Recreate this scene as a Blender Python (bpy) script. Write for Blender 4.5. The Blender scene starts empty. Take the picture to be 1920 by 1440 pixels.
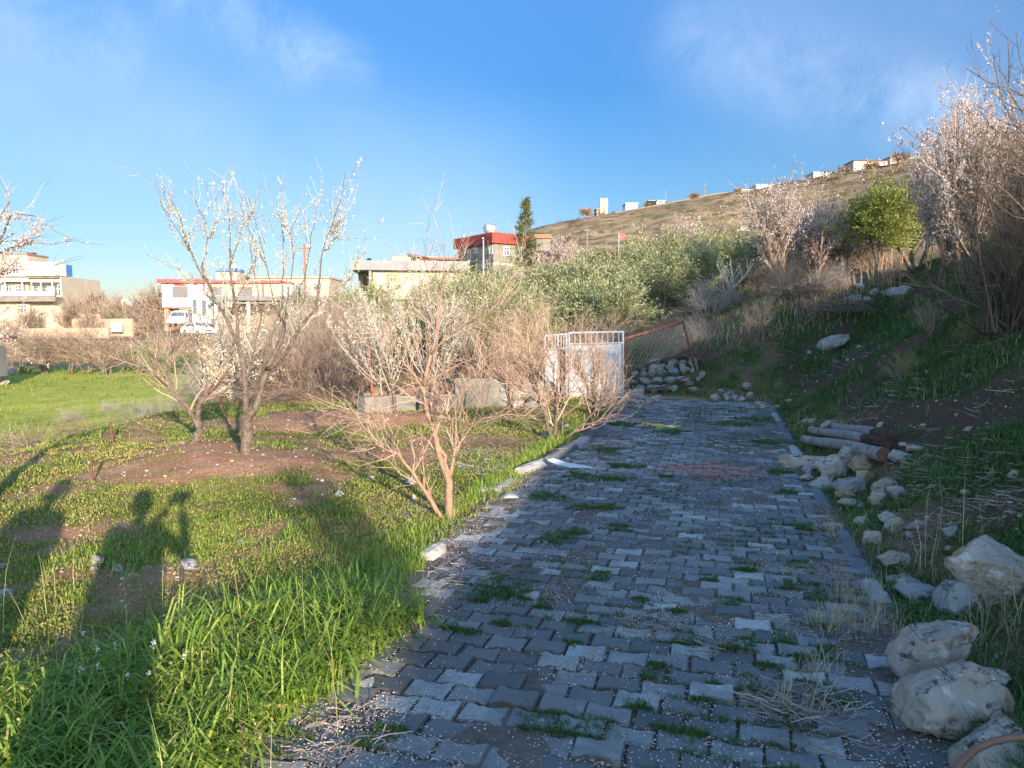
import bpy, bmesh, math
import numpy as np
from mathutils import Vector

R = math.radians
rng = np.random.default_rng(11)
scene = bpy.context.scene
col = scene.collection

# ------------------------------------------------------------------ camera
F = 1400.0                      # focal length in photo pixels (1920 wide)
EYE = 1.6
PITCH = math.atan((720 - 610) / F)
CP, SP = math.cos(PITCH), math.sin(PITCH)
cam_d = bpy.data.cameras.new("camera")
cam = bpy.data.objects.new("camera", cam_d)
col.objects.link(cam)
cam.location = (0, 0, EYE)
cam.rotation_euler = (math.pi / 2 - PITCH, 0, 0)
cam_d.sensor_width = 36
cam_d.lens = 36 * F / 1920
cam_d.clip_start = 0.05
cam_d.clip_end = 6000
scene.camera = cam

# ------------------------------------------------------------------ light
SUN_EL, SUN_AZ = 11.8, 156.0    # degrees, azimuth clockwise from +Y
world = bpy.data.worlds.new("World")
scene.world = world
world.use_nodes = True
wn = world.node_tree
for n in list(wn.nodes):
    wn.nodes.remove(n)
def N(tree, t, **kw):
    n = tree.nodes.new(t)
    for k, v in kw.items():
        setattr(n, k, v)
    return n
def mth(tree, op, a, b=None, c=None, clamp=False):
    n = tree.nodes.new('ShaderNodeMath'); n.operation = op; n.use_clamp = clamp
    for i, v in enumerate((a, b, c)):
        if v is None: continue
        if isinstance(v, (int, float)): n.inputs[i].default_value = v
        else: tree.links.new(v, n.inputs[i])
    return n.outputs[0]
def mixc(tree, fac, a, b, blend='MIX'):
    n = tree.nodes.new('ShaderNodeMix'); n.data_type = 'RGBA'; n.blend_type = blend
    for s, v in ((n.inputs[0], fac), (n.inputs[6], a), (n.inputs[7], b)):
        if isinstance(v, (int, float)): s.default_value = v
        elif isinstance(v, (tuple, list)): s.default_value = (*v[:3], 1)
        else: tree.links.new(v, s)
    return n.outputs[2]
def ramp(tree, fac, stops, interp='LINEAR'):
    n = tree.nodes.new('ShaderNodeValToRGB'); cr = n.color_ramp; cr.interpolation = interp
    while len(cr.elements) < len(stops): cr.elements.new(0.5)
    for e, (p, c) in zip(cr.elements, stops):
        e.position = p
        e.color = (*c, 1) if isinstance(c, (tuple, list)) else (c, c, c, 1)
    tree.links.new(fac, n.inputs[0])
    return n.outputs[0]
def noise(tree, vec, scale, detail=4, rough=0.55, dist=0.0):
    n = tree.nodes.new('ShaderNodeTexNoise')
    n.inputs['Scale'].default_value = scale; n.inputs['Detail'].default_value = detail
    n.inputs['Roughness'].default_value = rough; n.inputs['Distortion'].default_value = dist
    if vec is not None: tree.links.new(vec, n.inputs['Vector'])
    return n.outputs[0]

sky = N(wn, 'ShaderNodeTexSky', sky_type='NISHITA')
sky.sun_disc = False
sky.sun_elevation = R(SUN_EL)
sky.sun_rotation = R(SUN_AZ)
sky.altitude = 600
sky.air_density = 1.0
sky.dust_density = 0.35
sky.ozone_density = 2.2
tc = N(wn, 'ShaderNodeTexCoord')
sep = N(wn, 'ShaderNodeSeparateXYZ'); wn.links.new(tc.outputs['Generated'], sep.inputs[0])
zc = mth(wn, 'MAXIMUM', sep.outputs[2], 0.03)
cx = mth(wn, 'DIVIDE', sep.outputs[0], zc); cy = mth(wn, 'DIVIDE', sep.outputs[1], zc)
comb = N(wn, 'ShaderNodeCombineXYZ'); wn.links.new(cx, comb.inputs[0]); wn.links.new(cy, comb.inputs[1])
gen = tc.outputs['Generated']
nz = noise(wn, gen, 9.0, 8, 0.66, 0.35)
wisp = ramp(wn, nz, [(0.36, 0.0), (0.68, 1.0)])
veil = ramp(wn, noise(wn, gen, 2.2, 5, 0.55, 0.4), [(0.3, 0.35), (0.65, 1.0)])
def vdir(px, py):
    x = (px - 960) / F; v = (720 - py) / F
    return Vector((x, CP + v * SP, -SP + v * CP)).normalized()
def vmath(op, a_, b_=None):
    n = N(wn, 'ShaderNodeVectorMath', operation=op)
    for i, v in enumerate((a_, b_)):
        if v is None: continue
        if isinstance(v, Vector): n.inputs[i].default_value = v
        else: wn.links.new(v, n.inputs[i])
    return n
def streak(p, q, width, gain, tex):      # high cloud stretched between two directions of the sky
    p, q = vdir(*p), vdir(*q); e = q - p
    rel = vmath('SUBTRACT', gen, p).outputs[0]
    t_ = mth(wn, 'DIVIDE', vmath('DOT_PRODUCT', rel, e).outputs['Value'], e.length_squared, clamp=True)
    sc = N(wn, 'ShaderNodeVectorMath', operation='SCALE'); sc.inputs[0].default_value = e; wn.links.new(t_, sc.inputs['Scale'])
    d = vmath('LENGTH', vmath('SUBTRACT', rel, sc.outputs[0]).outputs[0]).outputs['Value']
    m = mth(wn, 'SUBTRACT', 1.0, mth(wn, 'DIVIDE', d, width), clamp=True)
    m = mth(wn, 'MULTIPLY', mth(wn, 'MULTIPLY', m, m), mth(wn, 'SUBTRACT', 3.0, mth(wn, 'MULTIPLY', m, 2.0)))
    return mth(wn, 'MULTIPLY', mth(wn, 'MULTIPLY', m, gain), tex)
cl = streak((360, -20), (560, 95), .065, .5, wisp)
for a_ in (((560, 90), (660, 120), .045, .4, wisp), ((-150, 140), (850, 430), .22, .55, veil), ((-100, 0), (200, 60), .07, .45, wisp), ((1320, 80), (1760, 225), .085, .42, wisp), ((1450, 20), (2000, 130), .22, .26, veil), ((1650, 180), (1780, 230), .06, .3, wisp)):
    cl = mth(wn, 'ADD', cl, streak(*a_), clamp=True)
skyb = sky.outputs[0]
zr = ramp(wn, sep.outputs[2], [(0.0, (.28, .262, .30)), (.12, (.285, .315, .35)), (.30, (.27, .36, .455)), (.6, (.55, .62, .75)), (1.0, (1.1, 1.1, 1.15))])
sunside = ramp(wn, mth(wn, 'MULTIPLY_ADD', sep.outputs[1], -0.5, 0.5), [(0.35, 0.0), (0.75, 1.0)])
zr = mixc(wn, sunside, zr, (1.65, 1.55, 1.45))  # unseen sky behind the camera boosted as fill for the shaded ground
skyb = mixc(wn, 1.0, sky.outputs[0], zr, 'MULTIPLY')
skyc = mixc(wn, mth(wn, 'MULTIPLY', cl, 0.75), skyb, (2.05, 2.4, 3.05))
hsv = N(wn, 'ShaderNodeHueSaturation'); hsv.inputs['Saturation'].default_value = 1.1
wn.links.new(skyc, hsv.inputs['Color'])
bg = N(wn, 'ShaderNodeBackground'); bg.inputs[1].default_value = 0.15
wn.links.new(hsv.outputs[0], bg.inputs[0])
wo = N(wn, 'ShaderNodeOutputWorld'); wn.links.new(bg.outputs[0], wo.inputs[0])

sun_d = bpy.data.lights.new("sun", 'SUN'); sun_d.energy = 3.9; sun_d.angle = R(0.5); sun_d.color = (1.0, 0.84, 0.64)
sun = bpy.data.objects.new("sun", sun_d); col.objects.link(sun)
sdir = Vector((math.sin(R(SUN_AZ)) * math.cos(R(SUN_EL)), math.cos(R(SUN_AZ)) * math.cos(R(SUN_EL)), math.sin(R(SUN_EL))))
sun.rotation_euler = sdir.to_track_quat('Z', 'Y').to_euler()
scene.view_settings.view_transform = 'Standard'
scene.view_settings.look = 'None'
scene.view_settings.gamma = 1
scene.view_settings.exposure = 1.55

# ------------------------------------------------------------------ helpers: pixels to the place, noise
def raydir(px, py):
    x = (px - 960) / F; v = (720 - py) / F
    return np.array([x, CP + v * SP, -SP + v * CP])
def at(px, py, Y):
    d = raydir(px, py)
    return d * (Y / d[1]) + np.array([0, 0, EYE])

def _h(ix, iy, seed):
    n = (ix.astype(np.int64) * 374761393 + iy.astype(np.int64) * 668265263 + seed * 1442695041) & 0x7fffffff
    n = (n ^ (n >> 13)) * 1274126177 & 0x7fffffff
    return ((n ^ (n >> 16)) & 0xffff) / 65535.0
def vnoise(x, y, seed=0):
    x0 = np.floor(x); y0 = np.floor(y); fx = x - x0; fy = y - y0
    fx = fx * fx * (3 - 2 * fx); fy = fy * fy * (3 - 2 * fy)
    a = _h(x0, y0, seed); b = _h(x0 + 1, y0, seed); c = _h(x0, y0 + 1, seed); d = _h(x0 + 1, y0 + 1, seed)
    return (a * (1 - fx) + b * fx) * (1 - fy) + (c * (1 - fx) + d * fx) * fy
def fbm(x, y, seed=0, octv=4):
    s = 0; a = 0.5; t = 0
    for k in range(octv):
        s = s + a * vnoise(x * 2 ** k, y * 2 ** k, seed + k * 17); t += a; a *= 0.5
    return s / t
def sst(a, b, x):
    t = np.clip((x - a) / (b - a), 0, 1)
    return t * t * (3 - 2 * t)

# path frame: s along the path, u to its right
PA = R(16.0); PS, PC = math.sin(PA), math.cos(PA)
def su(x, y): return x * PS + y * PC, x * PC - y * PS
def xy(s, u): return s * PS + u * PC, s * PC - u * PS
U0, U1, SEND = -2.03, 0.90, 16.4        # left edge, right edge, end of the paving

HILL_PX = [-3000, 0, 400, 650, 800, 900, 1000, 1100, 1200, 1300, 1400, 1500, 1600, 1700, 1800, 1920, 2300, 3200]
HILL_PY = [600, 597, 590, 575, 530, 470, 426, 404, 387, 369, 356, 337, 320, 299, 275, 246, 170, 110]
_az = np.array([math.atan2((p - 960) / F, 1) for p in HILL_PX] + [R(85), R(110), R(180)])
_el = np.array([(610 - p) / F * math.cos(math.atan2((q - 960) / F, 1)) for q, p in zip(HILL_PX, HILL_PY)] + [0.22, 0.06, 0.02])
_azf = np.linspace(-math.pi, math.pi, 1441); _k = np.exp(-np.linspace(-2.4, 2.4, 17) ** 2); _k /= _k.sum()
_elf = np.convolve(np.interp(_azf, _az, _el), _k, 'same')
MOUNDS = []                              # (x, y, radius, height) earth heaped round tree feet
def H(x, y):
    x = np.asarray(x, float); y = np.asarray(y, float)
    s, u = su(x, y)
    r = np.hypot(x, y); az = np.arctan2(x, y)
    z = np.zeros_like(x)
    # left field lies a metre lower, ground comes back up behind its hedge
    z = z - 1.0 * sst(0.0, 3.0, -6.0 - x + 0.5 * (fbm(y * .3, x * .1, 5) - .5)) * (1 - sst(44, 75, y)) * sst(4, 7.5, y)
    z = z + 0.5 * sst(60, 90, y)
    # rough ground
    onpath = sst(0.0, 0.25, np.maximum(np.maximum(U0 - u, u - U1), s - SEND))
    z = z + onpath * (0.10 * (fbm(x * 1.3, y * 1.3, 1, 4) - 0.5) * sst(0, 1.2, np.abs(u + .57) - 1.3)
                      + 0.05 * (fbm(x * 5, y * 5, 2, 3) - 0.5) + 0.02)
    z = z - 0.028 * (1 - onpath)
    for (mx, my, mr, mh) in MOUNDS:
        z = z + mh * np.exp(-((x - mx) ** 2 + (y - my) ** 2) / mr ** 2)
    # bank on the right of the path
    d = u - 1.15 - 0.25 * (fbm(s * .4, u * .1, 9) - .5) + 0.0 * s
    wob = 1 + 0.16 * (fbm(s * .35, u * .5, 21) - .5)
    bank = np.where(d > 0, 0.54 * d + 0.14 * np.clip(d - .8, 0, 9), 0) * wob
    lipz = 2.2 + .35 * np.exp(-((s - 9.0) / 4.5) ** 2) * sst(2.5, 4.6, u) + 0.07 * np.clip(s, -8, 24)
    top = lipz + 0.11 * np.clip(u - 5, 0, 60)
    bank = -np.log(np.exp(-bank * 5) + np.exp(-top * 5)) / 5 * sst(0, .5, d) + 0.0
    bank = bank + 0.12 * (fbm(x * 1.1, y * 1.1, 33) - .5) * sst(0.2, 1.0, d)
    # ground climbing away past the end of the path
    e = np.clip(s - 17.6, 0, None)
    k = 0.10 + 0.15 * sst(-6, -1, u) + 0.24 * sst(-1, 1.8, u)
    up = k * e
    up = np.where(up > 0, -np.log(np.exp(-up * 3) + np.exp(-(1.15 + 1.15 * sst(-8, 1, u) + 0.04 * e) * 3) + 0) / 3, 0) * sst(0, 1, e)
    up = np.maximum(up, 0) * sst(-30, -10, u)
    z = z + np.maximum(bank, up) * (1 - sst(60, 220, r))
    # the ground behind the low wall
    z = z + 0.30 * sst(14.95, 15.3, y) * sst(-3.4, -2.8, x) * (1 - sst(0.6, 1.0, x)) * (1 - sst(24, 30, y))
    # hillside
    el = np.interp(az, _azf, _elf)
    t = np.clip((r - 42) / (330 - 42), 0, 1)
    hz = el * r * (t ** 0.62) * np.where(r < 330, 1, 1) 
    hz = np.where(r > 330, el * 330 - (r - 330) * (0.04 + np.clip(el, 0, .3) * .6), hz)
    terr = 6 * (fbm(x * .012 + 3, y * .03, 40, 4) - .5) + 2.2 * (fbm(x * .1, y * .12, 41, 3) - .5)
    hm = sst(0.01, 0.06, el) * sst(45, 110, r)
    z = np.where(hz > 0, z + hz, z + sst(330, 900, r) * -25)
    z = z + terr * hm * np.where(r < 340, 1 - 0.8 * sst(300, 328, r), 0.2)
    z = z - 30 * sst(150, 900, r) * (1 - sst(0.0, 0.03, el))
    return z
def Hs(x, y): return float(H(np.array([x], float), np.array([y], float))[0])
def gpt(px, py, tmin=1.5, tmax=400):
    d = raydir(px, py)
    ts = np.geomspace(tmin, tmax, 3000)
    p = d[None] * ts[:, None] + np.array([0, 0, EYE])
    below = np.where(p[:, 2] < H(p[:, 0], p[:, 1]))[0]
    i = below[0] if len(below) else len(ts) - 1
    q = p[i].copy(); q[2] = Hs(q[0], q[1])
    return q

# ------------------------------------------------------------------ mesh building
class MB:
    """collects vertex and face arrays, links them as ONE mesh object"""
    def __init__(s): s.v = []; s.q = []; s.t = []; s.r = []; s.n = 0; s.m = []
    def add(s, v, faces, rnd=None, mi=0):
        v = np.asarray(v, float).reshape(-1, 3); faces = np.asarray(faces, int)
        if len(v) == 0: return
        s.v.append(v)
        (s.q if faces.shape[1] == 4 else s.t).append(faces + s.n)
        s.r.append(np.zeros(len(v)) if rnd is None else np.broadcast_to(np.asarray(rnd, float), (len(v),)))
        s.n += len(v)
    def box(s, lo, hi, rot=0.0, piv=None, rnd=None):
        lo = np.array(lo, float); hi = np.array(hi, float)
        v = np.array([[(lo, hi)[i][0], (lo, hi)[j][1], (lo, hi)[k][2]] for k in (0, 1) for j in (0, 1) for i in (0, 1)])
        if rot:
            c, sn = math.cos(rot), math.sin(rot); pv = np.array(piv if piv is not None else (0, 0, 0), float)
            w = v - pv; v = np.stack([w[:, 0] * c - w[:, 1] * sn, w[:, 0] * sn + w[:, 1] * c, w[:, 2]], 1) + pv
        s.add(v, [[0, 2, 3, 1], [4, 5, 7, 6], [0, 1, 5, 4], [2, 6, 7, 3], [0, 4, 6, 2], [1, 3, 7, 5]], rnd)
        return s
    def tubes(s, P, Rd, sides=4, rnd=None):
        P = np.asarray(P, float); Rd = np.asarray(Rd, float)
        if P.ndim == 2: P = P[None]; Rd = Rd[None]
        n, K, _ = P.shape
        if n == 0: return s
        T = np.empty_like(P); T[:, 1:-1] = P[:, 2:] - P[:, :-2]; T[:, 0] = P[:, 1] - P[:, 0]; T[:, -1] = P[:, -1] - P[:, -2]
        T /= np.linalg.norm(T, axis=2, keepdims=True) + 1e-9
        mt = T.mean(1); ref = np.where((np.abs(mt[:, 2]) > .75)[:, None], np.array([1., .13, 0]), np.array([0, 0.1, 1.]))
        A = np.cross(T, ref[:, None, :]); A /= np.linalg.norm(A, axis=2, keepdims=True) + 1e-9
        B = np.cross(T, A)
        a = np.arange(sides) * 2 * math.pi / sides
        V = P[:, :, None] + Rd[:, :, None, None] * (A[:, :, None] * np.cos(a)[None, None, :, None] + B[:, :, None] * np.sin(a)[None, None, :, None])
        base = (np.arange(n) * K * sides)[:, None, None] + (np.arange(K - 1) * sides)[None, :, None] + np.arange(sides)[None, None]
        nx = (np.arange(n) * K * sides)[:, None, None] + (np.arange(K - 1) * sides)[None, :, None] + ((np.arange(sides) + 1) % sides)[None, None]
        q = np.stack([base, nx, nx + sides, base + sides], -1).reshape(-1, 4)
        rr = None if rnd is None else np.repeat(np.broadcast_to(rnd, (n,)), K * sides)
        s.add(V.reshape(-1, 3), q, rr)
        if sides >= 5:
            caps = []
            for e in (0, K - 1):
                c = (np.arange(n) * K * sides)[:, None] + e * sides + np.arange(sides)[None]
                for j in range(1, sides - 1):
                    caps.append(np.stack([c[:, 0], c[:, j], c[:, j + 1]], 1) if e else np.stack([c[:, 0], c[:, j + 1], c[:, j]], 1))
            s.t.append(np.concatenate(caps) + s.n - len(V.reshape(-1, 3)))
        return s
    def leaves(s, C, D, L, W, rnd=None, fold=0.0):
        """rhombic leaves: centre-base C, direction D, length L, width W"""
        C = np.asarray(C, float); n = len(C)
        if n == 0: return s
        D = D / (np.linalg.norm(D, axis=1, keepdims=True) + 1e-9)
        X = np.cross(D, rng.normal(size=(n, 3))); X /= np.linalg.norm(X, axis=1, keepdims=True) + 1e-9
        L = np.broadcast_to(L, (n,))[:, None]; W = np.broadcast_to(W, (n,))[:, None]
        V = np.stack([C, C + D * L * .45 + X * W * .5, C + D * L, C + D * L * .45 - X * W * .5], 1)
        q = np.arange(n * 4).reshape(n, 4)
        s.add(V.reshape(-1, 3), q, None if rnd is None else np.repeat(np.broadcast_to(rnd, (n,)), 4))
        return s
    def blades(s, C, D, L, W, bend, rnd=None):
        """grass blades: root C, first direction D, length L, width W; bend = droop"""
        n = len(C)
        if n == 0: return s
        D = D / (np.linalg.norm(D, axis=1, keepdims=True) + 1e-9)
        hd = D.copy(); hd[:, 2] = 0; hd += rng.normal(size=(n, 3)) * [.2, .2, 0] + 1e-6; hd /= np.linalg.norm(hd, axis=1, keepdims=True)
        X = np.stack([-hd[:, 1], hd[:, 0], np.zeros(n)], 1)
        tw = rng.uniform(-1, 1, n)[:, None]
        X = X + hd * tw * .7; X /= np.linalg.norm(X, axis=1, keepdims=True)
        L = np.broadcast_to(L, (n,))[:, None]; W = np.broadcast_to(W, (n,))[:, None]; bend = np.broadcast_to(bend, (n,))[:, None]
        rows = []; p = C.copy(); d = D.copy()
        for k, w in enumerate((1.0, .9, .6, .12)):
            rows += [p - X * W * w * .5, p + X * W * w * .5]
            p = p + d * L / 3
            d = d + (hd * .9 + np.array([0, 0, -.75])) * bend * (k + 1) * .5; d /= np.linalg.norm(d, axis=1, keepdims=True)
        V = np.stack(rows, 1)
        b = (np.arange(n) * 8)[:, None]
        q = np.concatenate([b + np.array([0, 1, 3, 2]), b + np.array([2, 3, 5, 4]), b + np.array([4, 5, 7, 6])], 0)
        s.add(V.reshape(-1, 3), q, None if rnd is None else np.repeat(np.broadcast_to(rnd, (n,)), 8))
        return s
    def build(s, name, mat, parent=None, origin=None, smooth=False, attrs=None):
        me = bpy.data.meshes.new(name)
        V = np.concatenate(s.v) if s.v else np.zeros((0, 3))
        if origin is not None: V = V - np.asarray(origin, float)
        q = np.concatenate(s.q) if s.q else np.zeros((0, 4), int)
        t = np.concatenate(s.t) if s.t else np.zeros((0, 3), int)
        me.vertices.add(len(V)); me.vertices.foreach_set('co', V.ravel().astype(np.float32))
        nl = q.size + t.size
        me.loops.add(nl); me.loops.foreach_set('vertex_index', np.concatenate([q.ravel(), t.ravel()]).astype(np.int32))
        me.polygons.add(len(q) + len(t))
        ls = np.concatenate([np.arange(len(q)) * 4, q.size + np.arange(len(t)) * 3]).astype(np.int32)
        me.polygons.foreach_set('loop_start', ls)
        me.polygons.foreach_set('use_smooth', np.full(len(q) + len(t), bool(smooth)))
        me.update(calc_edges=True); me.validate()
        a = me.attributes.new('rnd', 'FLOAT', 'POINT'); a.data.foreach_set('value', np.concatenate(s.r).astype(np.float32) if s.r else np.zeros(0, np.float32))
        for k, arr in (attrs or {}).items():
            a = me.attributes.new(k, 'FLOAT', 'POINT'); a.data.foreach_set('value', arr.astype(np.float32))
        if mat: me.materials.append(mat)
        o = bpy.data.objects.new(name, me); col.objects.link(o)
        if parent is not None: o.parent = parent
        elif origin is not None: o.location = tuple(origin)
        return o

def tag(o, label=None, cat=None, group=None, kind=None):
    if label: o['label'] = label
    if cat: o['category'] = cat
    if group: o['group'] = group
    if kind: o['kind'] = kind
    return o
def thing(name, label, cat, loc=(0, 0, 0), rz=0.0, group=None):
    o = bpy.data.objects.new(name, None); col.objects.link(o); o.empty_display_size = 0.2
    o.location = tuple(loc); o.rotation_euler = (0, 0, rz)
    return tag(o, label, cat, group)
def dup(root, loc, rz=0.0, sc=1.0, label=None, group=None, cat=None):
    c = root.copy(); col.objects.link(c); c.location = tuple(loc); c.rotation_euler = (0, 0, rz)
    c.scale = (sc, sc, sc) if isinstance(sc, (int, float)) else sc
    tag(c, label, cat, group)
    for ch in [o for o in bpy.data.objects if o.parent == root]:
        k = ch.copy(); col.objects.link(k); k.parent = c
        for g in [o for o in bpy.data.objects if o.parent == ch]:
            m = g.copy(); col.objects.link(m); m.parent = k
    return c

# ------------------------------------------------------------------ materials
def newmat(name):
    m = bpy.data.materials.new(name); m.use_nodes = True
    t = m.node_tree; b = t.nodes['Principled BSDF']
    return m, t, b
def surf(name, c1, c2, scale=8, rough=.85, bump=.3, bscale=None, detail=6, spots=None, coord='Object', metal=0, spec=.3, bd=0.02):
    """mottled surface: two colours of the thing itself, optional stains"""
    m, t, b = newmat(name)
    tcn = N(t, 'ShaderNodeTexCoord'); v = tcn.outputs[coord]
    c = mixc(t, ramp(t, noise(t, v, scale, detail, .62), [(.3, 0.), (.7, 1.)]), c1, c2)
    if spots:
        for (sc, lo, hi, cc) in spots:
            c = mixc(t, ramp(t, noise(t, v, sc, 5, .6, .3), [(lo, 0.), (hi, 1.)]), c, cc)
    t.links.new(c, b.inputs['Base Color'])
    b.inputs['Roughness'].default_value = rough; b.inputs['Metallic'].default_value = metal
    b.inputs['Specular IOR Level'].default_value = spec
    if bump:
        bn = N(t, 'ShaderNodeBump'); bn.inputs['Strength'].default_value = bump; bn.inputs['Distance'].default_value = bd
        t.links.new(noise(t, v, bscale or scale * 4, 6, .65), bn.inputs['Height'])
        t.links.new(bn.outputs[0], b.inputs['Normal'])
    return m
def leafm(name, stops, trans=.35, rough=.6, spec=.3):
    """leaves, petals, twigs: colour varies from leaf to leaf by the attribute rnd"""
    m, t, b = newmat(name)
    at_ = N(t, 'ShaderNodeAttribute', attribute_name='rnd')
    c = ramp(t, at_.outputs['Fac'], stops)
    t.links.new(c, b.inputs['Base Color']); b.inputs['Roughness'].default_value = rough
    b.inputs['Specular IOR Level'].default_value = spec
    if trans:
        tr = N(t, 'ShaderNodeBsdfTranslucent'); t.links.new(c, tr.inputs[0])
        mx = N(t, 'ShaderNodeMixShader'); mx.inputs[0].default_value = trans
        t.links.new(b.outputs[0], mx.inputs[1]); t.links.new(tr.outputs[0], mx.inputs[2])
        t.links.new(mx.outputs[0], t.nodes['Material Output'].inputs[0])
    return m

M = {}
M['grass'] = leafm('grass_blade', [(0, (.07, .15, .02)), (.4, (.17, .29, .035)), (.75, (.32, .42, .07)), (.93, (.45, .48, .13)), (1, (.5, .42, .2))], .4, .45)
M['herb'] = leafm('herb_leaf', [(0, (.07, .09, .02)), (.4, (.16, .19, .04)), (.7, (.28, .29, .065)), (.88, (.38, .34, .10)), (1, (.38, .24, .13))], .3, .6)
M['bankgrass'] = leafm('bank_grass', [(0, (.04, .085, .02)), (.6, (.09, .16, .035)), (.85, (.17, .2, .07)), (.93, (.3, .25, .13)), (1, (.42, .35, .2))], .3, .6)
M['dry'] = leafm('dry_grass', [(0, (.28, .21, .12)), (.6, (.45, .36, .21)), (1, (.6, .5, .33))], .25, .7)
M['petal'] = leafm('petal', [(0, (.30, .19, .13)), (.2, (.55, .41, .34)), (.6, (.72, .58, .51)), (1, (.80, .70, .63))], .25, .6)
M['blossom'] = leafm('blossom', [(0, (.45, .34, .22)), (.35, (.66, .60, .46)), (1, (.76, .73, .62))], .3, .6)
M['pink'] = leafm('pink_blossom', [(0, (.34, .22, .19)), (.35, (.56, .46, .43)), (1, (.74, .69, .66))], .3, .6)
M['olive'] = leafm('olive_leaf', [(0, (.055, .065, .026)), (.3, (.14, .16, .065)), (.65, (.32, .33, .165)), (1, (.54, .54, .38))], .2, .45, .4)
M['greenleaf'] = leafm('fresh_leaf', [(0, (.10, .12, .025)), (.5, (.24, .26, .06)), (1, (.42, .42, .13))], .4, .5)
M['darkleaf'] = leafm('dark_leaf', [(0, (.03, .06, .015)), (.5, (.07, .11, .03)), (1, (.16, .18, .06))], .2, .5)
M['conifer'] = leafm('conifer_needles', [(0, (.05, .075, .03)), (.5, (.11, .13, .05)), (1, (.19, .18, .09))], .1, .6)
M['twig'] = leafm('twig_bark', [(0, (.10, .065, .05)), (.5, (.25, .17, .125)), (1, (.42, .32, .25))], 0, .8)
M['twigred'] = leafm('reddish_twig', [(0, (.17, .10, .075)), (.5, (.33, .225, .165)), (1, (.46, .34, .26))], 0, .8)
M['twiggrey'] = leafm('grey_twig', [(0, (.12, .10, .09)), (.5, (.27, .23, .20)), (1, (.42, .37, .32))], 0, .8)
M['twigdark'] = leafm('dark_twig', [(0, (.035, .026, .02)), (.6, (.10, .072, .055)), (1, (.21, .15, .11))], 0, .8)
M['bark'] = surf('bark', (.09, .065, .05), (.24, .18, .145), 16, .95, 1.0, 34, bd=.05, spots=[(30, .55, .68, (.30, .25, .21))])
M['barkpale'] = surf('pale_bark', (.26, .155, .10), (.42, .27, .19), 20, .85, 1.0, 60, bd=.02)
M['rock'] = surf('limestone', (.28, .225, .175), (.42, .375, .33), 5, .85, 1.0, 16, spots=[(4.5, .52, .62, (.36, .21, .10)), (9, .58, .66, (.50, .47, .44)), (14, .60, .68, (.14, .10, .07))], bd=.03)
M['rockgrey'] = surf('grey_limestone', (.21, .205, .195), (.36, .355, .345), 6, .85, 1.0, 18, spots=[(8, .57, .65, (.48, .46, .44)), (12, .58, .68, (.13, .11, .09))], bd=.03)
M['rockochre'] = surf('ochre_stone', (.28, .19, .09), (.42, .35, .25), 6, .85, 1.0, 18, spots=[(5, .55, .68, (.40, .22, .07))], bd=.04)
def crack(m, scale, width, colr):
    t = m.node_tree; b = t.nodes['Principled BSDF']; lk = b.inputs['Base Color'].links[0].from_socket
    tcn = N(t, 'ShaderNodeTexCoord'); mp_ = N(t, 'ShaderNodeMapping'); mp_.inputs['Scale'].default_value = (1, 1, 2.4); mp_.inputs['Rotation'].default_value = (.3, .25, 0); t.links.new(tcn.outputs['Object'], mp_.inputs[0])
    wv = noise(t, mp_.outputs[0], scale, 9, .62, .8)
    f = ramp(t, mth(t, 'ABSOLUTE', mth(t, 'SUBTRACT', wv, .5)), [(0.0, 1.0), (width, 0.0)])
    f = mth(t, 'MULTIPLY', f, ramp(t, noise(t, tcn.outputs['Object'], scale * .8, 3), [(.46, 0.), (.58, .85)]))
    t.links.new(mixc(t, f, lk, colr), b.inputs['Base Color'])
    bn = b.inputs['Normal'].links[0].from_node; h = bn.inputs['Height'].links[0].from_socket
    t.links.new(mth(t, 'SUBTRACT', h, mth(t, 'MULTIPLY', f, 1.2)), bn.inputs['Height'])
for k_ in ('rock', 'rockgrey', 'rockochre'): crack(M[k_], 4.5, .012, (.07, .05, .035))
M['kerb'] = surf('kerb_concrete', (.10, .105, .115), (.17, .175, .185), 5, .8, .5, 60, spots=[(3, .6, .72, (.30, .29, .28))], bd=.01)
M['kerblight'] = surf('worn_kerb_concrete', (.28, .27, .26), (.42, .40, .38), 5, .85, .5, 40, spots=[(4, .55, .7, (.2, .17, .14))], bd=.01)
M['concrete'] = surf('concrete', (.13, .12, .105), (.24, .215, .185), 1.2, .9, .4, 20, spots=[(.7, .55, .75, (.2, .17, .14))])
M['plaster'] = surf('cream_plaster', (.36, .305, .23), (.46, .40, .31), .5, .9, .2, 8, spots=[(.35, .55, .7, (.42, .36, .28))])
M['white'] = surf('white_paint', (.50, .50, .49), (.58, .575, .57), 1.5, .6, .1, 10)
M['whiteold'] = surf('weathered_white_paint', (.33, .36, .39), (.45, .47, .49), 2.5, .55, .15, 14, spots=[(7, .70, .76, (.36, .24, .17)), (1.6, .56, .72, (.45, .48, .50))])
M['yellow'] = surf('pale_yellow_plaster', (.36, .335, .26), (.44, .41, .34), .7, .9, .1, 8)
M['yellowtrim'] = surf('yellow_trim', (.50, .38, .14), (.56, .43, .19), 2, .8, .1)
M['redpaint'] = surf('red_roof_paint', (.17, .03, .022), (.25, .055, .04), 1.2, .7, .2, 10, spots=[(2, .6, .75, (.3, .08, .05))])
M['pinkred'] = surf('faded_red_paint', (.36, .06, .065), (.42, .10, .10), 1.2, .6, .1)
M['rust'] = surf('rusty_steel', (.22, .08, .05), (.34, .14, .09), 9, .8, .4, 50, spots=[(6, .6, .75, (.13, .05, .035))], bd=.004)
M['rustdark'] = surf('dark_rusty_steel', (.10, .045, .035), (.17, .08, .055), 9, .85, .4, 50, bd=.004)
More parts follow.
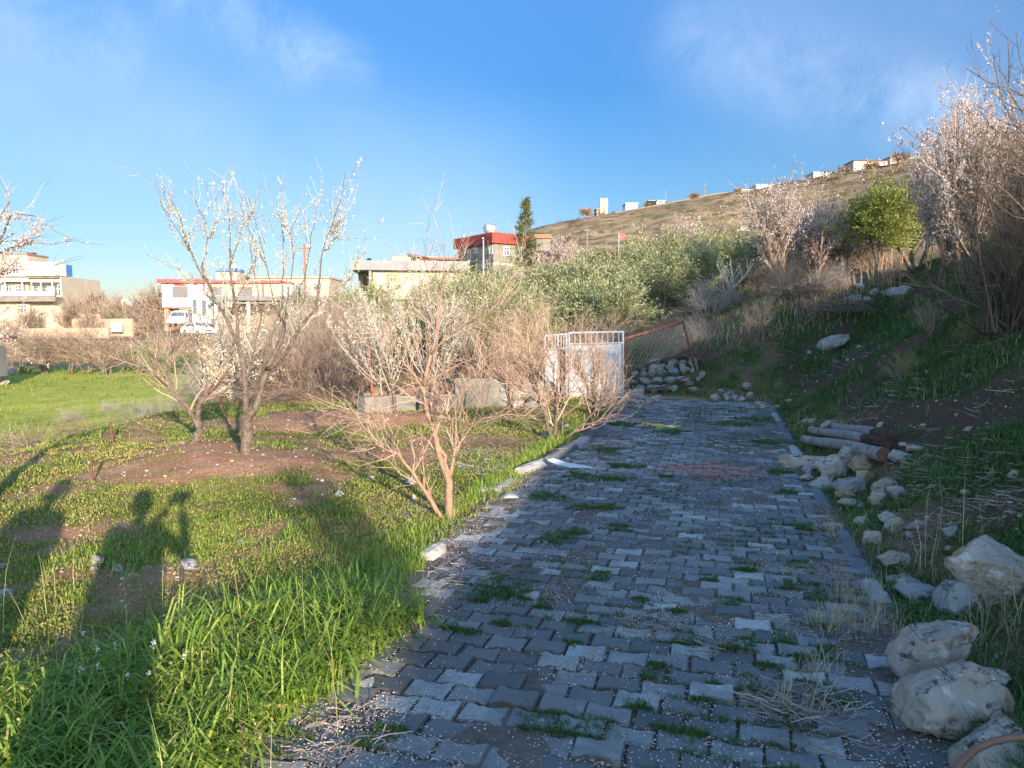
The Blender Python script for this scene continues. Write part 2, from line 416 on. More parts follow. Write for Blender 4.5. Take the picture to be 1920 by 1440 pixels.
M['greymetal'] = surf('grey_sheet_metal', (.15, .155, .165), (.20, .205, .215), 1, .55, .1, 6, metal=.2)
M['bluegrey'] = surf('blue_grey_steel', (.32, .37, .43), (.42, .47, .53), 6, .5, .2, 20, spots=[(8, .68, .76, (.33, .2, .14))])
M['steel'] = surf('galvanised_steel', (.45, .46, .47), (.58, .59, .60), 4, .4, .1, 10, metal=.6)
M['dark'] = surf('dark_interior', (.02, .018, .016), (.035, .03, .028), 3, .9, 0)
M['glass'] = surf('window_glass', (.07, .09, .11), (.12, .14, .16), 1, .1, 0, spec=.6)
M['brick'] = surf('brick_wall', (.36, .23, .165), (.46, .31, .23), 3, .9, .4, 12)
M['stonewall'] = surf('rubble_stone', (.36, .31, .26), (.5, .45, .39), 2, .9, .8, 6, spots=[(3, .55, .65, (.18, .15, .12))])
M['blue'] = surf('blue_sheet', (.05, .15, .42), (.08, .2, .5), 2, .5, 0)
M['carwhite'] = surf('white_car_paint', (.72, .73, .74), (.76, .77, .78), .4, .25, 0, spec=.6)
M['tyre'] = surf('tyre_rubber', (.02, .02, .02), (.035, .035, .035), 20, .8, .2)
M['logbark'] = surf('grey_peeled_log', (.17, .155, .15), (.34, .31, .30), 7, .85, 1.0, 26, spots=[(9, .56, .66, (.12, .085, .065)), (22, .62, .70, (.06, .045, .035))], bd=.02)
M['cut'] = surf('cut_wood', (.09, .04, .026), (.17, .08, .05), 12, .85, .5, 60, bd=.006)
M['rot'] = surf('rotten_wood', (.04, .024, .018), (.11, .06, .038), 10, .95, 1.0, 24, bd=.04)
M['plastic'] = surf('white_plastic', (.50, .52, .54), (.60, .62, .63), 3, .45, .1)
M['yellowband'] = surf('yellow_band', (.65, .42, .03), (.75, .52, .06), 3, .5, .1)
M['tile'] = surf('orange_roof', (.34, .11, .06), (.40, .16, .09), 2, .85, .3)
M['cane'] = surf('brown_hose', (.16, .085, .055), (.24, .13, .085), 6, .55, .2, 20, bd=.003)
M['skin'] = surf('skin', (.45, .28, .2), (.5, .32, .24), 3, .6, 0)
M['cloth'] = surf('dark_cloth', (.05, .055, .08), (.07, .075, .1), 30, .9, .2)
M['cloth2'] = surf('brown_cloth', (.12, .08, .06), (.16, .11, .08), 30, .9, .2)
M['hair'] = surf('dark_hair', (.02, .015, .012), (.03, .022, .018), 30, .6, .2)
# ================================================================== THE SETTING
TREE1 = gpt(460, 878); TREE2 = gpt(366, 846); TREE3 = gpt(838, 975)
for p, r_, h_ in ((TREE1, 1.0, .16), (TREE2, .8, .09), (gpt(590, 790), 1.2, .12), (gpt(735, 796), .8, .12)):
    MOUNDS.append((p[0] + .1, p[1] - .1, r_, h_))

def masks(x, y):
    s, u = su(x, y); r = np.hypot(x, y)
    az = np.arctan2(x, y)
    soil = sst(.52, .61, fbm(x * .55 + 7, y * .9, 50, 5)) * .9
    soil = np.maximum(soil, .8 * sst(.53, .62, fbm(x * 2.2, y * 2.6, 51, 4)))
    for i, (mx, my, mr, mh) in enumerate(MOUNDS):
        dd = ((x - mx) ** 2 + ((y - my) * 1.1) ** 2) / mr ** 2 + .5 * (fbm(x * 3, y * 3, 60) - .5)
        soil = np.maximum(soil, 1 - sst(.5, 1.25, dd))
    nearleft = sst(-9.5, -8, x + 0 * y) 
    field = sst(7.3, 9.0, -x) * (1 - sst(42, 46, y)) * sst(6, 9, y)
    soil = soil * (1 - .85 * field)
    lush = sst(1.1, .4, np.abs(u + 2.3)) * (1 - sst(14, 18, s))
    lush = np.maximum(lush, sst(4.2, 3.2, r) * sst(0.3, -.3, u + 2))
    soil = soil * (1 - .8 * lush)
    track = sst(.9, .4, np.abs((y - 17.5) - .25 * (x + 4))) * sst(-7, -6, x) * (1 - sst(-3.4, -2.6, x))
    soil = np.maximum(soil, track)
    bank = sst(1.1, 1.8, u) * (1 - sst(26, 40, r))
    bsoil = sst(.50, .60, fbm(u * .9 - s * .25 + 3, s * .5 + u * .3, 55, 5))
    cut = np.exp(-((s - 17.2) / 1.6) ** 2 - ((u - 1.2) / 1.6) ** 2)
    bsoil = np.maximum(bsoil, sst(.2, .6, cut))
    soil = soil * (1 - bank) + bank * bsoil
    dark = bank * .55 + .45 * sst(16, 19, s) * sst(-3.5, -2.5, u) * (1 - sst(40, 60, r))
    hill = sst(48, 75, r)
    return soil, field, hill, np.clip(dark, 0, 1), track

def mk_ground():
    n = 330; b = .021; a = 4.3
    g = a * np.sinh(np.arange(-n, n + 1) * b)
    g2 = g[(g > -2600) & (g < 2600)]
    X, Y = np.meshgrid(g2, g2 + 5.0)
    Z = H(X, Y)
    mb = MB(); nx = X.shape[1]; ny = X.shape[0]
    idx = np.arange(nx * ny).reshape(ny, nx)
    q = np.stack([idx[:-1, :-1], idx[:-1, 1:], idx[1:, 1:], idx[1:, :-1]], -1).reshape(-1, 4)
    mb.add(np.stack([X, Y, Z], -1).reshape(-1, 3), q)
    so, fi, hi, da, tr = masks(X.ravel(), Y.ravel())
    m, t, bs = newmat('ground')
    geo = N(t, 'ShaderNodeNewGeometry'); v = geo.outputs['Position']
    A = lambda k: N(t, 'ShaderNodeAttribute', attribute_name=k).outputs['Fac']
    n1 = noise(t, v, 3, 8, .65); n2 = noise(t, v, 22, 6, .7); n3 = noise(t, v, .35, 6, .6)
    soilc = mixc(t, ramp(t, n2, [(.3, 0.), (.7, 1.)]), (.42, .18, .095), (.62, .35, .215))
    soilc = mixc(t, ramp(t, n1, [(.5, 0.), (.75, .6)]), soilc, (.64, .48, .34))
    green = mixc(t, ramp(t, n2, [(.3, 0.), (.7, 1.)]), (.10, .13, .025), (.24, .27, .06))
    green = mixc(t, ramp(t, n1, [(.42, 0.), (.62, .8)]), green, (.36, .24, .13))
    c = mixc(t, mth(t, 'ADD', A('soil'), mth(t, 'MULTIPLY', mth(t, 'SUBTRACT', n1, .5), .9), clamp=True), green, soilc)
    fieldc = mixc(t, ramp(t, noise(t, v, 1.2, 7, .7), [(.35, 0.), (.66, 1.)]), (.32, .37, .04), (.56, .52, .10))
    fieldc = mixc(t, ramp(t, n2, [(.52, 0.), (.68, .7)]), fieldc, (.44, .38, .19))
    c = mixc(t, A('field'), c, fieldc)
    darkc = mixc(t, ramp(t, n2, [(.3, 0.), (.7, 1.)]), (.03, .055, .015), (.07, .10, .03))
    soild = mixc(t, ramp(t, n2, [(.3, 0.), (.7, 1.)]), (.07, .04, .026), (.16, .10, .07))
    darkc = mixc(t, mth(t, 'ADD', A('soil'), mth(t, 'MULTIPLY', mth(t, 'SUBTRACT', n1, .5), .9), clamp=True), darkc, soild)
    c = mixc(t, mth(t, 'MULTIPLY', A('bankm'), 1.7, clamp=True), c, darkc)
    c = mixc(t, A('track'), c, (.42, .32, .22))
    # dry hillside: straw, ochre earth, olive scrub, pale stones in rough bands
    mpn = N(t, 'ShaderNodeMapping'); mpn.inputs['Scale'].default_value = (.012, .03, .12); t.links.new(v, mpn.inputs[0])
    hb = noise(t, mpn.outputs[0], 2.2, 8, .68, .4)
    hc = mixc(t, ramp(t, hb, [(.36, 0.), (.5, 1.)]), (.12, .125, .045), (.36, .25, .15))
    hc = mixc(t, ramp(t, noise(t, v, .11, 7, .7), [(.45, 0.), (.62, .8)]), hc, (.17, .105, .06))
    hc = mixc(t, ramp(t, noise(t, v, .25, 6, .7), [(.52, 0.), (.60, .85)]), hc, (.075, .065, .035))
    hc = mixc(t, ramp(t, noise(t, v, .6, 4, .7), [(.66, 0.), (.72, .7)]), hc, (.42, .37, .30))
    c = mixc(t, A('hill'), c, hc)
    t.links.new(c, bs.inputs['Base Color']); bs.inputs['Roughness'].default_value = .95; bs.inputs['Specular IOR Level'].default_value = .15
    bn = N(t, 'ShaderNodeBump'); bn.inputs['Strength'].default_value = .9; bn.inputs['Distance'].default_value = .08
    hh = mth(t, 'ADD', n2, mth(t, 'MULTIPLY', noise(t, v, 70, 4, .7), .5)); t.links.new(hh, bn.inputs['Height']); t.links.new(bn.outputs[0], bs.inputs['Normal'])
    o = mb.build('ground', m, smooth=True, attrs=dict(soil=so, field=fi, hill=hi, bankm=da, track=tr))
    tag(o, kind='structure')
mk_ground()

# ------------------------------------------------------------------ path of interlocking pavers
def path_z(s, u):
    return .035 * (fbm(s * .7, u * .9, 70, 3) - .5)
def mk_path():
    out = np.array([(.098, .078), (.072, .080), (.040, .061), (-.040, .061), (-.072, .080), (-.098, .078),
                    (-.098, -.078), (-.072, -.080), (-.040, -.061), (.040, -.061), (.072, -.080), (.098, -.078)])
    rc = np.arange(-14, int(SEND / .1405))
    S, U = [], []
    for r_ in rc:
        off = .1 if r_ % 2 else 0
        us = np.arange(U0 + .1 + off, U1 - .05, .2)
        S.append(np.full(len(us), r_ * .1405)); U.append(us)
    S = np.concatenate(S); U = np.concatenate(U); n = len(S)
    # the paving grew apart at its borders; a few pavers are sunk under soil
    edge = np.minimum(U - U0, U1 - U)
    keep = ~((edge < .3) & (rng.random(n) < .18))
    S, U = S[keep], U[keep]; n = len(S)
    old = fbm(S * .8, U * .9, 71, 3)
    lift = rng.normal(0, .0035, n) + rng.choice([0, .012], n, p=[.93, .07])
    rot = rng.normal(0, .018, n); tx = rng.normal(0, .022, n); ty = rng.normal(0, .03, n)
    big = rng.random(n) < .035
    rot[big] *= 3.5; tx[big] *= 2.2; ty[big] *= 2
    S = S + rng.normal(0, .003, n); U = U + rng.normal(0, .003, n)
    rings = [(1.0, -.03), (1.0, -.004), (.965, .001), (.86, .003)]
    V = []; edgev = []
    c, sn = np.cos(rot)[:, None], np.sin(rot)[:, None]
    for k, (f, dz) in enumerate(rings):
        a = out[None, :, 0] * .965 * (f if k < 2 else 1 - (1 - f) * .6); b_ = out[None, :, 1] * .955 * f
        a = a + rng.normal(0, .0012, (n, 12)); b_ = b_ + rng.normal(0, .0012, (n, 12))
        uu = U[:, None] + a * c - b_ * sn; ss = S[:, None] + a * sn + b_ * c
        zz = path_z(S, U)[:, None] + lift[:, None] + dz + a * ty[:, None] + b_ * tx[:, None]
        x, y = xy(ss, uu)
        V.append(np.stack([x, y, zz], -1)); edgev.append(np.full((n, 12), [1, 1, .9, 0][k]))
    V = np.concatenate(V, 1); edgev = np.concatenate(edgev, 1)
    nr = len(rings); base = (np.arange(n) * 12 * nr)[:, None]
    qs = []
    for k in range(nr - 1):
        for j in range(12):
            j2 = (j + 1) % 12
            qs.append(base + np.array([k * 12 + j, k * 12 + j2, (k + 1) * 12 + j2, (k + 1) * 12 + j])[[0, 1, 2, 3]])
    L = (nr - 1) * 12
    for (a, b_, c_, d_) in ((0, 1, 10, 11), (1, 2, 9, 10), (2, 3, 8, 9), (3, 4, 7, 8), (4, 5, 6, 7)):
        qs.append(base + L + np.array([a, b_, c_, d_])[[0, 1, 2, 3]])
    mb = MB()
    tone = np.clip(.50 + .29 * rng.normal(size=n) + .9 * (old - .5), 0, 1)
    X0, Y0 = xy(S, U)
    rp = gpt(1335, 886); rs, ru = su(rp[0], rp[1])
    red = ((np.abs(S - rs) / .62 + np.abs(U - ru) / .62) < 1).astype(float) * rng.choice([1, .75], n)
    mb.add(V.reshape(-1, 3), np.concatenate(qs), np.repeat(tone, 12 * nr))
    m, t, bs = newmat('concrete_paver')
    v = N(t, 'ShaderNodeNewGeometry').outputs['Position']
    A = lambda k: N(t, 'ShaderNodeAttribute', attribute_name=k).outputs['Fac']
    c = ramp(t, A('rnd'), [(0, (.10, .105, .105)), (.35, (.175, .172, .163)), (.6, (.30, .293, .275)), (.85, (.43, .418, .39)), (1, (.50, .485, .45))])
    # damp dark stains that cross from paver to paver
    c = mixc(t, ramp(t, noise(t, v, 2.6, 5, .6, .5), [(.44, 0.), (.56, .5)]), c, (.085, .09, .095))
    redc = mixc(t, ramp(t, noise(t, v, 9, 4), [(.3, 0.), (.7, 1.)]), (.40, .10, .075), (.50, .19, .14))
    c = mixc(t, A('red'), c, redc)
    speck = noise(t, v, 260, 3, .8)
    c = mixc(t, ramp(t, speck, [(.36, .75), (.5, 0.)]), c, (.05, .05, .052))
    c = mixc(t, ramp(t, speck, [(.56, 0.), (.72, .55)]), c, (.5, .5, .5))
    c = mixc(t, ramp(t, noise(t, v, 32, 5, .75), [(.52, 0.), (.66, .6)]), c, (.12, .115, .105))
    dirt = mth(t, 'MULTIPLY', A('edge'), ramp(t, noise(t, v, 14, 5, .7), [(.35, .25), (.6, 1.)]))
    c = mixc(t, dirt, c, (.07, .055, .045))
    c = mixc(t, ramp(t, noise(t, v, 1.1, 6, .7), [(.56, 0.), (.74, .55)]), c, (.14, .11, .09))
    t.links.new(c, bs.inputs['Base Color'])
    t.links.new(ramp(t, noise(t, v, 2.6, 5, .6, .5), [(.42, .8), (.56, .5)]), bs.inputs['Roughness'])
    bs.inputs['Specular IOR Level'].default_value = .35
    bn = N(t, 'ShaderNodeBump'); bn.inputs['Strength'].default_value = .6; bn.inputs['Distance'].default_value = .004
    t.links.new(mth(t, 'ADD', speck, noise(t, v, 60, 5, .7)), bn.inputs['Height']); t.links.new(bn.outputs[0], bs.inputs['Normal'])
    o = mb.build('path', m, smooth=False, attrs=dict(edge=edgev.ravel(), red=np.repeat(red, 12 * nr)))
    tag(o, kind='structure')
    # joint sand and soil between the pavers
    ss = np.arange(-2, SEND + .3, .06); uu = np.arange(U0 - .1, U1 + .1, .06)
    Sg, Ug = np.meshgrid(ss, uu); x, y = xy(Sg, Ug)
    dirtv = sst(.50, .66, fbm(Sg * 1.1, Ug * 1.6, 72, 5)) + .55 * sst(.35, 0, np.minimum(Ug - U0, U1 - Ug))
    z = path_z(Sg, Ug) - .012 + .019 * np.clip(dirtv + .35 * sst(.1, -1.2, Ug + .9) * fbm(Sg * 2, Ug * 2, 74), 0, 1) * fbm(Sg * 4, Ug * 4, 75, 3) * 1.5 + .005 * (fbm(x * 18, y * 18, 73, 3) - .5)
    idx = np.arange(Sg.size).reshape(Sg.shape)
    q = np.stack([idx[:-1, :-1], idx[:-1, 1:], idx[1:, 1:], idx[1:, :-1]], -1).reshape(-1, 4)[:, ::-1]
    mb = MB(); mb.add(np.stack([x, y, z], -1).reshape(-1, 3), q)
    o = mb.build('path_joint_soil', surf('joint_soil', (.075, .06, .048), (.18, .14, .11), 14, .95, .8, 60, bd=.01, spots=[(3, .5, .7, (.17, .13, .105))]), smooth=True)
    tag(o, kind='structure')
mk_path()

def surfz(x, y):
    """height of whatever one would step on: paving or ground"""
    s, u = su(x, y)
    on = (u > U0) & (u < U1) & (s < SEND) & (s > -2)
    return np.where(on, path_z(s, u) + .004, H(x, y))

# ------------------------------------------------------------------ fallen petals (stuff)
def mk_petals():
    n = 170000
    s = 1.2 + 15 * rng.random(n) ** 1.9; u = U0 - .15 + (U1 - U0 + .2) * rng.random(n)
    d = fbm(s * 1.2, u * 1.5, 80, 4)
    drift = sst(.52, .66, d) * sst(.3, -.8, u + .3) + .85 * sst(2.9, 1.6, s) * sst(-.6, -1.1, u) + .10 + .28 * sst(.48, .62, fbm(s * 3, u * 3, 81, 3)) + .5 * np.exp(-((s - 8.3) / 1.6) ** 2 - ((u + .1) / .8) ** 2)
    # they gather in the joints
    row = np.round(s / .1405); du = (u - U0 - .1 * (row % 2)) / .2
    ju = np.abs(du - np.round(du)) * .2; js = np.abs(s / .1405 - .5 - np.round(s / .1405 - .5)) * .1405
    joint = np.minimum(ju, js) < .012
    p = np.where(joint, np.clip(drift * 2.2, .12, 1), drift * .55)
    k = rng.random(n) < p
    s, u, joint = s[k], u[k], joint[k]
    x, y = xy(s, u); z = path_z(s, u) + np.where(joint, .001, .006) + rng.random(len(s)) * .004
    C = np.stack([x, y, z], 1); m = len(C)
    a = rng.uniform(0, 6.28, m); D = np.stack([np.cos(a), np.sin(a), rng.normal(0, .25, m)], 1)
    r_ = rng.uniform(.0026, .0050, m)
    nrm = np.stack([rng.normal(0, .3, m), rng.normal(0, .3, m), np.ones(m)], 1)
    D /= np.linalg.norm(D, axis=1, keepdims=True); X = np.cross(nrm, D); X /= np.linalg.norm(X, axis=1, keepdims=True)
    ang = np.arange(4) * math.pi / 2
    top = C + np.array([0, 0, .003])
    V = np.concatenate([C[:, None] + r_[:, None, None] * (D[:, None] * np.cos(ang)[None, :, None] * 1.25 + X[:, None] * np.sin(ang)[None, :, None]), (C + nrm * .0024)[:, None]], 1)
    b = (np.arange(m) * 5)[:, None]
    t = np.concatenate([b + np.array([j, (j + 1) % 4, 4]) for j in range(4)])
    mb = MB(); mb.add(V.reshape(-1, 3), t, np.repeat(rng.random(m), 5))
    tag(mb.build('fallen_petals', M['petal']), 'pale pink almond petals fallen over the paving and into its joints', 'petals', kind='stuff')
mk_petals()

# ------------------------------------------------------------------ grass and herbs (stuff)
def scatter(n, x0, x1, y0, y1):
    return rng.uniform(x0, x1, n), rng.uniform(y0, y1, n)
def polar(n, r0, r1, a0, a1, p=1.0):
    """points thinning out with distance like 1/r^(1+p)"""
    t = rng.random(n)
    r_ = (r0 ** (1 - p) + t * (r1 ** (1 - p) - r0 ** (1 - p))) ** (1 / (1 - p)) if p != 1 else r0 * (r1 / r0) ** t
    a = rng.uniform(R(a0), R(a1), n)
    return r_ * np.sin(a), r_ * np.cos(a), r_
def onz(x, y): return np.stack([x, y, surfz(x, y)], 1)
def dirs(n, lean, az=None, azs=6.28):
    a = rng.uniform(0, 6.28, n) if az is None else rng.normal(az, azs, n)
    l = np.abs(rng.normal(0, lean, n))
    return np.stack([np.sin(l) * np.cos(a), np.sin(l) * np.sin(a), np.cos(l)], 1)
def clumpify(x, y, frac, spread, nper):
    """pull points together into tufts"""
    m = len(x); k = rng.integers(0, max(1, m // nper), m)
    cxs = rng.permutation(m)[:max(1, m // nper)]
    f = rng.random(m) < frac
    x2 = np.where(f, x[cxs][k] + rng.normal(0, spread, m), x); y2 = np.where(f, y[cxs][k] + rng.normal(0, spread, m), y)
    return x2, y2

TALL = []
def tallmask(x, y):
    """where the rank grass stands: corner left of the camera and a strip along the left kerb"""
    s, u = su(x, y)
    w = .25 * (fbm(x * 2, y * 2, 90, 3) - .5)
    ul = np.interp(s, [0, 1.6, 2.3, 2.9, 3.5, 4.0, 4.5, 4.9, 20], [-1.66, -1.66, -1.68, -1.62, -1.54, -1.56, -1.85, -2.02, -2.05])   # right border creeping over the paving
    a = sst(.02, -.12, u - ul - w * .5)
    lim = np.interp(x, [-4, -2.6, -1.95, -1.6, -1.2, -.6, 0], [2.7, 3.0, 3.2, 3.9, 4.15, 4.15, 3.9])
    blob = a * sst(.15, -.35, y - lim + w)
    strip = .75 * a * sst(-2.4, -2.15, u + w) * sst(13.5, 10, s)
    return blob, strip
def mk_grass():
    mb = MB()
    # rank grass in the near corner
    n = 120000
    x, y = scatter(n, -4.0, .1, 1.2, 5.0)
    bl, stp = tallmask(x, y)
    k = rng.random(n) < bl * .50
    x, y, bl = x[k], y[k], bl[k]
    x, y = clumpify(x, y, .75, .05, 14)
    C = onz(x, y); n = len(C)
    hloc = .18 + .26 * fbm(x * 1.1, y * 1.1, 91, 3)
    hloc = hloc * (1 - .55 * sst(-2.05, -2.35, x) * sst(2.5, 3.2, y)) * np.where((x < -1.25) & (y < 3.3), .8, 1)
    L = hloc * rng.uniform(.55, 1.25, n) * (.35 + .65 * np.clip(bl, 0, 1))
    rn = np.clip(rng.normal(.55, .2, n) + .3 * (fbm(x * 3, y * 3, 92) - .5), 0, .97)
    mb.blades(C, dirs(n, .62), L * 1.15, rng.uniform(.006, .015, n), rng.uniform(.5, 2.2, n), rn)
    # strip along the kerb
    n = 90000
    s = rng.uniform(2.5, 15, n) ; s = 2.5 + 12.5 * ((s - 2.5) / 12.5) ** 1.5; u = rng.uniform(-3.1, -1.85, n)
    x, y = xy(s, u); bl, stp = tallmask(x, y); k = rng.random(n) < stp * .55
    x, y, s = x[k], y[k], s[k]; x, y = clumpify(x, y, .6, .04, 12); C = onz(x, y); n = len(C)
    mb.blades(C, dirs(n, .3), rng.uniform(.035, .12, n) * (1 + .2 * sst(6.5, 4, s)), rng.uniform(.003, .006, n) * (1 + s * .06), rng.uniform(.1, .8, n), np.clip(rng.normal(.55, .2, n), 0, .95))
    # dry stalks lying in it
    n = 260; x, y = scatter(n, -3.5, -.6, 1.8, 4.3); C = onz(x, y) + [0, 0, .05]
    mb.blades(C, dirs(n, .8), rng.uniform(.2, .5, n), .003, .3, rng.uniform(.96, 1, n))
    tag(mb.build('grass', M['grass']), 'tall bright green grass along the left side of the path', 'grass', kind='stuff')

    # broad-leaved herbs between the tall grass
    mb = MB(); n = 42000
    x, y = scatter(n, -4, -.4, 1.3, 4.9); bl, stp = tallmask(x, y); k = rng.random(n) < bl * .8
    x, y = x[k], y[k]; x, y = clumpify(x, y, .8, .045, 18); C = onz(x, y); n = len(C)
    C[:, 2] += rng.random(n) ** 1.3 * (.06 + .18 * fbm(x * 1.1, y * 1.1, 91, 3))
    mb.leaves(C, dirs(n, 1.1), rng.uniform(.012, .03, n), rng.uniform(.009, .02, n), np.clip(rng.normal(.6, .2, n), 0, .9))
    # low meadow of small leaves and short blades left of the path
    n = 460000
    x, y, r_ = polar(n, 2.6, 17, -48, 24, 1.25)
    s, u = su(x, y); so, fi, hi, da, tr = masks(x, y)
    dens = (1 - so) * .95 + .03
    ok = (u < U0 + .05) & (rng.random(n) < dens) & (x > -9.5)
    x, y, r_ = x[ok], y[ok], r_[ok]; x, y = clumpify(x, y, .7, .05, 16); r_ = np.hypot(x, y); C = onz(x, y); n = len(C)
    C[:, 2] += rng.random(n) * .022
    sz = .0075 + .0016 * r_
    tone = fbm(x * .9, y * .9, 95, 4)
    mb.leaves(C, dirs(n, .95), sz * rng.uniform(.7, 1.6, n), sz * rng.uniform(.35, .7, n), np.clip(rng.normal(.5, .2, n) + 1.2 * (tone - .5), 0, 1))
    tag(mb.build('herbs', M['herb']), 'low weeds and small-leaved herbs covering the orchard soil', 'weeds', kind='stuff')
    mb = MB(); n = 110000
    x, y, r_ = polar(n, 2.8, 19, -48, 22, 1.2); s, u = su(x, y); so, fi, hi, da, tr = masks(x, y)
    g = sst(.5, .63, fbm(x * .8 + 9, y * .8, 96, 4))
    ok = (u < U0) & (rng.random(n) < ((1 - so) * (.18 + .8 * g)))
    x, y = x[ok], y[ok]; x, y = clumpify(x, y, .8, .05, 22); r_ = np.hypot(x, y); C = onz(x, y); n = len(C)
    mb.blades(C, dirs(n, .45), rng.uniform(.02, .08, n) * (1 + .02 * r_), .003 + .0006 * r_, rng.uniform(.1, .9, n), np.clip(rng.normal(.5, .22, n), 0, 1))
    # lower field beyond the brush
    n = 7000
    x = rng.uniform(-32, -6, n); y = 8 + 36 * rng.random(n) ** 1.4
    ok = (masks(x, y)[1] > .3) & (np.abs(x / y) < .8); x, y = x[ok], y[ok]; x, y = clumpify(x, y, .5, .15, 14); r_ = np.hypot(x, y); C = onz(x, y); n = len(C)
    mb.blades(C, dirs(n, .5), rng.uniform(.03, .08, n) + .002 * r_, .002 + .0011 * r_, rng.uniform(.1, .8, n), np.clip(rng.normal(.30, .12, n) + .5 * (fbm(x * .3, y * .3, 97) - .5), 0, 1))
    tag(mb.build('meadow_grass', M['grass']), 'short grass tufts over the orchard and the green field beyond', 'grass', kind='stuff')

    # bank: grass, herbs, dead stalks
    mb = MB(); n = 300000
    x, y, r_ = polar(n, 2.4, 30, -4, 60, 1.15); s, u = su(x, y); so, fi, hi, da, tr = masks(x, y)
    rough = sst(.42, .6, fbm(x * .9, y * .9, 98, 4))
    hug = sst(1.25, .95, u) * sst(.8, 1.0, u) * (s < SEND) * .7
    p = np.where(u > U1, (1 - so) * (.35 + .6 * rough) + .08, 0) + hug
    p = np.where((s > SEND + .1) & (u > -3.2) & (u <= U1), (1 - so) * .8, p)
    ok = rng.random(n) < p; x, y = x[ok], y[ok]; x, y = clumpify(x, y, .75, .06, 20); s, u = su(x, y)
    ok = ~((u < U1 + .02) & (s < SEND)); x, y = x[ok], y[ok]; s, u = su(x, y)
    r_ = np.hypot(x, y); C = onz(x, y); n = len(C)
    down = np.clip(rng.normal(0, 1, n), -2, 2)
    tall = 1 - .35 * sst(2.2, 1.8, u) * sst(3.6, 4.2, s) * sst(11, 9, s) + 1.0 * sst(1.9, 1.1, u) * sst(3.4, 2.6, s) + .9 * sst(10, 16, s) * sst(2.5, 4.5, u)
    tone = np.clip(rng.normal(.42, .2, n) + .6 * (fbm(x * .7, y * .7, 99) - .5), 0, .86)
    dry = rng.random(n) < .07 + .25 * sst(.6, .75, fbm(x * .8, y * .6, 100, 3)); tone[dry] = rng.uniform(.86, .96, dry.sum())
    D = dirs(n, .55); 
    mb.blades(C, D, rng.uniform(.05, .17, n) * tall * (1 + .02 * r_), .003 + .0008 * r_, rng.uniform(.2, 1.3, n), tone)
    n = 130000
    x, y, r_ = polar(n, 2.4, 26, -4, 60, 1.15); s, u = su(x, y); so = masks(x, y)[0]
    ok = (u > U1 + .1) & (rng.random(n) < (1 - so) * .8 + .05); x, y = x[ok], y[ok]; x, y = clumpify(x, y, .7, .07, 20); s, u = su(x, y)
    ok = u > U1 + .05; x, y = x[ok], y[ok]; r_ = np.hypot(x, y); C = onz(x, y); n = len(C)
    sz = .012 + .002 * r_; C[:, 2] += rng.random(n) * .04
    mb.leaves(C, dirs(n, .9), sz * rng.uniform(.7, 1.7, n), sz * rng.uniform(.35, .8, n), np.clip(rng.normal(.4, .2, n), 0, .85))
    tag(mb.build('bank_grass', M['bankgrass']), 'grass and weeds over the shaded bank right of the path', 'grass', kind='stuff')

    # straw-coloured dead grass on the right verge and the top of the bank
    mb = MB()
    def patch(px, py, rad, n, hl=(.08, .3), w=.0028, lean=1.15):
        c = gpt(px, py); a = rng.uniform(0, 6.28, n); q = rad * np.sqrt(rng.random(n))
        x = c[0] + q * np.cos(a); y = c[1] + q * np.sin(a); C = onz(x, y)
        mb.blades(C + [0, 0, .01], dirs(n, lean), rng.uniform(*hl, n), w, rng.uniform(.1, .9, n), rng.random(n))
    for a in ((1560, 1190, .14, 150), (1600, 1130, .16, 120), (1640, 1185, .2, 170), (1700, 1100, .2, 60), (1740, 1010, .3, 40), (1550, 1010, .12, 70),
              (1860, 1180, .18, 80), (1900, 1230, .2, 80), (1540, 1290, .10, 40), (1500, 1340, .12, 50)):
        patch(*a)
    for a in ((1740, 1060, .1, 6), (1770, 1080, .2, 7), (1640, 1060, .2, 5), (1910, 1200, .15, 8)): patch(*a[:3], a[3], (.4, .7), .004, .3)
    for (px, py, rad, n) in ((1320, 630, 1.2, 900), (1420, 600, 1.6, 1400), (1480, 585, 1.6, 1300), (1370, 640, 1.0, 500), (1560, 560, 1.8, 900), (1650, 535, 2.2, 700)):
        patch(px, py, rad, int(n * .45), (.12, .42), .011, 1.0)
    tag(mb.build('dry_grass', M['dry']), 'straw coloured dead grass on the right verge and bank top', 'dry grass', kind='stuff')

    # weeds growing out of the joints
    mb = MB()
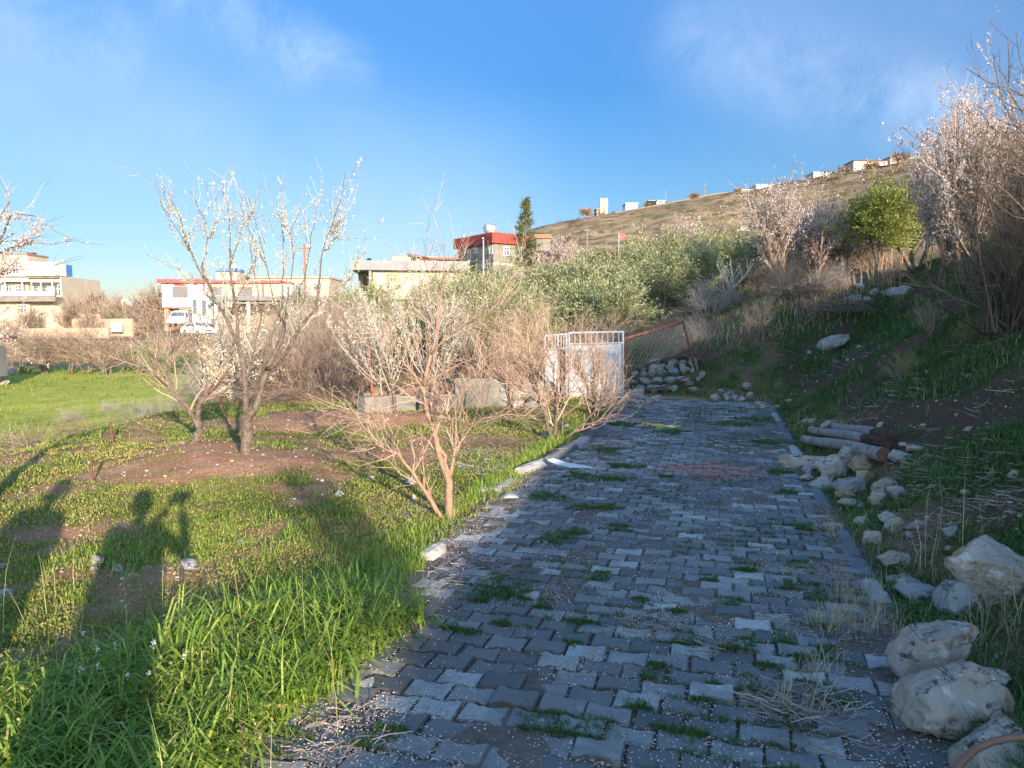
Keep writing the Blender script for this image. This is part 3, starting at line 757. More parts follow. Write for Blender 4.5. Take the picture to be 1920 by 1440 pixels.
    spots = [(1070, 1220, .045), (1230, 1270, .04), (1090, 1180, .07), (1370, 1145, .06), (1330, 1100, .05), (1285, 1215, .08), (1365, 1230, .05), (1470, 1215, .05),
             (1215, 1280, .04), (1100, 1390, .09), (1200, 1340, .05), (1250, 1385, .05), (1050, 1385, .06), (1300, 1400, .07), (1410, 1310, .07), (1510, 1310, .05),
             (1550, 1240, .06), (1480, 1110, .05), (930, 1110, .16), (960, 1125, .14), (905, 1130, .1), (1040, 1020, .13), (1075, 1010, .12), (1140, 960, .12), (1000, 1370, .07),
             (1090, 900, .2), (1150, 905, .2), (1130, 850, .25), (1170, 800, .3), (1260, 815, .25), (1380, 800, .35), (1420, 790, .35), (1440, 835, .3), (1460, 890, .12), (1400, 1080, .08),
             (1170, 880, .2), (1480, 930, .12), (1510, 1000, .1), (1500, 1070, .08), (1530, 1130, .07), (1545, 1190, .07), (1560, 1330, .08), (1480, 1370, .05), (1130, 1090, .05),
             (850, 1190, .06), (880, 1200, .05), (1020, 1145, .05), (690, 1400, .05), (735, 1400, .04), (530, 1410, .08), (1270, 1160, .04), (1200, 1140, .04), (1310, 1335, .05),
             (1090, 960, .12), (1020, 940, .15), (1250, 900, .08), (1160, 1000, .1), (1400, 1225, .06), (1440, 1270, .06), (1340, 1300, .04), (1505, 1255, .05), (940, 1180, .05)]
    for (px, py, rad) in spots:
        c = gpt(px, py); n = int(140 + 1400 * rad)
        a = rng.uniform(0, 6.28, n); q = rad * np.sqrt(rng.random(n)) * .9
        x = c[0] + q * np.cos(a) * (1.1 + .5 * np.sin(a * 3 + px)); y = c[1] + q * np.sin(a) * (1.0 + .5 * np.cos(a * 2 + py)); C = onz(x, y); C[:, 2] += .004
        D = dirs(n, .5); D[:, 0] += np.cos(a) * q / rad * .6; D[:, 1] += np.sin(a) * q / rad * .6
        hh = min(.05, .018 + rad * .18)
        s_, u_ = su(C[:, 0], C[:, 1]); jn = (np.round(s_ / .1405 - .5) + .5) * .1405 + rng.normal(0, .008, n); s_ = np.where((rng.random(n) < .7) & (rad < .12), jn, s_); xx, yy = xy(s_, u_); C[:, 0] = xx; C[:, 1] = yy
        mb.blades(C, D, rng.uniform(.4, 1.2, n) * hh, .0022 + .0006 * c[1], rng.uniform(.2, 1, n), np.clip(rng.normal(.4, .18, n), 0, .8))
        mb.leaves(C, dirs(n, .8), rng.uniform(.3, .7, n) * hh * .6 + .003, .005, np.clip(rng.normal(.4, .18, n), 0, .8))
    n = 9000; s = 2 + 14 * rng.random(n) ** 1.5; u = rng.uniform(U0, U1, n)
    row = np.round(s / .1405 - .5) + .5; s = row * .1405 + rng.normal(0, .006, n)
    ok = rng.random(n) < sst(.46, .66, fbm(s * 1.5, u * 2, 105, 4)); s, u = s[ok], u[ok]; x, y = xy(s, u); C = onz(x, y); n = len(C)
    C = np.repeat(C, 7, 0); C[:, :2] += rng.normal(0, .012, (len(C), 2)); n = len(C)
    mb.blades(C, dirs(n, .6), rng.uniform(.01, .035, n), .003 + .0004 * C[:, 1], .6, np.clip(rng.normal(.35, .2, n), 0, .8))
    tag(mb.build('joint_weeds', M['bankgrass']), 'small green weeds sprouting from the joints of the paving', 'weeds', kind='stuff')

    # fine dead twigs and straw lying about
    mb = MB()
    def litter(px, py, rad, n, L=(.05, .16), w=.0014):
        c = gpt(px, py); a = rng.uniform(0, 6.28, n); q = rad * np.sqrt(rng.random(n))
        x = c[0] + q * np.cos(a); y = c[1] + q * np.sin(a); C = onz(x, y) + np.stack([0 * x, 0 * x, .006 + .012 * rng.random(n)], 1)
        b = rng.uniform(0, 3.14, n); l = rng.uniform(*L, n)[:, None]
        E = C + l * np.stack([np.cos(b), np.sin(b), rng.normal(0, .12, n)], 1)
        Mi = (C + E) / 2 + rng.normal(0, .008, (n, 3)); P = np.stack([C, Mi, E], 1)
        P[:, :, 2] = np.maximum(P[:, :, 2], surfz(P[:, :, 0].ravel(), P[:, :, 1].ravel()).reshape(P.shape[:2]) + .004)
        mb.tubes(P, np.full((n, 3), w * rng.uniform(.7, 1.6)), 3, rng.random(n))
    for a in ((980, 900, .35, 120), (950, 945, .4, 130), (880, 1090, .3, 90), (1540, 1090, .22, 160), (1480, 1180, .18, 80), (1500, 1345, .18, 140), (1240, 1195, .16, 60), (1440, 1330, .14, 70),
              (620, 1400, .2, 60), (1100, 850, .5, 120), (1570, 1400, .2, 120), (1800, 930, .6, 200), (1760, 880, .5, 160), (1850, 960, .5, 160), (1330, 1230, .1, 30)):
        litter(*a)
    for a in ((1650, 760, 1.0, 200), (1550, 700, 1.2, 200), (1750, 700, 1.0, 200), (1850, 800, .9, 220), (1450, 690, 1.2, 150)): litter(*a[:3], a[3] // 3, L=(.06, .22), w=.0022)
    for a in ((790, 960, .3, 130), (900, 880, .5, 200), (930, 850, .4, 140)): litter(*a, L=(.08, .3), w=.0022)
    tag(mb.build('twig_litter', M['twiggrey']), 'fine dead twigs and straw scattered on path and bank', 'litter', kind='stuff')

    # small stones and clods in the soil
    ico = bmesh.new(); bmesh.ops.create_icosphere(ico, subdivisions=1, radius=1)
    iv = np.array([v.co[:] for v in ico.verts]); it = np.array([[v.index for v in f.verts] for f in ico.faces]); ico.free()
    mb = MB(); n = 11000
    x, y, r_ = polar(n, 2.8, 24, -46, 56, 1.3); s, u = su(x, y)
    ok = (((u < U0 - .1) | (u > U1 + .1)) & (rng.random(n) < .25 + .75 * masks(x, y)[0])); x, y, r_ = x[ok], y[ok], r_[ok]; C = onz(x, y); n = len(C)
    sc = rng.uniform(.003, .011, n) * (1 + .07 * r_)
    V = C[:, None] + iv[None] * sc[:, None, None] * rng.uniform(.6, 1.4, (n, 12, 1)) * rng.uniform(.7, 1.3, (n, 1, 3)) * [1, 1, .7]
    T = (np.arange(n) * 12)[:, None, None] + it[None]
    mb.add(V.reshape(-1, 3), T.reshape(-1, 3), np.repeat(rng.random(n), 12))
    tag(mb.build('pebbles', M['pebble']), 'small pale pebbles and clods strewn over the soil', 'pebbles', kind='stuff')
M['pebble'] = leafm('pebble', [(0, (.20, .11, .07)), (.5, (.38, .27, .19)), (1, (.55, .48, .40))], 0, .9)
M['purple'] = leafm('purple_nettle', [(0, (.30, .10, .20)), (.5, (.42, .18, .32)), (1, (.5, .3, .4))], .3, .6)
mk_grass()
# ================================================================== STONES
_ico = {}
def ico(sub):
    if sub not in _ico:
        bm = bmesh.new(); bmesh.ops.create_icosphere(bm, subdivisions=sub, radius=1)
        _ico[sub] = (np.array([v.co[:] for v in bm.verts]), np.array([[v.index for v in f.verts] for f in bm.faces])); bm.free()
    return _ico[sub]
def n3(p, s, seed):
    return (vnoise(p[:, 0] * s + 5, p[:, 1] * s, seed) + vnoise(p[:, 1] * s + 9, p[:, 2] * s, seed + 1) + vnoise(p[:, 2] * s, p[:, 0] * s + 3, seed + 2)) / 3 - .5
def rock_mesh(w, d, h, seed, sub=3, cuts=9, rough=1.0, holes=()):
    r = np.random.default_rng(seed)
    v, f = ico(sub); v = v.copy()
    v *= (1 + 1.1 * rough * n3(v, 1.2, seed)[:, None])
    for k in range(cuts + 9):
        n = r.normal(size=3); n /= np.linalg.norm(n); lim = r.uniform(.45, .82)
        dd = v @ n; over = np.clip(dd - lim, 0, None); v -= n * over[:, None] * .93
    rg = 1 - 2 * np.abs(n3(v, 3.1, seed + 7)) * 2
    v += v * (.22 * rough * n3(v, 3.4, seed + 7) - .10 * rough * sst(.80, 1.0, rg) + .12 * rough * n3(v, 9, seed + 9) + .07 * rough * n3(v, 21, seed + 3) + .035 * n3(v, 45, seed + 4))[:, None]
    for (hx, hy, hz, hr, hd) in holes:
        c = np.array([hx, hy, hz], float); c /= np.linalg.norm(c)
        q = v / np.linalg.norm(v, axis=1, keepdims=True); dd = np.linalg.norm((q - c) * [1, 1, 2.0], axis=1)
        v *= (1 - hd * sst(hr, hr * .45, dd))[:, None]
    ext = v.max(0) - v.min(0); v = v / ext * np.array([w, d, h])
    v -= (v.max(0) + v.min(0)) / 2
    return v, f
ROCKN = [0]; ORD = 'first second third fourth fifth sixth seventh eighth ninth tenth'.split()
def rock(px, py, wpx, hpx, label, mat='rock', name='rock', group=None, cat='rock', depth=.8, sub=3, rot=None, tilt=0.0, holes=(), cuts=9, rough=1.15, embed=.12, p=None):
    """stone whose foot stands where the photograph's pixel (px, py) meets the ground"""
    ROCKN[0] += 1; sd = 100 + ROCKN[0] * 13
    g = gpt(px, py) if p is None else np.array(p, float)
    w = wpx * g[1] / F; h = hpx * g[1] / F
    v, f = rock_mesh(w, w * depth, h * 1.08 / (1 - embed), sd, sub, cuts, rough, holes)
    a = rot if rot is not None else np.random.default_rng(sd).uniform(-.35, .35)
    ct, st_ = math.cos(tilt), math.sin(tilt); v = np.stack([v[:, 0] * ct - v[:, 2] * st_, v[:, 1], v[:, 0] * st_ + v[:, 2] * ct], 1)
    c, s_ = math.cos(a), math.sin(a); v = np.stack([v[:, 0] * c - v[:, 1] * s_, v[:, 0] * s_ + v[:, 1] * c, v[:, 2]], 1)
    hh = v[:, 2].max() - v[:, 2].min(); v[:, 2] += -v[:, 2].min() - hh * embed
    cen = np.array([g[0], g[1] + w * depth * .35, 0]); cen[2] = min(float(surfz(cen[0:1], cen[1:2])[0]), g[2] + .5 * h) if p is None else g[2]
    if p is not None: cen[1] = g[1]
    mb = MB(); mb.add(v + cen, f)
    o = mb.build(name, M[mat], origin=cen, smooth=(sub >= 4))
    return tag(o, label, cat, group)

# big boulders of the right foreground
rock(1872, 1140, 175, 118, 'large pale angular boulder at the right edge above the other big ones', 'rock', 'boulder', depth=.75, sub=5, tilt=-.42, rot=.1, rough=.7, embed=.05)
rock(1812, 1162, 86, 66, 'grey football-sized boulder just left below the large angular one', 'rockgrey', 'boulder', depth=.9, sub=4)
rock(1768, 1312, 170, 128, 'buff boulder with ochre bands and cracks beside the paving at lower right', 'rock', 'boulder', depth=.7, sub=5, rough=.8, cuts=7, rot=.15, embed=.06,
     holes=((.2, -.8, .55, .16, .10), (.65, -.7, .1, .2, .12), (-.3, -.9, .3, .1, .07)))
rock(1868, 1322, 66, 60, 'small buff boulder leaning against the right side of the ochre banded one', 'rock', 'boulder', depth=.8, sub=4)
rock(1822, 1402, 222, 138, 'rounded pale boulder with dark holes in its face at lower right', 'rock', 'boulder', depth=.75, sub=5, rough=.55, cuts=5, rot=-.05, embed=.05,
     holes=((.12, -1, -.02, .17, .22), (.32, -.95, .30, .13, .14), (-.22, -1, .0, .09, .12), (-.75, -.8, -.1, .16, .12)))
rock(1895, 1500, 190, 120, 'boulder cut off by the bottom right corner under the brown hose', 'rock', 'boulder', depth=.8, sub=4, rough=.6)
rock(1712, 1115, 62, 34, 'flat whitish stone with orange tip between the kerb and the big angular boulder', 'rock', depth=.6)
rock(1680, 1072, 72, 32, 'triangular pale stone lying in the right verge above the dry grass', 'rock', depth=.5)
rock(1695, 1100, 56, 18, 'flat grey stone sunk in the verge below the triangular pale stone', 'rockgrey', depth=.6)
rock(1722, 1135, 70, 34, 'long pink-grey stone half hidden by grass left of the grey boulder', 'rockgrey', depth=.5)
rock(1788, 1012, 36, 24, 'single faceted grey stone on the bank foot right of the verge stones', 'rockgrey', depth=.8)
rock(1785, 1038, 24, 14, 'small yellowish stone just below the faceted grey stone', 'rockochre')
rock(1720, 992, 48, 16, 'narrow white wedge-shaped stone lying tilted on the verge', 'rock', depth=.4, tilt=.2)
rock(1680, 1005, 46, 34, 'orange-white stone at the lower end of the right stone heap', 'rock')
rock(1668, 985, 36, 22, 'pale lump directly above the orange-white stone of the right verge', 'rock')
rock(1640, 1022, 48, 24, 'mottled brown and white stone beside the right kerb', 'rock', depth=.6)
rock(1624, 986, 36, 16, 'low white stone in grass right of the loose white block', 'rock')
rock(1712, 1012, 24, 14, 'small bluish stone in the verge grass below the white wedge stone', 'rockgrey')
# heap below the logs
rock(1520, 886, 105, 30, 'long cream stone slab at the head of the stone heap beside the path', 'rock', depth=.45, embed=.08, rough=.6, cuts=5)
rock(1572, 896, 66, 40, 'cream slab leaning down to the right from the long cream slab', 'rock', depth=.5, tilt=-.12, rough=.6, cuts=5)
rock(1557, 905, 42, 28, 'upright cream and rust stone in the middle of the stone heap', 'rock')
rock(1517, 896, 24, 20, 'small grey-white stone stacked above another at the left of the heap', 'rockgrey')
rock(1515, 907, 27, 12, 'small white stone at the left foot of the heap', 'rock')
rock(1596, 876, 40, 36, 'rounded pale stone right under the near log', 'rock')
rock(1620, 885, 50, 28, 'ochre-yellow stone under the cut end of the near log', 'rockochre')
rock(1624, 910, 34, 28, 'brown-yellow stone below the larger ochre one', 'rockochre')
rock(1548, 922, 56, 26, 'wide smooth grey stone at the lower left of the heap', 'rockgrey', depth=.6)
rock(1602, 932, 56, 34, 'big rounded grey stone in the centre bottom of the heap', 'rockgrey')
rock(1665, 922, 66, 26, 'long white stone at the right end of the heap', 'rock', depth=.5)
rock(1682, 935, 32, 24, 'grey stone tucked under the right end of the long white stone', 'rockgrey')
rock(1648, 950, 34, 30, 'white stone with bluish side at the bottom right of the heap', 'rock')
rock(1590, 942, 38, 20, 'rusty stained stone at the very bottom of the heap', 'rockochre')
rock(1600, 953, 50, 12, 'thin flat stone lying in grass under the rusty stained stone', 'rock')
rock(1530, 872, 30, 16, 'bluish stone in shadow under the logs', 'rockgrey')
rock(1692, 865, 44, 20, 'greenish grey stone at the right of the cut log end', 'rockgrey', depth=.5)
rock(1722, 848, 34, 12, 'pale flat stone uphill of the logs', 'rock')
rock(1697, 838, 20, 8, 'small pale stone uphill next to the rotten log end', 'rock')
rock(1520, 797, 28, 13, 'tilted pale stone above the left end of the logs', 'rock', tilt=.3)
rock(1555, 800, 26, 10, 'narrow pale stone above the middle of the logs', 'rock', tilt=.3)
rock(1652, 805, 20, 12, 'pale stone on the slope behind the far log', 'rock', tilt=.3)
rock(1818, 808, 18, 10, 'pinkish stone high on the shaded slope', 'rock', tilt=.3)
rock(1732, 803, 12, 7, 'tiny white stone on the slope between two pale ones', 'rock')
rock(1865, 893, 18, 10, 'yellow stone on bare bank soil at the far right', 'rockochre')
rock(1905, 895, 26, 14, 'pale stone at the right edge beside the yellow stone', 'rock', tilt=.2)
rock(1816, 930, 22, 10, 'orange-brown stone on bare soil right of the heap', 'rockochre')
for (px, py, lb) in ((1815, 707, 'tiny pale stone high on bare bank soil below the dark thicket'), (1590, 678, 'tiny round stone just below the long rock outcrop'), (1612, 653, 'tiny flat stone right of the outcrop knob'), (1740, 700, 'tiny stone on the slope between outcrop and thicket'), (1853, 806, 'tiny stone right of the pinkish bank stone'), (1795, 782, 'tiny stone uphill of the pinkish bank stone'), (1518, 665, 'tiny stone left of the long rock outcrop')):
    rock(px, py, 8, 6, lb, 'rock', 'stone', 'tiny stones scattered over the shaded bank', 'stone', sub=2)
rock(1564, 660, 62, 22, 'long white rock outcrop on the shaded slope', 'rockgrey', 'rock_outcrop', cat='rock', depth=.4, tilt=.42)
rock(1592, 642, 16, 12, 'white knob at the upper tip of the long rock outcrop', 'rock', tilt=.2)
# row on the bank lip
for (px, py, w, h, lb) in ((1588, 568, 16, 10, 'leftmost small stone of the row on the bank lip'), (1605, 571, 22, 16, 'second stone from the left in the row on the bank lip'),
                       (1628, 570, 22, 11, 'low flat stone third in the row on the bank lip'), (1640, 560, 20, 16, 'taller pale stone standing in the row on the bank lip'),
                       (1683, 562, 44, 20, 'biggest grey stone of the row on the bank lip'), (1704, 550, 26, 16, 'pale stone right of the biggest one on the bank lip')):
    rock(px, py, w, h, lb, 'rockgrey', group='row of stones on the lip of the bank')
# at the end of the path, right side
for (px, py, w, h, m, lb) in ((1343, 756, 20, 14, 'rock', 'cream rounded stone at the left end of the right-hand pile by the path end'),
                           (1364, 756, 17, 14, 'rock', 'second cream rounded stone beside the leftmost of the right-hand pile'),
                           (1352, 742, 15, 12, 'rockgrey', 'grey stone on top of the two cream rounded ones'),
                           (1370, 744, 20, 10, 'rockgrey', 'flat grey stone behind the cream rounded ones'),
                           (1402, 735, 22, 15, 'rock', 'white stone lying apart highest at the right-hand pile'),
                           (1406, 748, 14, 13, 'rock', 'upright white stone right in the right-hand pile'),
                           (1380, 752, 15, 10, 'rockgrey', 'blue-grey stone in the middle of the right-hand pile'),
                           (1393, 756, 18, 9, 'rock', 'low white stone at the foot of the right-hand pile'),
                           (1425, 764, 18, 8, 'rock', 'low pale stone right of the pile towards the kerb'),
                           (1434, 770, 15, 7, 'rock', 'pale stone just before the start of the right kerb'),
                           (1460, 767, 22, 7, 'rock', 'flat pale stone on the bank foot above the right kerb'),
                           (1478, 758, 16, 9, 'rock', 'tilted pale stone highest on the bank foot above the right kerb')):
    rock(px, py, w, h, lb, m, group='pile of stones at the right of the path end')
# heap beside the foot of the gate
heapL = [(1196, 748, 28, 18, 'rock'), (1188, 760, 20, 10, 'rockgrey'), (1172, 756, 18, 10, 'rock'), (1198, 764, 24, 10, 'rock'), (1218, 762, 16, 10, 'rock'), (1230, 758, 20, 14, 'rock'),
         (1186, 744, 14, 14, 'rock'), (1176, 742, 16, 12, 'rock'), (1163, 748, 16, 10, 'rockgrey'), (1150, 745, 14, 9, 'rock'), (1140, 752, 18, 9, 'rock'), (1128, 756, 16, 8, 'rockgrey'),
         (1152, 756, 18, 9, 'rockgrey'), (1200, 771, 22, 8, 'rock'), (1225, 768, 12, 6, 'rockgrey'), (1133, 744, 14, 8, 'rock')]
lbs = ['large cream stone on top of the heap at the gate foot', 'smooth blue-grey stone in the heap at the gate foot', 'white stone on the path edge below the gate heap',
       'flat ochre stone in front of the gate heap', 'rounded cream stone at the right of the gate heap', 'rightmost grey-white stone of the gate heap',
       'upright cream stone in the rear of the gate heap', 'cream block against the white gate leaf', 'grey block left of the cream block by the gate', 'small cream block under the gate panel',
       'flat cream block left under the gate panel', 'grey flat block at the left end under the gate', 'grey block in the lower course under the gate', 'flat cream stone lying nearest on the paving by the heap',
       'small grey stone beside the flat cream one on the paving', 'small cream block in the upper course left under the gate']
for (a, lb) in zip(heapL, lbs): rock(a[0], a[1], a[2], a[3], lb, a[4], group='heap of stones at the foot of the gate')
pl = gpt(1206, 756)
mb = MB(); mb.box((-.16, -.10, 0), (.20, .10, .035), .5)
o = mb.build('stone_slab', M['rockgrey']); o.location = tuple(pl + [0, 0, .09]); o.rotation_euler = (.12, .22, .1); tag(o, 'thin tilted grey slab lying across the heap at the gate foot', 'slab')
# behind the rusty fence frame: two dry-stone steps and loose stones above
FN = 17.4
k = 0
for row, (y0, py0, py1, x0, x1) in enumerate(((FN + .0, 735, 735, 1172, 1270), (FN + .18, 722, 718, 1172, 1290), (FN + .35, 708, 700, 1180, 1300))):
    x = x0; cnt = 0
    while x < x1:
        w = float(rng.uniform(15, 26)); t_ = (x - x0) / (x1 - x0)
        q = at(x + w / 2, py0 + (py1 - py0) * t_, y0)
        nn_ = int(k - row * 0); rock(0, 0, w * 1.05, 13, ORD[cnt] + ' stone from the left, ' + ('bottom', 'middle', 'top')[row] + ' course of the wall under the rusty frame', 'rockgrey' if k % 3 else 'rock', 'wall_stone', 'stones of the dry-laid wall under the rusty frame', 'stone', p=(q[0], q[1], q[2]), sub=2, cuts=6, rough=.5, embed=0.02)
        x += w; k += 1; cnt += 1
for (px, py, w, h, m, lb) in ((1228, 700, 22, 14, 'rock', 'cream stone above the low wall seen through the frame'), (1243, 693, 14, 10, 'rock', 'small rounded stone beside the cream one above the low wall'),
                           (1259, 697, 18, 16, 'rockgrey', 'grey cube-like stone in the middle above the low wall'), (1264, 685, 22, 10, 'rock', 'white flat stone at the back above the low wall'),
                           (1282, 697, 18, 14, 'rock', 'yellowish stone right above the low wall'), (1282, 685, 14, 9, 'rock', 'small white stone at the back right above the low wall'),
                           (1300, 690, 20, 18, 'rock', 'cream stone behind the right post of the frame'), (1186, 700, 14, 8, 'rock', 'small stone left above the low wall'),
                           (1205, 697, 18, 10, 'rockochre', 'brownish stone above the left end of the low wall'), (1229, 686, 20, 12, 'rock', 'cream block higher on the slope behind the frame'),
                           (1317, 710, 14, 12, 'rock', 'cream stone right outside the frame post'), (1310, 716, 8, 8, 'rock', 'tiny stone below the cream stone outside the frame'),
                           (1250, 735, 36, 10, 'rock', 'long flat pale stone at the foot of the low wall'), (1292, 728, 22, 10, 'rock', 'pair-forming pale stone lying in grass right of the frame foot'),
                           (1300, 735, 24, 9, 'rock', 'tilted pale stone nearest in the grass right of the frame foot'), (1270, 645, 12, 5, 'rock', 'white pebble-like stone high on the green slope behind the mesh'),
                           (1258, 640, 10, 4, 'rock', 'flat white stone on the green slope behind the mesh')):
    rock(px, py, w, h, lb, m, group='loose stones behind and beside the rusty frame', sub=2)
# stones in the meadow
for (px, py, w, h, m, lb) in ((180, 1066, 26, 22, 'rock', 'cream rounded stone between the two shadows in the meadow'), (174, 1078, 22, 12, 'rock', 'pinkish stone touching the cream rounded one'),
                           (218, 1075, 30, 14, 'rockgrey', 'pale faceted stone on the left edge of the photographer shadow'), (350, 1068, 34, 18, 'rockgrey', 'grey block at the right foot of the photographer shadow'),
                           (274, 1070, 18, 7, 'rock', 'small flat pink stone within the photographer shadow'), (8, 1125, 28, 16, 'rockgrey', 'bluish stone cut by the left edge in dark grass'),
                           (5, 1066, 16, 8, 'rock', 'small white stone at the left edge in the shadow'), (770, 912, 28, 11, 'rock', 'flat cream stone between the front tree stems'),
                           (636, 935, 20, 12, 'rock', 'buff stone in the grass left of the front tree'), (695, 902, 15, 8, 'rock', 'cream stone farther back left of the front tree'),
                           (776, 942, 14, 14, 'rock', 'upright cream stone just left of the front tree foot'), (730, 901, 11, 5, 'rock', 'small pinkish stone right of the cream one behind the front tree'),
                           (767, 982, 12, 8, 'rock', 'white stone in the dark hollow by the front tree foot'), (450, 1022, 26, 9, 'rockgrey', 'flat grey stone in weeds beyond the tall grass'),
                           (1025, 822, 24, 10, 'rock', 'white stone by the bare tree beside the kerb'), (1064, 806, 16, 10, 'rock', 'pale stone behind the bare tree beside the kerb'),
                           (940, 925, 30, 14, 'rockgrey', 'grey stone in grass left of the broken kerb'), (906, 925, 30, 8, 'rockgrey', 'low greenish stone left of the grey one by the kerb'),
                           (955, 942, 40, 9, 'kerblight', 'flat broken piece at the end of the left kerb'), (250, 835, 9, 5, 'rock', 'small orange stone by the brush edge'),
                           (342, 833, 10, 5, 'rock', 'small cream stone near the second tree'), (45, 876, 10, 6, 'rock', 'small stone in the left meadow strip'),
                           (1068, 874, 0, 0, '', ''), (1067, 872, 16, 9, 'rock', 'small white stone on the paving beside the left kerb'), (1222, 886, 20, 8, 'rock', 'cream lump on the paving left of the red pavers'),
                           (1432, 1082, 14, 8, 'rock', 'small pinkish stone lying on the paving'), (1200, 804, 26, 5, 'rock', 'flat cream stone at the left end of the yellow strap')):
    if w: rock(px, py, w, h, lb, m, group='single stones lying about', sub=3 if h > 12 else 2)

# ================================================================== KERBS
def kerb_stone(p0, p1, label, mat, wid=.15, hgt=.10, group=None, tilt=0.0):
    p0 = np.array(p0); p1 = np.array(p1); d = p1 - p0; L = np.hypot(d[0], d[1]); a = math.atan2(d[1], d[0])
    prof = np.array([(-.5, -.9), (-.5, .55), (-.36, .9), (-.1, 1), (.2, .97), (.42, .72), (.5, .3), (.5, -.9)]) * [wid, hgt]
    nseg = 7; V = []
    for i in range(nseg):
        t = i / (nseg - 1); c = p0 + d * t; e = 1 - .06 * (i in (0, nseg - 1))
        jit = rng.normal(0, .0035, (8, 2))
        pr = prof * e + jit
        nx, ny = d[1] / L, -d[0] / L
        V.append(np.stack([c[0] + nx * pr[:, 0], c[1] + ny * pr[:, 0], c[2] + pr[:, 1] + tilt * pr[:, 0]], 1))
    V = np.concatenate(V); q = []
    for i in range(nseg - 1):
        for j in range(8):
            q.append([i * 8 + j, i * 8 + (j + 1) % 8, (i + 1) * 8 + (j + 1) % 8, (i + 1) * 8 + j])
    cap = []
    for e in (0, (nseg - 1) * 8):
        for j in range(1, 7): cap.append([e, e + j, e + j + 1] if e else [e, e + j + 1, e + j])
    mb = MB(); mb.add(V, q); mb.t.append(np.array(cap))
    o = mb.build('kerb_stone', M[mat], origin=(p0 + p1) / 2, smooth=False)
    return tag(o, label, 'kerb stone', group)
def kp(px, py, dz=0.0):
    g = gpt(px, py); return g + [0, 0, dz]
LK = 'kerb stones along the left of the path'; RK = 'kerb stones along the right of the path'
for (a, b, m, h, lb) in (((975, 893), (1026, 873), 'kerblight', .10, 'light grey worn kerb stone behind the white shard'), ((1030, 871), (1052, 858), 'kerb', .11, 'dark kerb stone next to the worn light one on the left'),
                      ((1054, 856), (1074, 844), 'kerb', .11, 'dark kerb stone beyond a white joint by the bare tree'), ((1077, 842), (1100, 828), 'kerblight', .09, 'pale kerb stone between dark ones past the bare tree'),
                      ((1102, 826), (1118, 812), 'kerb', .10, 'dark kerb stone with white joint further along the left'), ((1120, 810), (1136, 796), 'kerb', .10, 'farthest dark kerb stone before the gate'),
                      ((924, 925), (960, 905), 'kerblight', .05, 'sunken broken kerb stone overgrown by grass'), ((1150, 770), (1160, 764), 'kerblight', .04, 'small pale kerb piece near the gate heap')):
    kerb_stone(kp(*a), kp(*b), lb, m, hgt=h, group=LK)
kerb_stone(kp(797, 1058), kp(826, 1040), 'whitish end block of the left kerb in bright grass', 'plaster' if 0 else 'kerblight', .12, .09)
for i, (a, b, m, lb) in enumerate((((1452, 778), (1460, 792), 'kerblight', 'first pale kerb stone at the far end on the right'), ((1461, 795), (1472, 812), 'kerb', 'dark kerb stone second from the far end on the right'),
                      ((1473, 815), (1484, 836), 'kerb', 'dark kerb stone right before the logs'), ((1486, 842), (1498, 862), 'kerblight', 'bluish kerb stone touching the long cream slab'),
                      ((1528, 925), (1545, 955), 'kerb', 'dark kerb stone just left of the stone heap'), ((1575, 1004), (1600, 1052), 'kerb', 'dark kerb stone below the loose white block'),
                      ((1603, 1058), (1625, 1092), 'kerb', 'cracked kerb stone with a pale near end in the verge'), ((1630, 1100), (1655, 1140), 'kerblight', 'nearest kerb stone half buried in dry grass'))):
    kerb_stone(kp(*a, -.015), kp(*b, -.015), lb, m, .13, .07, RK)
# loose white block on the right kerb
g = kp(1562, 1000); mb = MB(); v, f = rock_mesh(.165, .07, .075, 5, 4, 0, .15); v = np.sign(v) * np.abs(v / [.0825, .035, .0375]) ** .5 * [.0825, .035, .0375] * .92
mb.add(v, f); o = mb.build('stone_block', M['rock'], smooth=True); o.location = (g[0], g[1] + .03, g[2] + .04); o.rotation_euler = (0, .03, .05); tag(o, 'loose rounded white block lying across the right kerb', 'stone block')
g = kp(1537, 982); mb = MB(); v, f = rock_mesh(.14, .06, .03, 6, 3, 0, .3); mb.add(v, f); o = mb.build('stone_block', M['rock'], smooth=True); o.location = tuple(g + [0.02, .06, .04]); tag(o, 'thin bluish white stone behind the loose white block', 'stone block')

# broken tilted paver by the grass
g = kp(672, 1304); mb = MB()
pv = np.array([(-.09, -.03), (-.03, -.075), (.05, -.055), (.08, .06), (.02, .05), (-.04, .065)])
V = np.concatenate([np.c_[pv, np.zeros(6)], np.c_[pv * .96, np.full(6, .028)], np.c_[pv * .88, np.full(6, .033)]])
q = [[k * 6 + j, k * 6 + (j + 1) % 6, (k + 1) * 6 + (j + 1) % 6, (k + 1) * 6 + j] for k in range(2) for j in range(6)]
mb.add(V, q); mb.q.append(np.array([[12, 13, 14, 15], [12, 15, 16, 17]]))
o = mb.build('loose_paver', M['kerblight']); o.location = tuple(g + [0, 0, .004]); o.rotation_euler = (.18, -.10, .3); tag(o, 'loose worn paver lying tilted where the tall grass meets the paving', 'paver')

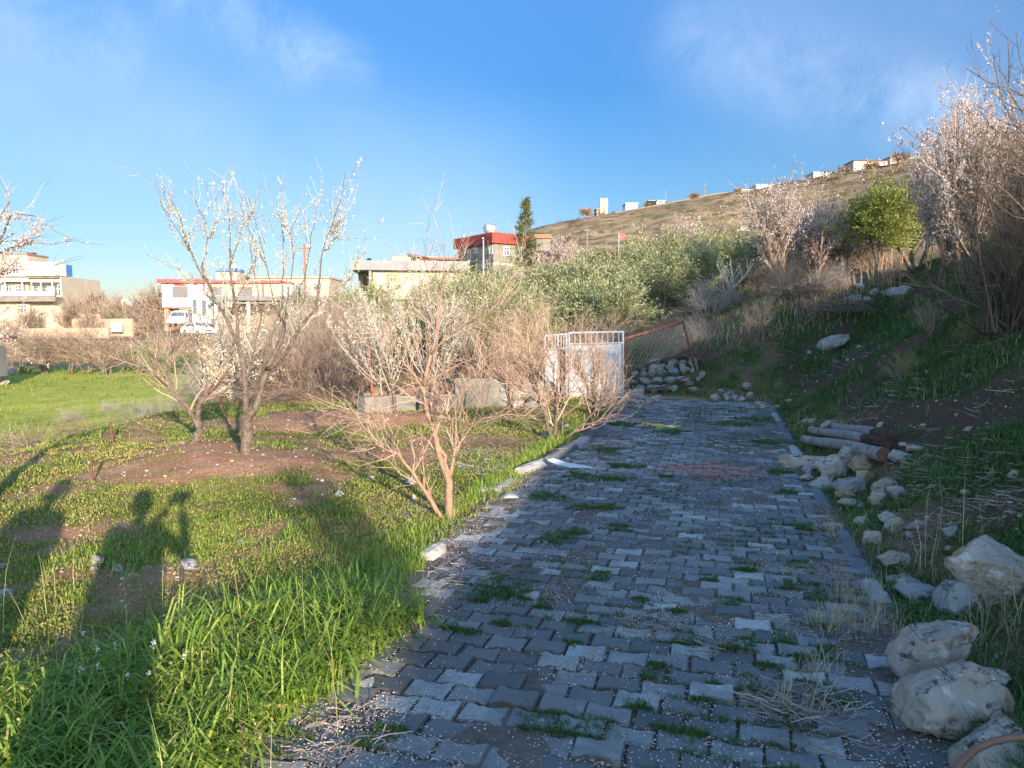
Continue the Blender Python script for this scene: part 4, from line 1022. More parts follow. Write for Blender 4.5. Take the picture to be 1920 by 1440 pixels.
# white shard on the left kerb
mb = MB(); sh = np.array([(0, 0), (.10, -.035), (.26, -.06), (.50, .01), (.42, .04), (.22, .035), (.13, .05), (.05, .06)])
n_ = len(sh); z_ = .02 + .05 * np.array([1, .5, .1, 0, .1, .5, .9, 1.2])
V = np.concatenate([np.c_[sh, z_], np.c_[sh, z_ + .012]])
q = [[j, (j + 1) % n_, n_ + (j + 1) % n_, n_ + j] for j in range(n_)] + [[8, 9, 14, 15], [9, 10, 13, 14], [10, 11, 12, 13], [0, 7, 6, 1], [1, 6, 5, 2], [2, 5, 4, 3]]
mb.add(V, q); g = kp(1030, 884); o = mb.build('broken_panel', M['plastic']); o.location = tuple(g + [-.02, 0, .05]); o.rotation_euler = (.05, .05, -.12); tag(o, 'pointed white shard of broken panel leaning on the left kerb', 'debris')
# yellow strap and bottle
g0 = gpt(1203, 801); g1 = gpt(1268, 804); t_ = np.linspace(0, 1, 14)[:, None]; P = g0 * (1 - t_) + g1 * t_; P[:, 1] += .14 * np.sin(t_[:, 0] * 7); P[:, 2] = surfz(P[:, 0], P[:, 1]) + .02 + .01 * np.sin(t_[:, 0] * 15)
mb = MB(); mb.tubes(P, np.full(14, .016), 5); mb.tubes(P[::-1] + [0.05, -.16, 0], np.full(14, .012), 5); tag(mb.build('strap', M['yellowband'], origin=P[7]), 'crumpled yellow strap lying across the far paving', 'strap')
g = gpt(1246, 805); bt = thing('bottle', 'small clear-white plastic bottle beside the yellow strap', 'bottle', g + [0, 0, .035])
P = np.array([(0, 0, 0), (.01, 0, 0), (.02, 0, 0), (.11, 0, 0), (.13, 0, 0), (.15, 0, 0), (.17, 0, 0)]) ; mb = MB(); mb.tubes(P, np.array([.012, .03, .034, .034, .028, .014, .012]), 12); b_ = mb.build('body', M['plastic'], bt, smooth=True)
mb = MB(); mb.tubes(np.array([(.17, 0, 0), (.175, 0, 0), (.19, 0, 0)]), np.array([.015, .016, .015]), 10); mb.build('cap', M['white'], bt)
# brown hose in the lower right corner
P = np.array([at(px, py, Y) for px, py, Y in ((1775, 1480, 2.0), (1800, 1432, 2.05), (1828, 1405, 2.08), (1862, 1390, 2.1), (1900, 1383, 2.1), (1950, 1382, 2.08), (2010, 1400, 2.05), (2060, 1440, 2.0))])
mb = MB(); mb.tubes(P, np.linspace(.011, .011, len(P)), 10); tag(mb.build('hose', M['cane'], origin=P[0], smooth=True), 'brown bent hose arching over the boulder at the bottom right corner', 'hose')

# ================================================================== LOGS
def log(p0, p1, r0, r1, label, rot_end=False, seed=1):
    r = np.random.default_rng(seed); K = 26; Sd = 20; p0 = np.array(p0); p1 = np.array(p1); t = np.linspace(0, 1, K)
    d = p1 - p0; d_ = d / np.linalg.norm(d); A = np.cross(d_, [0, 0, 1]); A /= np.linalg.norm(A); B = np.cross(A, d_)
    cen = p0 + d * t[:, None] + A * (.012 * np.sin(t * 5 + seed))[:, None] + B * (.01 * np.sin(t * 7 + seed * 2))[:, None]
    a = np.arange(Sd) * 2 * math.pi / Sd
    rad = (r0 + (r1 - r0) * t)[:, None] * (1 + .10 * (vnoise(t[:, None] * 8 + seed, np.cos(a)[None] * 1.5 + 5, seed) - .5) + .08 * (vnoise(t[:, None] * 20 + seed, a[None] * 1.0, seed + 4) - .5) * 1)
    if rot_end: rad[t > .8] *= (1 + .16 * (vnoise(t[t > .8][:, None] * 30, a[None] * 2, 3) - .35))
    V = cen[:, None] + rad[..., None] * (A * np.cos(a)[:, None] + B * np.sin(a)[:, None])[None]
    th = thing('log', label, 'log', (p0 + p1) / 2, group='cut logs lying at the foot of the bank')
    q = [[i * Sd + j, i * Sd + (j + 1) % Sd, (i + 1) * Sd + (j + 1) % Sd, (i + 1) * Sd + j] for i in range(K - 1) for j in range(Sd)]
    if rot_end:
        cut = 20; mb = MB(); mb.add(V[:cut + 1].reshape(-1, 3) - (p0 + p1) / 2, [x for x in q if x[2] < (cut + 1) * Sd]); mb.build('trunk', M['logbark'], th, smooth=True)
        mb = MB(); V2 = V[cut:].copy(); V2 += r.normal(0, .004, V2.shape); mb.add(V2.reshape(-1, 3) - (p0 + p1) / 2, [[y for y in x] for x in q if x[2] < (K - cut) * Sd]); mb.build('rotten_end', M['rot'], th)
    else:
        mb = MB(); mb.add(V.reshape(-1, 3) - (p0 + p1) / 2, q); mb.build('trunk', M['logbark'], th, smooth=True)
    for e, c in ((0, -1), (K - 1, 1)):
        vv = np.concatenate([V[e] - (p0 + p1) / 2 + d_ * c * .003, [cen[e] - (p0 + p1) / 2 + d_ * c * .004]])
        mb = MB(); mb.add(vv, [[Sd, j, (j + 1) % Sd] if c > 0 else [Sd, (j + 1) % Sd, j] for j in range(Sd)]); mb.build('cut_end', M['cut'] if not rot_end else M['rot'], th)
    return th
def lp(px, py, r): g = gpt(px, py); return g + [0, 0, r]
a, b = gpt(1512, 838), gpt(1662, 878)
log(a + [0, .05, .10], b + [0, .05, .13], .055, .072, 'nearest smooth log with a dark cut end above the ochre stone', seed=2)
a, b = gpt(1525, 824), gpt(1668, 858)
log(a + [0, .12, .12], b + [.02, .16, .13], .05, .062, 'crooked knotty middle log', seed=5, rot_end=True)
a, b = gpt(1572, 812), gpt(1682, 846)
log(a + [0, .1, .08], b + [0, .2, .11], .052, .075, 'far log with a reddish rotten right end', seed=8, rot_end=True)

# ================================================================== GATE, FENCE, LOW WALL
GY = 16.6
def P2(px, py, Y=GY): return at(px, py, Y)
def bar(mb, p, q, r=.02, sides=6):
    p = np.array(p, float); q = np.array(q, float); mb.tubes(np.array([p, (p + q) / 2, q]), np.full(3, r), sides); return mb
ga = P2(1067, 760); gt = thing('gate', 'white sheet-metal gate leaf with a barred top standing at the end of the path', 'gate', ga, 0)
o_ = ga
def gl(px, py, dy=0.0): return P2(px, py) - o_ + [0, dy, 0]
mb = MB(); v0 = [gl(1070, 648), gl(1165, 645), gl(1167, 742), gl(1070, 748)]
V = np.array(v0 + [p + np.array([0, .03, 0]) for p in v0]); mb.add(V, [[0, 3, 2, 1], [4, 5, 6, 7], [0, 1, 5, 4], [1, 2, 6, 5], [2, 3, 7, 6], [3, 0, 4, 7]]); mb.build('panel', M['whiteold'], gt)
mb = MB()
for a, b in (((1067, 624), (1169, 622)), ((1067, 645), (1168, 643)), ((1067, 624), (1068, 756)), ((1168, 621), (1169, 752)), ((1068, 750), (1169, 744))): bar(mb, gl(*a, -.02), gl(*b, -.02), .02, 4)
mb.build('frame', M['bluegrey'], gt)
for x in np.linspace(1078, 1160, 9): mb = MB(); bar(mb, gl(x, 624, -.01), gl(x, 645, -.01), .009, 5); mb.build('bar', M['bluegrey'], gt)
mb = MB(); mb.box(gl(1158, 694) + [-.02, -.05, -.05], gl(1158, 694) + [.05, -.025, .05]); mb.build('latch', M['steel'], gt)
mb = MB(); mb.box(gl(1161, 735) + [-.02, -.05, -.05], gl(1161, 735) + [.04, -.025, .03]); mb.build('hinge', M['steel'], gt)
ga = P2(1025, 760); o_ = ga
g2 = thing('gate', 'weathered blue-grey gate leaf with vertical bars left of the white one behind twigs', 'gate', ga, 0)
mb = MB()
for a, b in (((1022, 630), (1064, 626)), ((1022, 655), (1064, 653)), ((1022, 630), (1024, 760)), ((1046, 628), (1048, 756)), ((1062, 626), (1063, 756)), ((1024, 752), (1063, 752))): bar(mb, gl(*a), gl(*b), .02, 4)
mb.build('frame', M['bluegrey'], g2)
for x in (1029, 1035, 1041, 1052, 1057): mb = MB(); bar(mb, gl(x, 630), gl(x, 655), .009, 5); mb.build('bar', M['bluegrey'], g2)
mb = MB(); v0 = [gl(1025, 658), gl(1045, 657), gl(1046, 752), gl(1025, 752)]; V = np.array(v0 + [p + np.array([0, .03, 0]) for p in v0]); mb.add(V, [[0, 3, 2, 1], [4, 5, 6, 7], [0, 1, 5, 4], [1, 2, 6, 5], [2, 3, 7, 6], [3, 0, 4, 7]]); mb.build('panel', M['bluegrey'], g2)

# leaning rusty frame with wire mesh
fo = at(1184, 735, 16.9); fr = thing('wire_fence', 'rust-red leaning pipe frame with sagging wire mesh right of the gate', 'fence', fo, 0)
c = {'tl': at(1170, 636, 16.8), 'tr': at(1280, 603, 17.2), 'ml': at(1178, 697, 16.8), 'mr': at(1294, 655, 17.2), 'bl': at(1185, 735, 16.8), 'br': at(1305, 697, 17.2)}
c = {k_: v_ - fo for k_, v_ in c.items()}
def pipe(name, pts, r, m): 
    P = np.array(pts); 
    if len(P) == 2: P = np.array([P[0], P[0] * .66 + P[1] * .34 + [0, 0, .006], P[0] * .33 + P[1] * .67 + [0, 0, -.004], P[1]])
    mb = MB(); mb.tubes(P, np.full(len(P), r), 8); return mb.build(name, m, fr, smooth=True)
pipe('top_rail', (c['tl'], c['tr']), .032, M['rust']); pipe('middle_rail', (c['ml'], c['mr']), .024, M['rustdark']); pipe('post', (c['tr'] + [0, 0, .03], c['mr'], c['br']), .03, M['rustdark'])
pipe('post', (c['tl'], c['ml'], c['bl']), .03, M['rustdark']); pipe('bottom_rail', (c['bl'] + [0, 0, .02], (c['bl'] + c['br']) / 2 + [0, 0, -.12], c['br']), .02, M['rustdark'])
mb = MB(); TL, TR, ML, MR = c['tl'], c['tr'], c['ml'], c['mr']
def msh(u_, v_):
    t_ = TL * (1 - u_) + TR * u_; b_ = ML * (1 - u_) + MR * u_
    p_ = t_ * (1 - v_) + b_ * v_; return p_ + np.array([.04 * math.sin(v_ * 7 + u_ * 9), .05 * math.sin(u_ * 8), -.10 * math.sin(v_ * 3.14) * (.4 + u_) + .02 * math.sin(u_ * 30 + v_ * 9)])
for i in range(-8, 19):
    for sg in (1, -1):
        pts = []
        for k_ in range(13):
            v_ = k_ / 12; u_ = i / 18 + sg * v_ * .42 + (0 if sg > 0 else .42)
            if 0 <= u_ <= 1: pts.append(msh(u_, v_))
        if len(pts) > 1: mb.tubes(np.array(pts), np.full(len(pts), .0042), 3)
mb.build('wire_mesh', surf('green_grey_wire', (.28, .32, .24), (.42, .44, .36), 6, .6, 0), fr)

# low concrete wall behind the orchard
def wallbox(p0, p1, h, th_, name, mat, label, cat='wall'):
    p0 = np.array(p0); p1 = np.array(p1); d = p1[:2] - p0[:2]; L = np.hypot(*d); a = math.atan2(d[1], d[0]); n = max(6, int(L / .25)); V = []
    for i in range(n + 1):
        t = i / n; c_ = p0 + (p1 - p0) * t; zz = min(p0[2], p1[2]) - .3; top = c_[2] + h + .02 * (vnoise(np.array([t * 12]), np.array([3.]), 4)[0] - .5)
        nx, ny = -math.sin(a), math.cos(a)
        V += [(c_[0], c_[1], zz), (c_[0] + rng.normal(0, .004), c_[1], top), (c_[0] + nx * th_, c_[1] + ny * th_, top), (c_[0] + nx * th_, c_[1] + ny * th_, zz)]
    q = [[i * 4 + j, i * 4 + (j + 1) % 4, (i + 1) * 4 + (j + 1) % 4, (i + 1) * 4 + j] for i in range(n) for j in range(4)] + [[0, 1, 2, 3], [n * 4 + 3, n * 4 + 2, n * 4 + 1, n * 4]]
    mb = MB(); mb.add(V, q); return tag(mb.build(name, M[mat], origin=p0), label, cat)
w0 = gpt(684, 774); w1 = gpt(855, 768)
wallbox(w0, w1, .27, .22, 'low_wall', 'concrete', 'low bare concrete wall along the back of the orchard')
w2 = gpt(850, 768) + [0.03, .06, 0]; w3 = gpt(950, 765) + [0, .06, 0]
wallbox(w2, w3, .56, .24, 'retaining_wall', 'concrete', 'taller weathered concrete wall section with a shadow across it')
k = 0
for row in range(3):
    x = 935.0; cnt = 0
    while x < 1025:
        w = float(rng.uniform(16, 28)); g = gpt(x + w / 2, 766)
        q_ = np.array([g[0], g[1] + .25, g[2] - .05 + row * .17])
        rock(0, 0, w * 1.04, 19, ORD[cnt] + ' stone from the left, ' + ('bottom', 'middle', 'top')[row] + ' course of the dry wall left of the gate', 'rock' if (k % 2) else 'rockgrey', 'wall_stone', 'stones of the dry wall left of the gate', 'stone', p=q_, sub=2, cuts=6, rough=.5, embed=0.02)
        x += w; k += 1; cnt += 1
# white tub, sheets among the far trees
mb = MB(); P = np.array([(0, 0, 0), (0, 0, .02), (0, 0, .28), (0, 0, .30), (0, 0, .34), (0, 0, .36)]); mb.tubes(P, np.array([.17, .2, .22, .22, .12, .11]), 14)
tub = mb.build('plastic_drum', M['plastic'], smooth=True); g = gpt(1612, 488); tub.location = tuple(at(1612, 488, 30) ); tub.location.z = Hs(tub.location.x, tub.location.y); tag(tub, 'white plastic drum under the trees on the terrace', 'drum')
def fpost(px, py, h, r, m, label, lean=(0, 0), name='fence_post'):
    g = gpt(px, py); mb = MB(); t = np.linspace(0, 1, 6)[:, None]; P = g + t * np.array([lean[0], lean[1], h]) + rng.normal(0, r * .25, (6, 3)) * [1, 1, 0]; P[0, 2] -= .05
    mb.tubes(P, np.full(6, r) * rng.uniform(.85, 1.1, 6), 7); return tag(mb.build(name, M[m], origin=g, smooth=True), label, 'post')
fpost(213, 834, .30, .018, 'rustdark', 'short rusty post at the edge of the lower field', (-.03, 0))
fpost(175, 905, .26, .012, 'rustdark', 'thin crooked brown stake in the meadow between the shadows', (-.03, .02), 'stake')
fpost(698, 740, .95, .025, 'rust', 'rusty fence post beside the sandy track', (-.05, 0))
fpost(430, 790, .45, .02, 'rust', 'leaning rusty stake behind the main tree', (-.2, .0), 'stake')
fpost(1010, 660, .6, .03, 'concrete', 'grey post stub left of the gate', (0, 0))
# ================================================================== GROWING PLANTS
def nrm(a): return a / (np.linalg.norm(a, axis=-1, keepdims=True) + 1e-9)
def resample(P, K):
    P = np.asarray(P, float); d = np.r_[0, np.cumsum(np.linalg.norm(np.diff(P, axis=0), axis=1))]; t = np.linspace(0, d[-1], K)
    return np.stack([np.interp(t, d, P[:, k]) for k in range(3)], 1)
def spawn(par, rad, n, tr=(.2, 1), L=(.3, .6), ang=(.4, .9), up=.1, K=5, rr=.5, curl=.15, taper=.3, rmin=.0012, r=rng, flat=0.0, Lf=0.0):
    P = len(par); K0 = par.shape[1]
    idx = np.repeat(np.arange(P), n); m = len(idx); t = r.uniform(*tr, m); f = t * (K0 - 1); i = np.minimum(f.astype(int), K0 - 2); w = (f - i)[:, None]
    st = par[idx, i] * (1 - w) + par[idx, i + 1] * w; d = nrm(par[idx, i + 1] - par[idx, i]); r0 = rad[idx, i] * (1 - w[:, 0]) + rad[idx, i + 1] * w[:, 0]
    a = r.normal(size=(m, 3)); pp = a - (a * d).sum(1, keepdims=True) * d; pp = nrm(pp); g = r.uniform(*ang, m)[:, None]
    d = nrm(d * np.cos(g) + pp * np.sin(g)); l = (r.uniform(*L, m) * (1 - Lf * t))[:, None]
    pts = [st]; p = st
    for k in range(K - 1):
        p = p + d * l / (K - 1); pts.append(p); d = nrm(d + np.array([0, 0, up]) + curl * r.normal(size=(m, 3)))
    R0 = np.maximum(r0 * rr, rmin)[:, None] * np.linspace(1, taper, K)[None]
    return np.stack(pts, 1), np.maximum(R0, rmin * .6)
def stems(n, spread, L, lean, K=6, r0=.02, up=.1, curl=.1, r=rng, taper=.3):
    a = r.uniform(0, 6.28, n); q = spread * np.sqrt(r.random(n)); p = np.stack([q * np.cos(a), q * np.sin(a), -.03 * np.ones(n)], 1)
    b = a + r.normal(0, .5, n); le = np.abs(r.normal(0, lean, n)); d = np.stack([np.sin(le) * np.cos(b), np.sin(le) * np.sin(b), np.cos(le)], 1)
    l = r.uniform(*L, n)[:, None]; pts = [p]
    for k in range(K - 1):
        p = p + d * l / (K - 1); pts.append(p); d = nrm(d + np.array([0, 0, up]) + curl * r.normal(size=(n, 3)))
    return np.stack(pts, 1), (r0 * r.uniform(.6, 1.2, n))[:, None] * np.linspace(1, taper, K)[None]
def alongs(P, n, r=rng, tr=(0, 1)):
    m = len(P); K = P.shape[1]; idx = r.integers(0, m, n); t = r.uniform(*tr, n) * (K - 1); i = np.minimum(t.astype(int), K - 2); w = (t - i)[:, None]
    return P[idx, i] * (1 - w) + P[idx, i + 1] * w, nrm(P[idx, i + 1] - P[idx, i])
def flowers(mb, P, n, size, r=rng, tr=(.15, 1), jit=.01, clump=1):
    C, D = alongs(P, max(1, n // clump), r, tr); C = np.repeat(C, clump, 0) + r.normal(0, jit, (len(C) * clump, 3)); D = np.repeat(D, clump, 0); m = len(C)
    tone = np.repeat(r.random(max(1, n // clump)), clump) * .6 + r.random(m) * .4
    for k in range(3):
        dd = nrm(r.normal(size=(m, 3))); mb.leaves(C - dd * size * .5, dd, size * r.uniform(.7, 1.3, m), size * r.uniform(.6, 1.0, m), tone)
def foliage(mb, P, n, L, W, r=rng, tr=(.1, 1), spread=.8, jit=.02, tone=None):
    C, D = alongs(P, n, r, tr); C = C + r.normal(0, jit, C.shape); D = nrm(D + spread * r.normal(size=C.shape))
    mb.leaves(C, D, L * r.uniform(.6, 1.3, n), W * r.uniform(.7, 1.3, n), r.random(n) if tone is None else tone(C, r))

def tri(px, py, Y, dY=0.0): return at(px, py, Y + dY)
def limb(pts, Y, r0, r1, K=9):
    P = np.array([at(p[0], p[1], Y + (p[2] if len(p) > 2 else 0)) for p in pts]); return resample(P, K), np.linspace(r0, r1, K)
def tree_from(base, name, label, cat, bark, trunkparts, twiglev, group=None):
    th = thing(name, label, cat, base, group=group); return th

# ---- main almond tree
Y1 = TREE1[1]; r_ = np.random.default_rng(5)
th = thing('almond_tree', 'young almond tree with white blossom on a mound of red soil, tallest in the meadow', 'tree', TREE1)
mb = MB()
tr_ = [([(459, 884), (461, 850), (464, 815), (463, 777)], .064, .054)]
main = [([(463, 780), (462, 747), (459, 705), (448, 650)], .036, .024, 0), ([(465, 785), (480, 765, .05), (493, 720, .1), (502, 688, .12), (527, 640, .2), (540, 587, .25)], .038, .018, 0),
        ([(448, 650), (436, 620, -.05), (413, 580, -.1), (396, 545, -.2), (378, 500, -.25)], .020, .012, 0), ([(448, 650), (443, 600, .1), (440, 570, .1), (432, 520, .1), (432, 470, .15)], .020, .010, 0),
        ([(500, 692, .1), (520, 683, .0), (547, 643, -.1), (567, 613, -.15), (593, 578, -.2), (600, 520, -.25)], .026, .011, 0), ([(497, 712, .1), (505, 660, .35), (515, 610, .45), (530, 560, .5)], .02, .010, 0),
        ([(462, 720), (470, 680, .3), (480, 640, .5), (490, 590, .6)], .015, .008, 0)]
shoots = [([(396, 545, -.2), (360, 480, -.3), (327, 420, -.4), (302, 385, -.4)],), ([(362, 482, -.3), (335, 400, -.3), (318, 370, -.3), (310, 352, -.3)],), ([(378, 500, -.25), (392, 445, -.1), (380, 407, -.1), (366, 370, 0), (355, 357, 0)],),
          ([(392, 448, -.1), (400, 430, -.1), (407, 412, 0), (404, 395, 0)],), ([(432, 470, .15), (430, 420, .15), (428, 385, .15), (415, 357, .2)],), ([(432, 500, .1), (450, 440, .3), (458, 415, .3), (456, 395, .3)],),
          ([(530, 602, .4), (510, 557, .4), (500, 500, .3), (485, 445, .3), (475, 400, .3), (467, 372, .3)],), ([(500, 500, .3), (470, 440, .4), (463, 420, .4), (466, 408, .4)],), ([(530, 560, .5), (530, 510, .5), (531, 445, .5), (528, 415, .5), (535, 388, .5)],),
          ([(535, 595, .25), (550, 495, .2), (545, 440, .2), (556, 410, .2), (567, 392, .2)],), ([(560, 552, -.1), (575, 505, -.1), (585, 445, -.1), (592, 405, -.1), (596, 380, -.1)],),
          ([(600, 520, -.25), (607, 470, -.3), (615, 437, -.3), (637, 380, -.3), (643, 350, -.3), (648, 322, -.3)],), ([(616, 437, -.3), (630, 425, -.3), (642, 412, -.3)],), ([(607, 470, -.3), (625, 455, -.2), (634, 430, -.2)],),
          ([(545, 440, .2), (532, 420, .2), (534, 400, .2)],), ([(440, 570, .1), (462, 520, .0), (482, 480, -.1), (478, 450, -.1)],), ([(413, 580, -.1), (380, 545, .2), (350, 520, .3), (330, 500, .3)],), ([(593, 578, -.2), (640, 540, -.1), (668, 505, 0), (672, 470, 0)],),
          ([(490, 590, .6), (480, 530, .7), (470, 480, .7), (466, 440, .7)],), ([(360, 480, -.3), (345, 450, -.2), (362, 430, -.2)],)]
for p, a, b in tr_: P, Rr = limb(p, Y1, a, b, 12); P[:, :] += r_.normal(0, .004, P.shape); Rr[0] *= 1.25; mb.tubes(P - TREE1, Rr, 12)
BP, BR = [], []
for p, a, b, _ in main: P, Rr = limb(p, Y1, a, b, 12); P[1:-1] += r_.normal(0, .008, (10, 3)); mb.tubes(P - TREE1, Rr, 8); BP.append(P - TREE1); BR.append(Rr)
for (p,) in shoots: P, Rr = limb(p, Y1, .0075, .003, 12); P[1:-1] += r_.normal(0, .007, (10, 3)); mb.tubes(P - TREE1, Rr, 5, .3); BP.append(P - TREE1); BR.append(Rr)
BP = np.array(BP); BR = np.array(BR)
mb.build('trunk', M['bark'], th, smooth=True)
c1, q1 = spawn(BP[2:], BR[2:], 7, (.15, .95), (.15, .55), (.3, .8), .16, 6, .55, .12, rmin=.003, r=r_); c2, q2 = spawn(c1, q1, 3, (.2, .9), (.06, .25), (.4, 1), .1, 4, .6, .15, rmin=.0022, r=r_)
mb = MB(); mb.tubes(c1, q1, 4, r_.random(len(c1))); mb.tubes(c2, q2, 3, r_.random(len(c2))); mb.build('branch', M['twiggrey'], th)
mb = MB(); SH = BP[7:]; flowers(mb, SH, 1700, .014, r_, (.1, 1), .012, 6); flowers(mb, c1, 1300, .014, r_, (.1, 1), .010, 6); flowers(mb, c2, 1200, .014, r_, (0, 1), .008, 4)
C_, D_ = alongs(c1, 900, r_); mb.build('blossom', M['blossom'], th)
mb = MB(); foliage(mb, SH, 700, .022, .008, r_, (.1, 1)); foliage(mb, c1, 900, .02, .007, r_); mb.build('leaf', M['greenleaf'], th)

# ---- second tree behind it
Y2 = TREE2[1]; th = thing('almond_tree', 'smaller low-branching almond tree behind and left of the main one', 'tree', TREE2)
mb = MB(); BP, BR = [], []
for p, a, b in (([(364, 850), (367, 825), (374, 803)], .06, .05), ([(374, 806), (357, 775), (345, 760), (330, 735), (316, 707)], .035, .014), ([(352, 768), (330, 745), (300, 712), (268, 690), (240, 672), (222, 660)], .018, .006),
              ([(374, 806), (370, 765), (385, 745), (400, 728), (425, 700, -.2)], .04, .012), ([(316, 715), (312, 695), (318, 670), (328, 645)], .014, .007), ([(390, 740), (410, 690, .2), (420, 660, .3), (425, 635, .3)], .016, .006), ([(372, 770), (380, 700, .4), (375, 665, .5), (370, 640, .5)], .016, .006)):
    P, Rr = limb(p, Y2, a, b, 10); P[1:-1] += r_.normal(0, .008, (8, 3)); mb.tubes(P - TREE2, Rr, 8); BP.append(P - TREE2); BR.append(Rr)
mb.build('trunk', M['bark'], th, smooth=True); BP = np.array(BP)[1:]; BR = np.array(BR)[1:]
c1, q1 = spawn(BP, BR, 12, (.3, 1), (.3, .9), (.4, 1), .12, 6, .5, .12, rmin=.003, r=r_); c2, q2 = spawn(c1, q1, 6, (.2, 1), (.1, .4), (.4, 1), .1, 5, .6, .15, rmin=.002, r=r_)
mb = MB(); mb.tubes(c1, q1, 4, r_.random(len(c1))); mb.tubes(c2, q2, 3, r_.random(len(c2))); mb.build('branch', M['twig'], th)
mb = MB(); sel = c2[(c2[:, 0, 0] > .05)]; flowers(mb, sel, 3000, .017, r_, (0, 1), .02, 4); mb.build('blossom', M['blossom'], th)

# ---- bare pale tree in front
Y3 = TREE3[1]; th = thing('pomegranate_tree', 'leafless pale pinkish tree with arching thin twigs beside the left kerb, nearest to the viewer', 'tree', TREE3)
mb = MB(); BP, BR = [], []
for p, a, b in (([(840, 982), (842, 940), (842, 905), (838, 880)], .036, .028), ([(842, 905), (825, 862), (808, 790), (793, 753), (799, 700), (808, 665)], .026, .013), ([(842, 900), (850, 860), (858, 820), (846, 806), (842, 780)], .016, .010),
              ([(832, 975), (800, 930), (777, 890), (752, 858), (735, 846), (705, 836)], .022, .008), ([(808, 665), (817, 640), (821, 600), (823, 560), (828, 530), (832, 500)], .012, .004), ([(796, 918), (793, 880), (794, 845), (788, 800)], .009, .004),
              ([(808, 800), (835, 860), (842, 905)], .012, .02), ([(799, 720), (770, 700, .1), (745, 660, .15), (728, 610, .2)], .010, .004), ([(808, 665), (850, 620, -.1), (900, 595, -.2), (935, 560, -.3)], .010, .003), ([(858, 815), (900, 790, -.1), (950, 775, -.2), (990, 780, -.2)], .008, .003),
              ([(793, 753), (840, 740, .1), (890, 700, .1), (930, 690, .1)], .008, .003), ([(800, 710), (800, 640, .3), (790, 570, .4), (786, 520, .4)], .009, .003), ([(752, 858), (720, 800, .2), (700, 780, .2), (660, 770, .3)], .008, .003)):
    P, Rr = limb(p, Y3, a, b, 10); P[1:-1] += r_.normal(0, .005, (8, 3)); mb.tubes(P - TREE3, Rr, 8); BP.append(P - TREE3); BR.append(Rr)
mb.build('trunk', M['barkpale'], th, smooth=True); BP = np.array(BP)[[1, 2, 3, 4, 7, 8, 9, 10, 11, 12]]; BR = np.array(BR)[[1, 2, 3, 4, 7, 8, 9, 10, 11, 12]]
c1, q1 = spawn(BP, BR, 13, (.2, 1), (.2, .6), (.4, 1.1), .07, 7, .45, .12, rmin=.0024, r=r_); c2, q2 = spawn(c1, q1, 6, (.15, 1), (.10, .38), (.4, 1), -.02, 6, .6, .14, rmin=.0019, r=r_); c3, q3 = spawn(c2[::2], q2[::2], 2, (.2, 1), (.06, .16), (.4, 1), 0, 4, .7, .12, rmin=.0013, r=r_)
mb = MB(); mb.tubes(c1, q1, 4, r_.random(len(c1))); mb.tubes(c2, q2, 3, r_.random(len(c2))); mb.tubes(c3, q3, 3, r_.random(len(c3))); mb.build('twigs', M['twigred'], th)

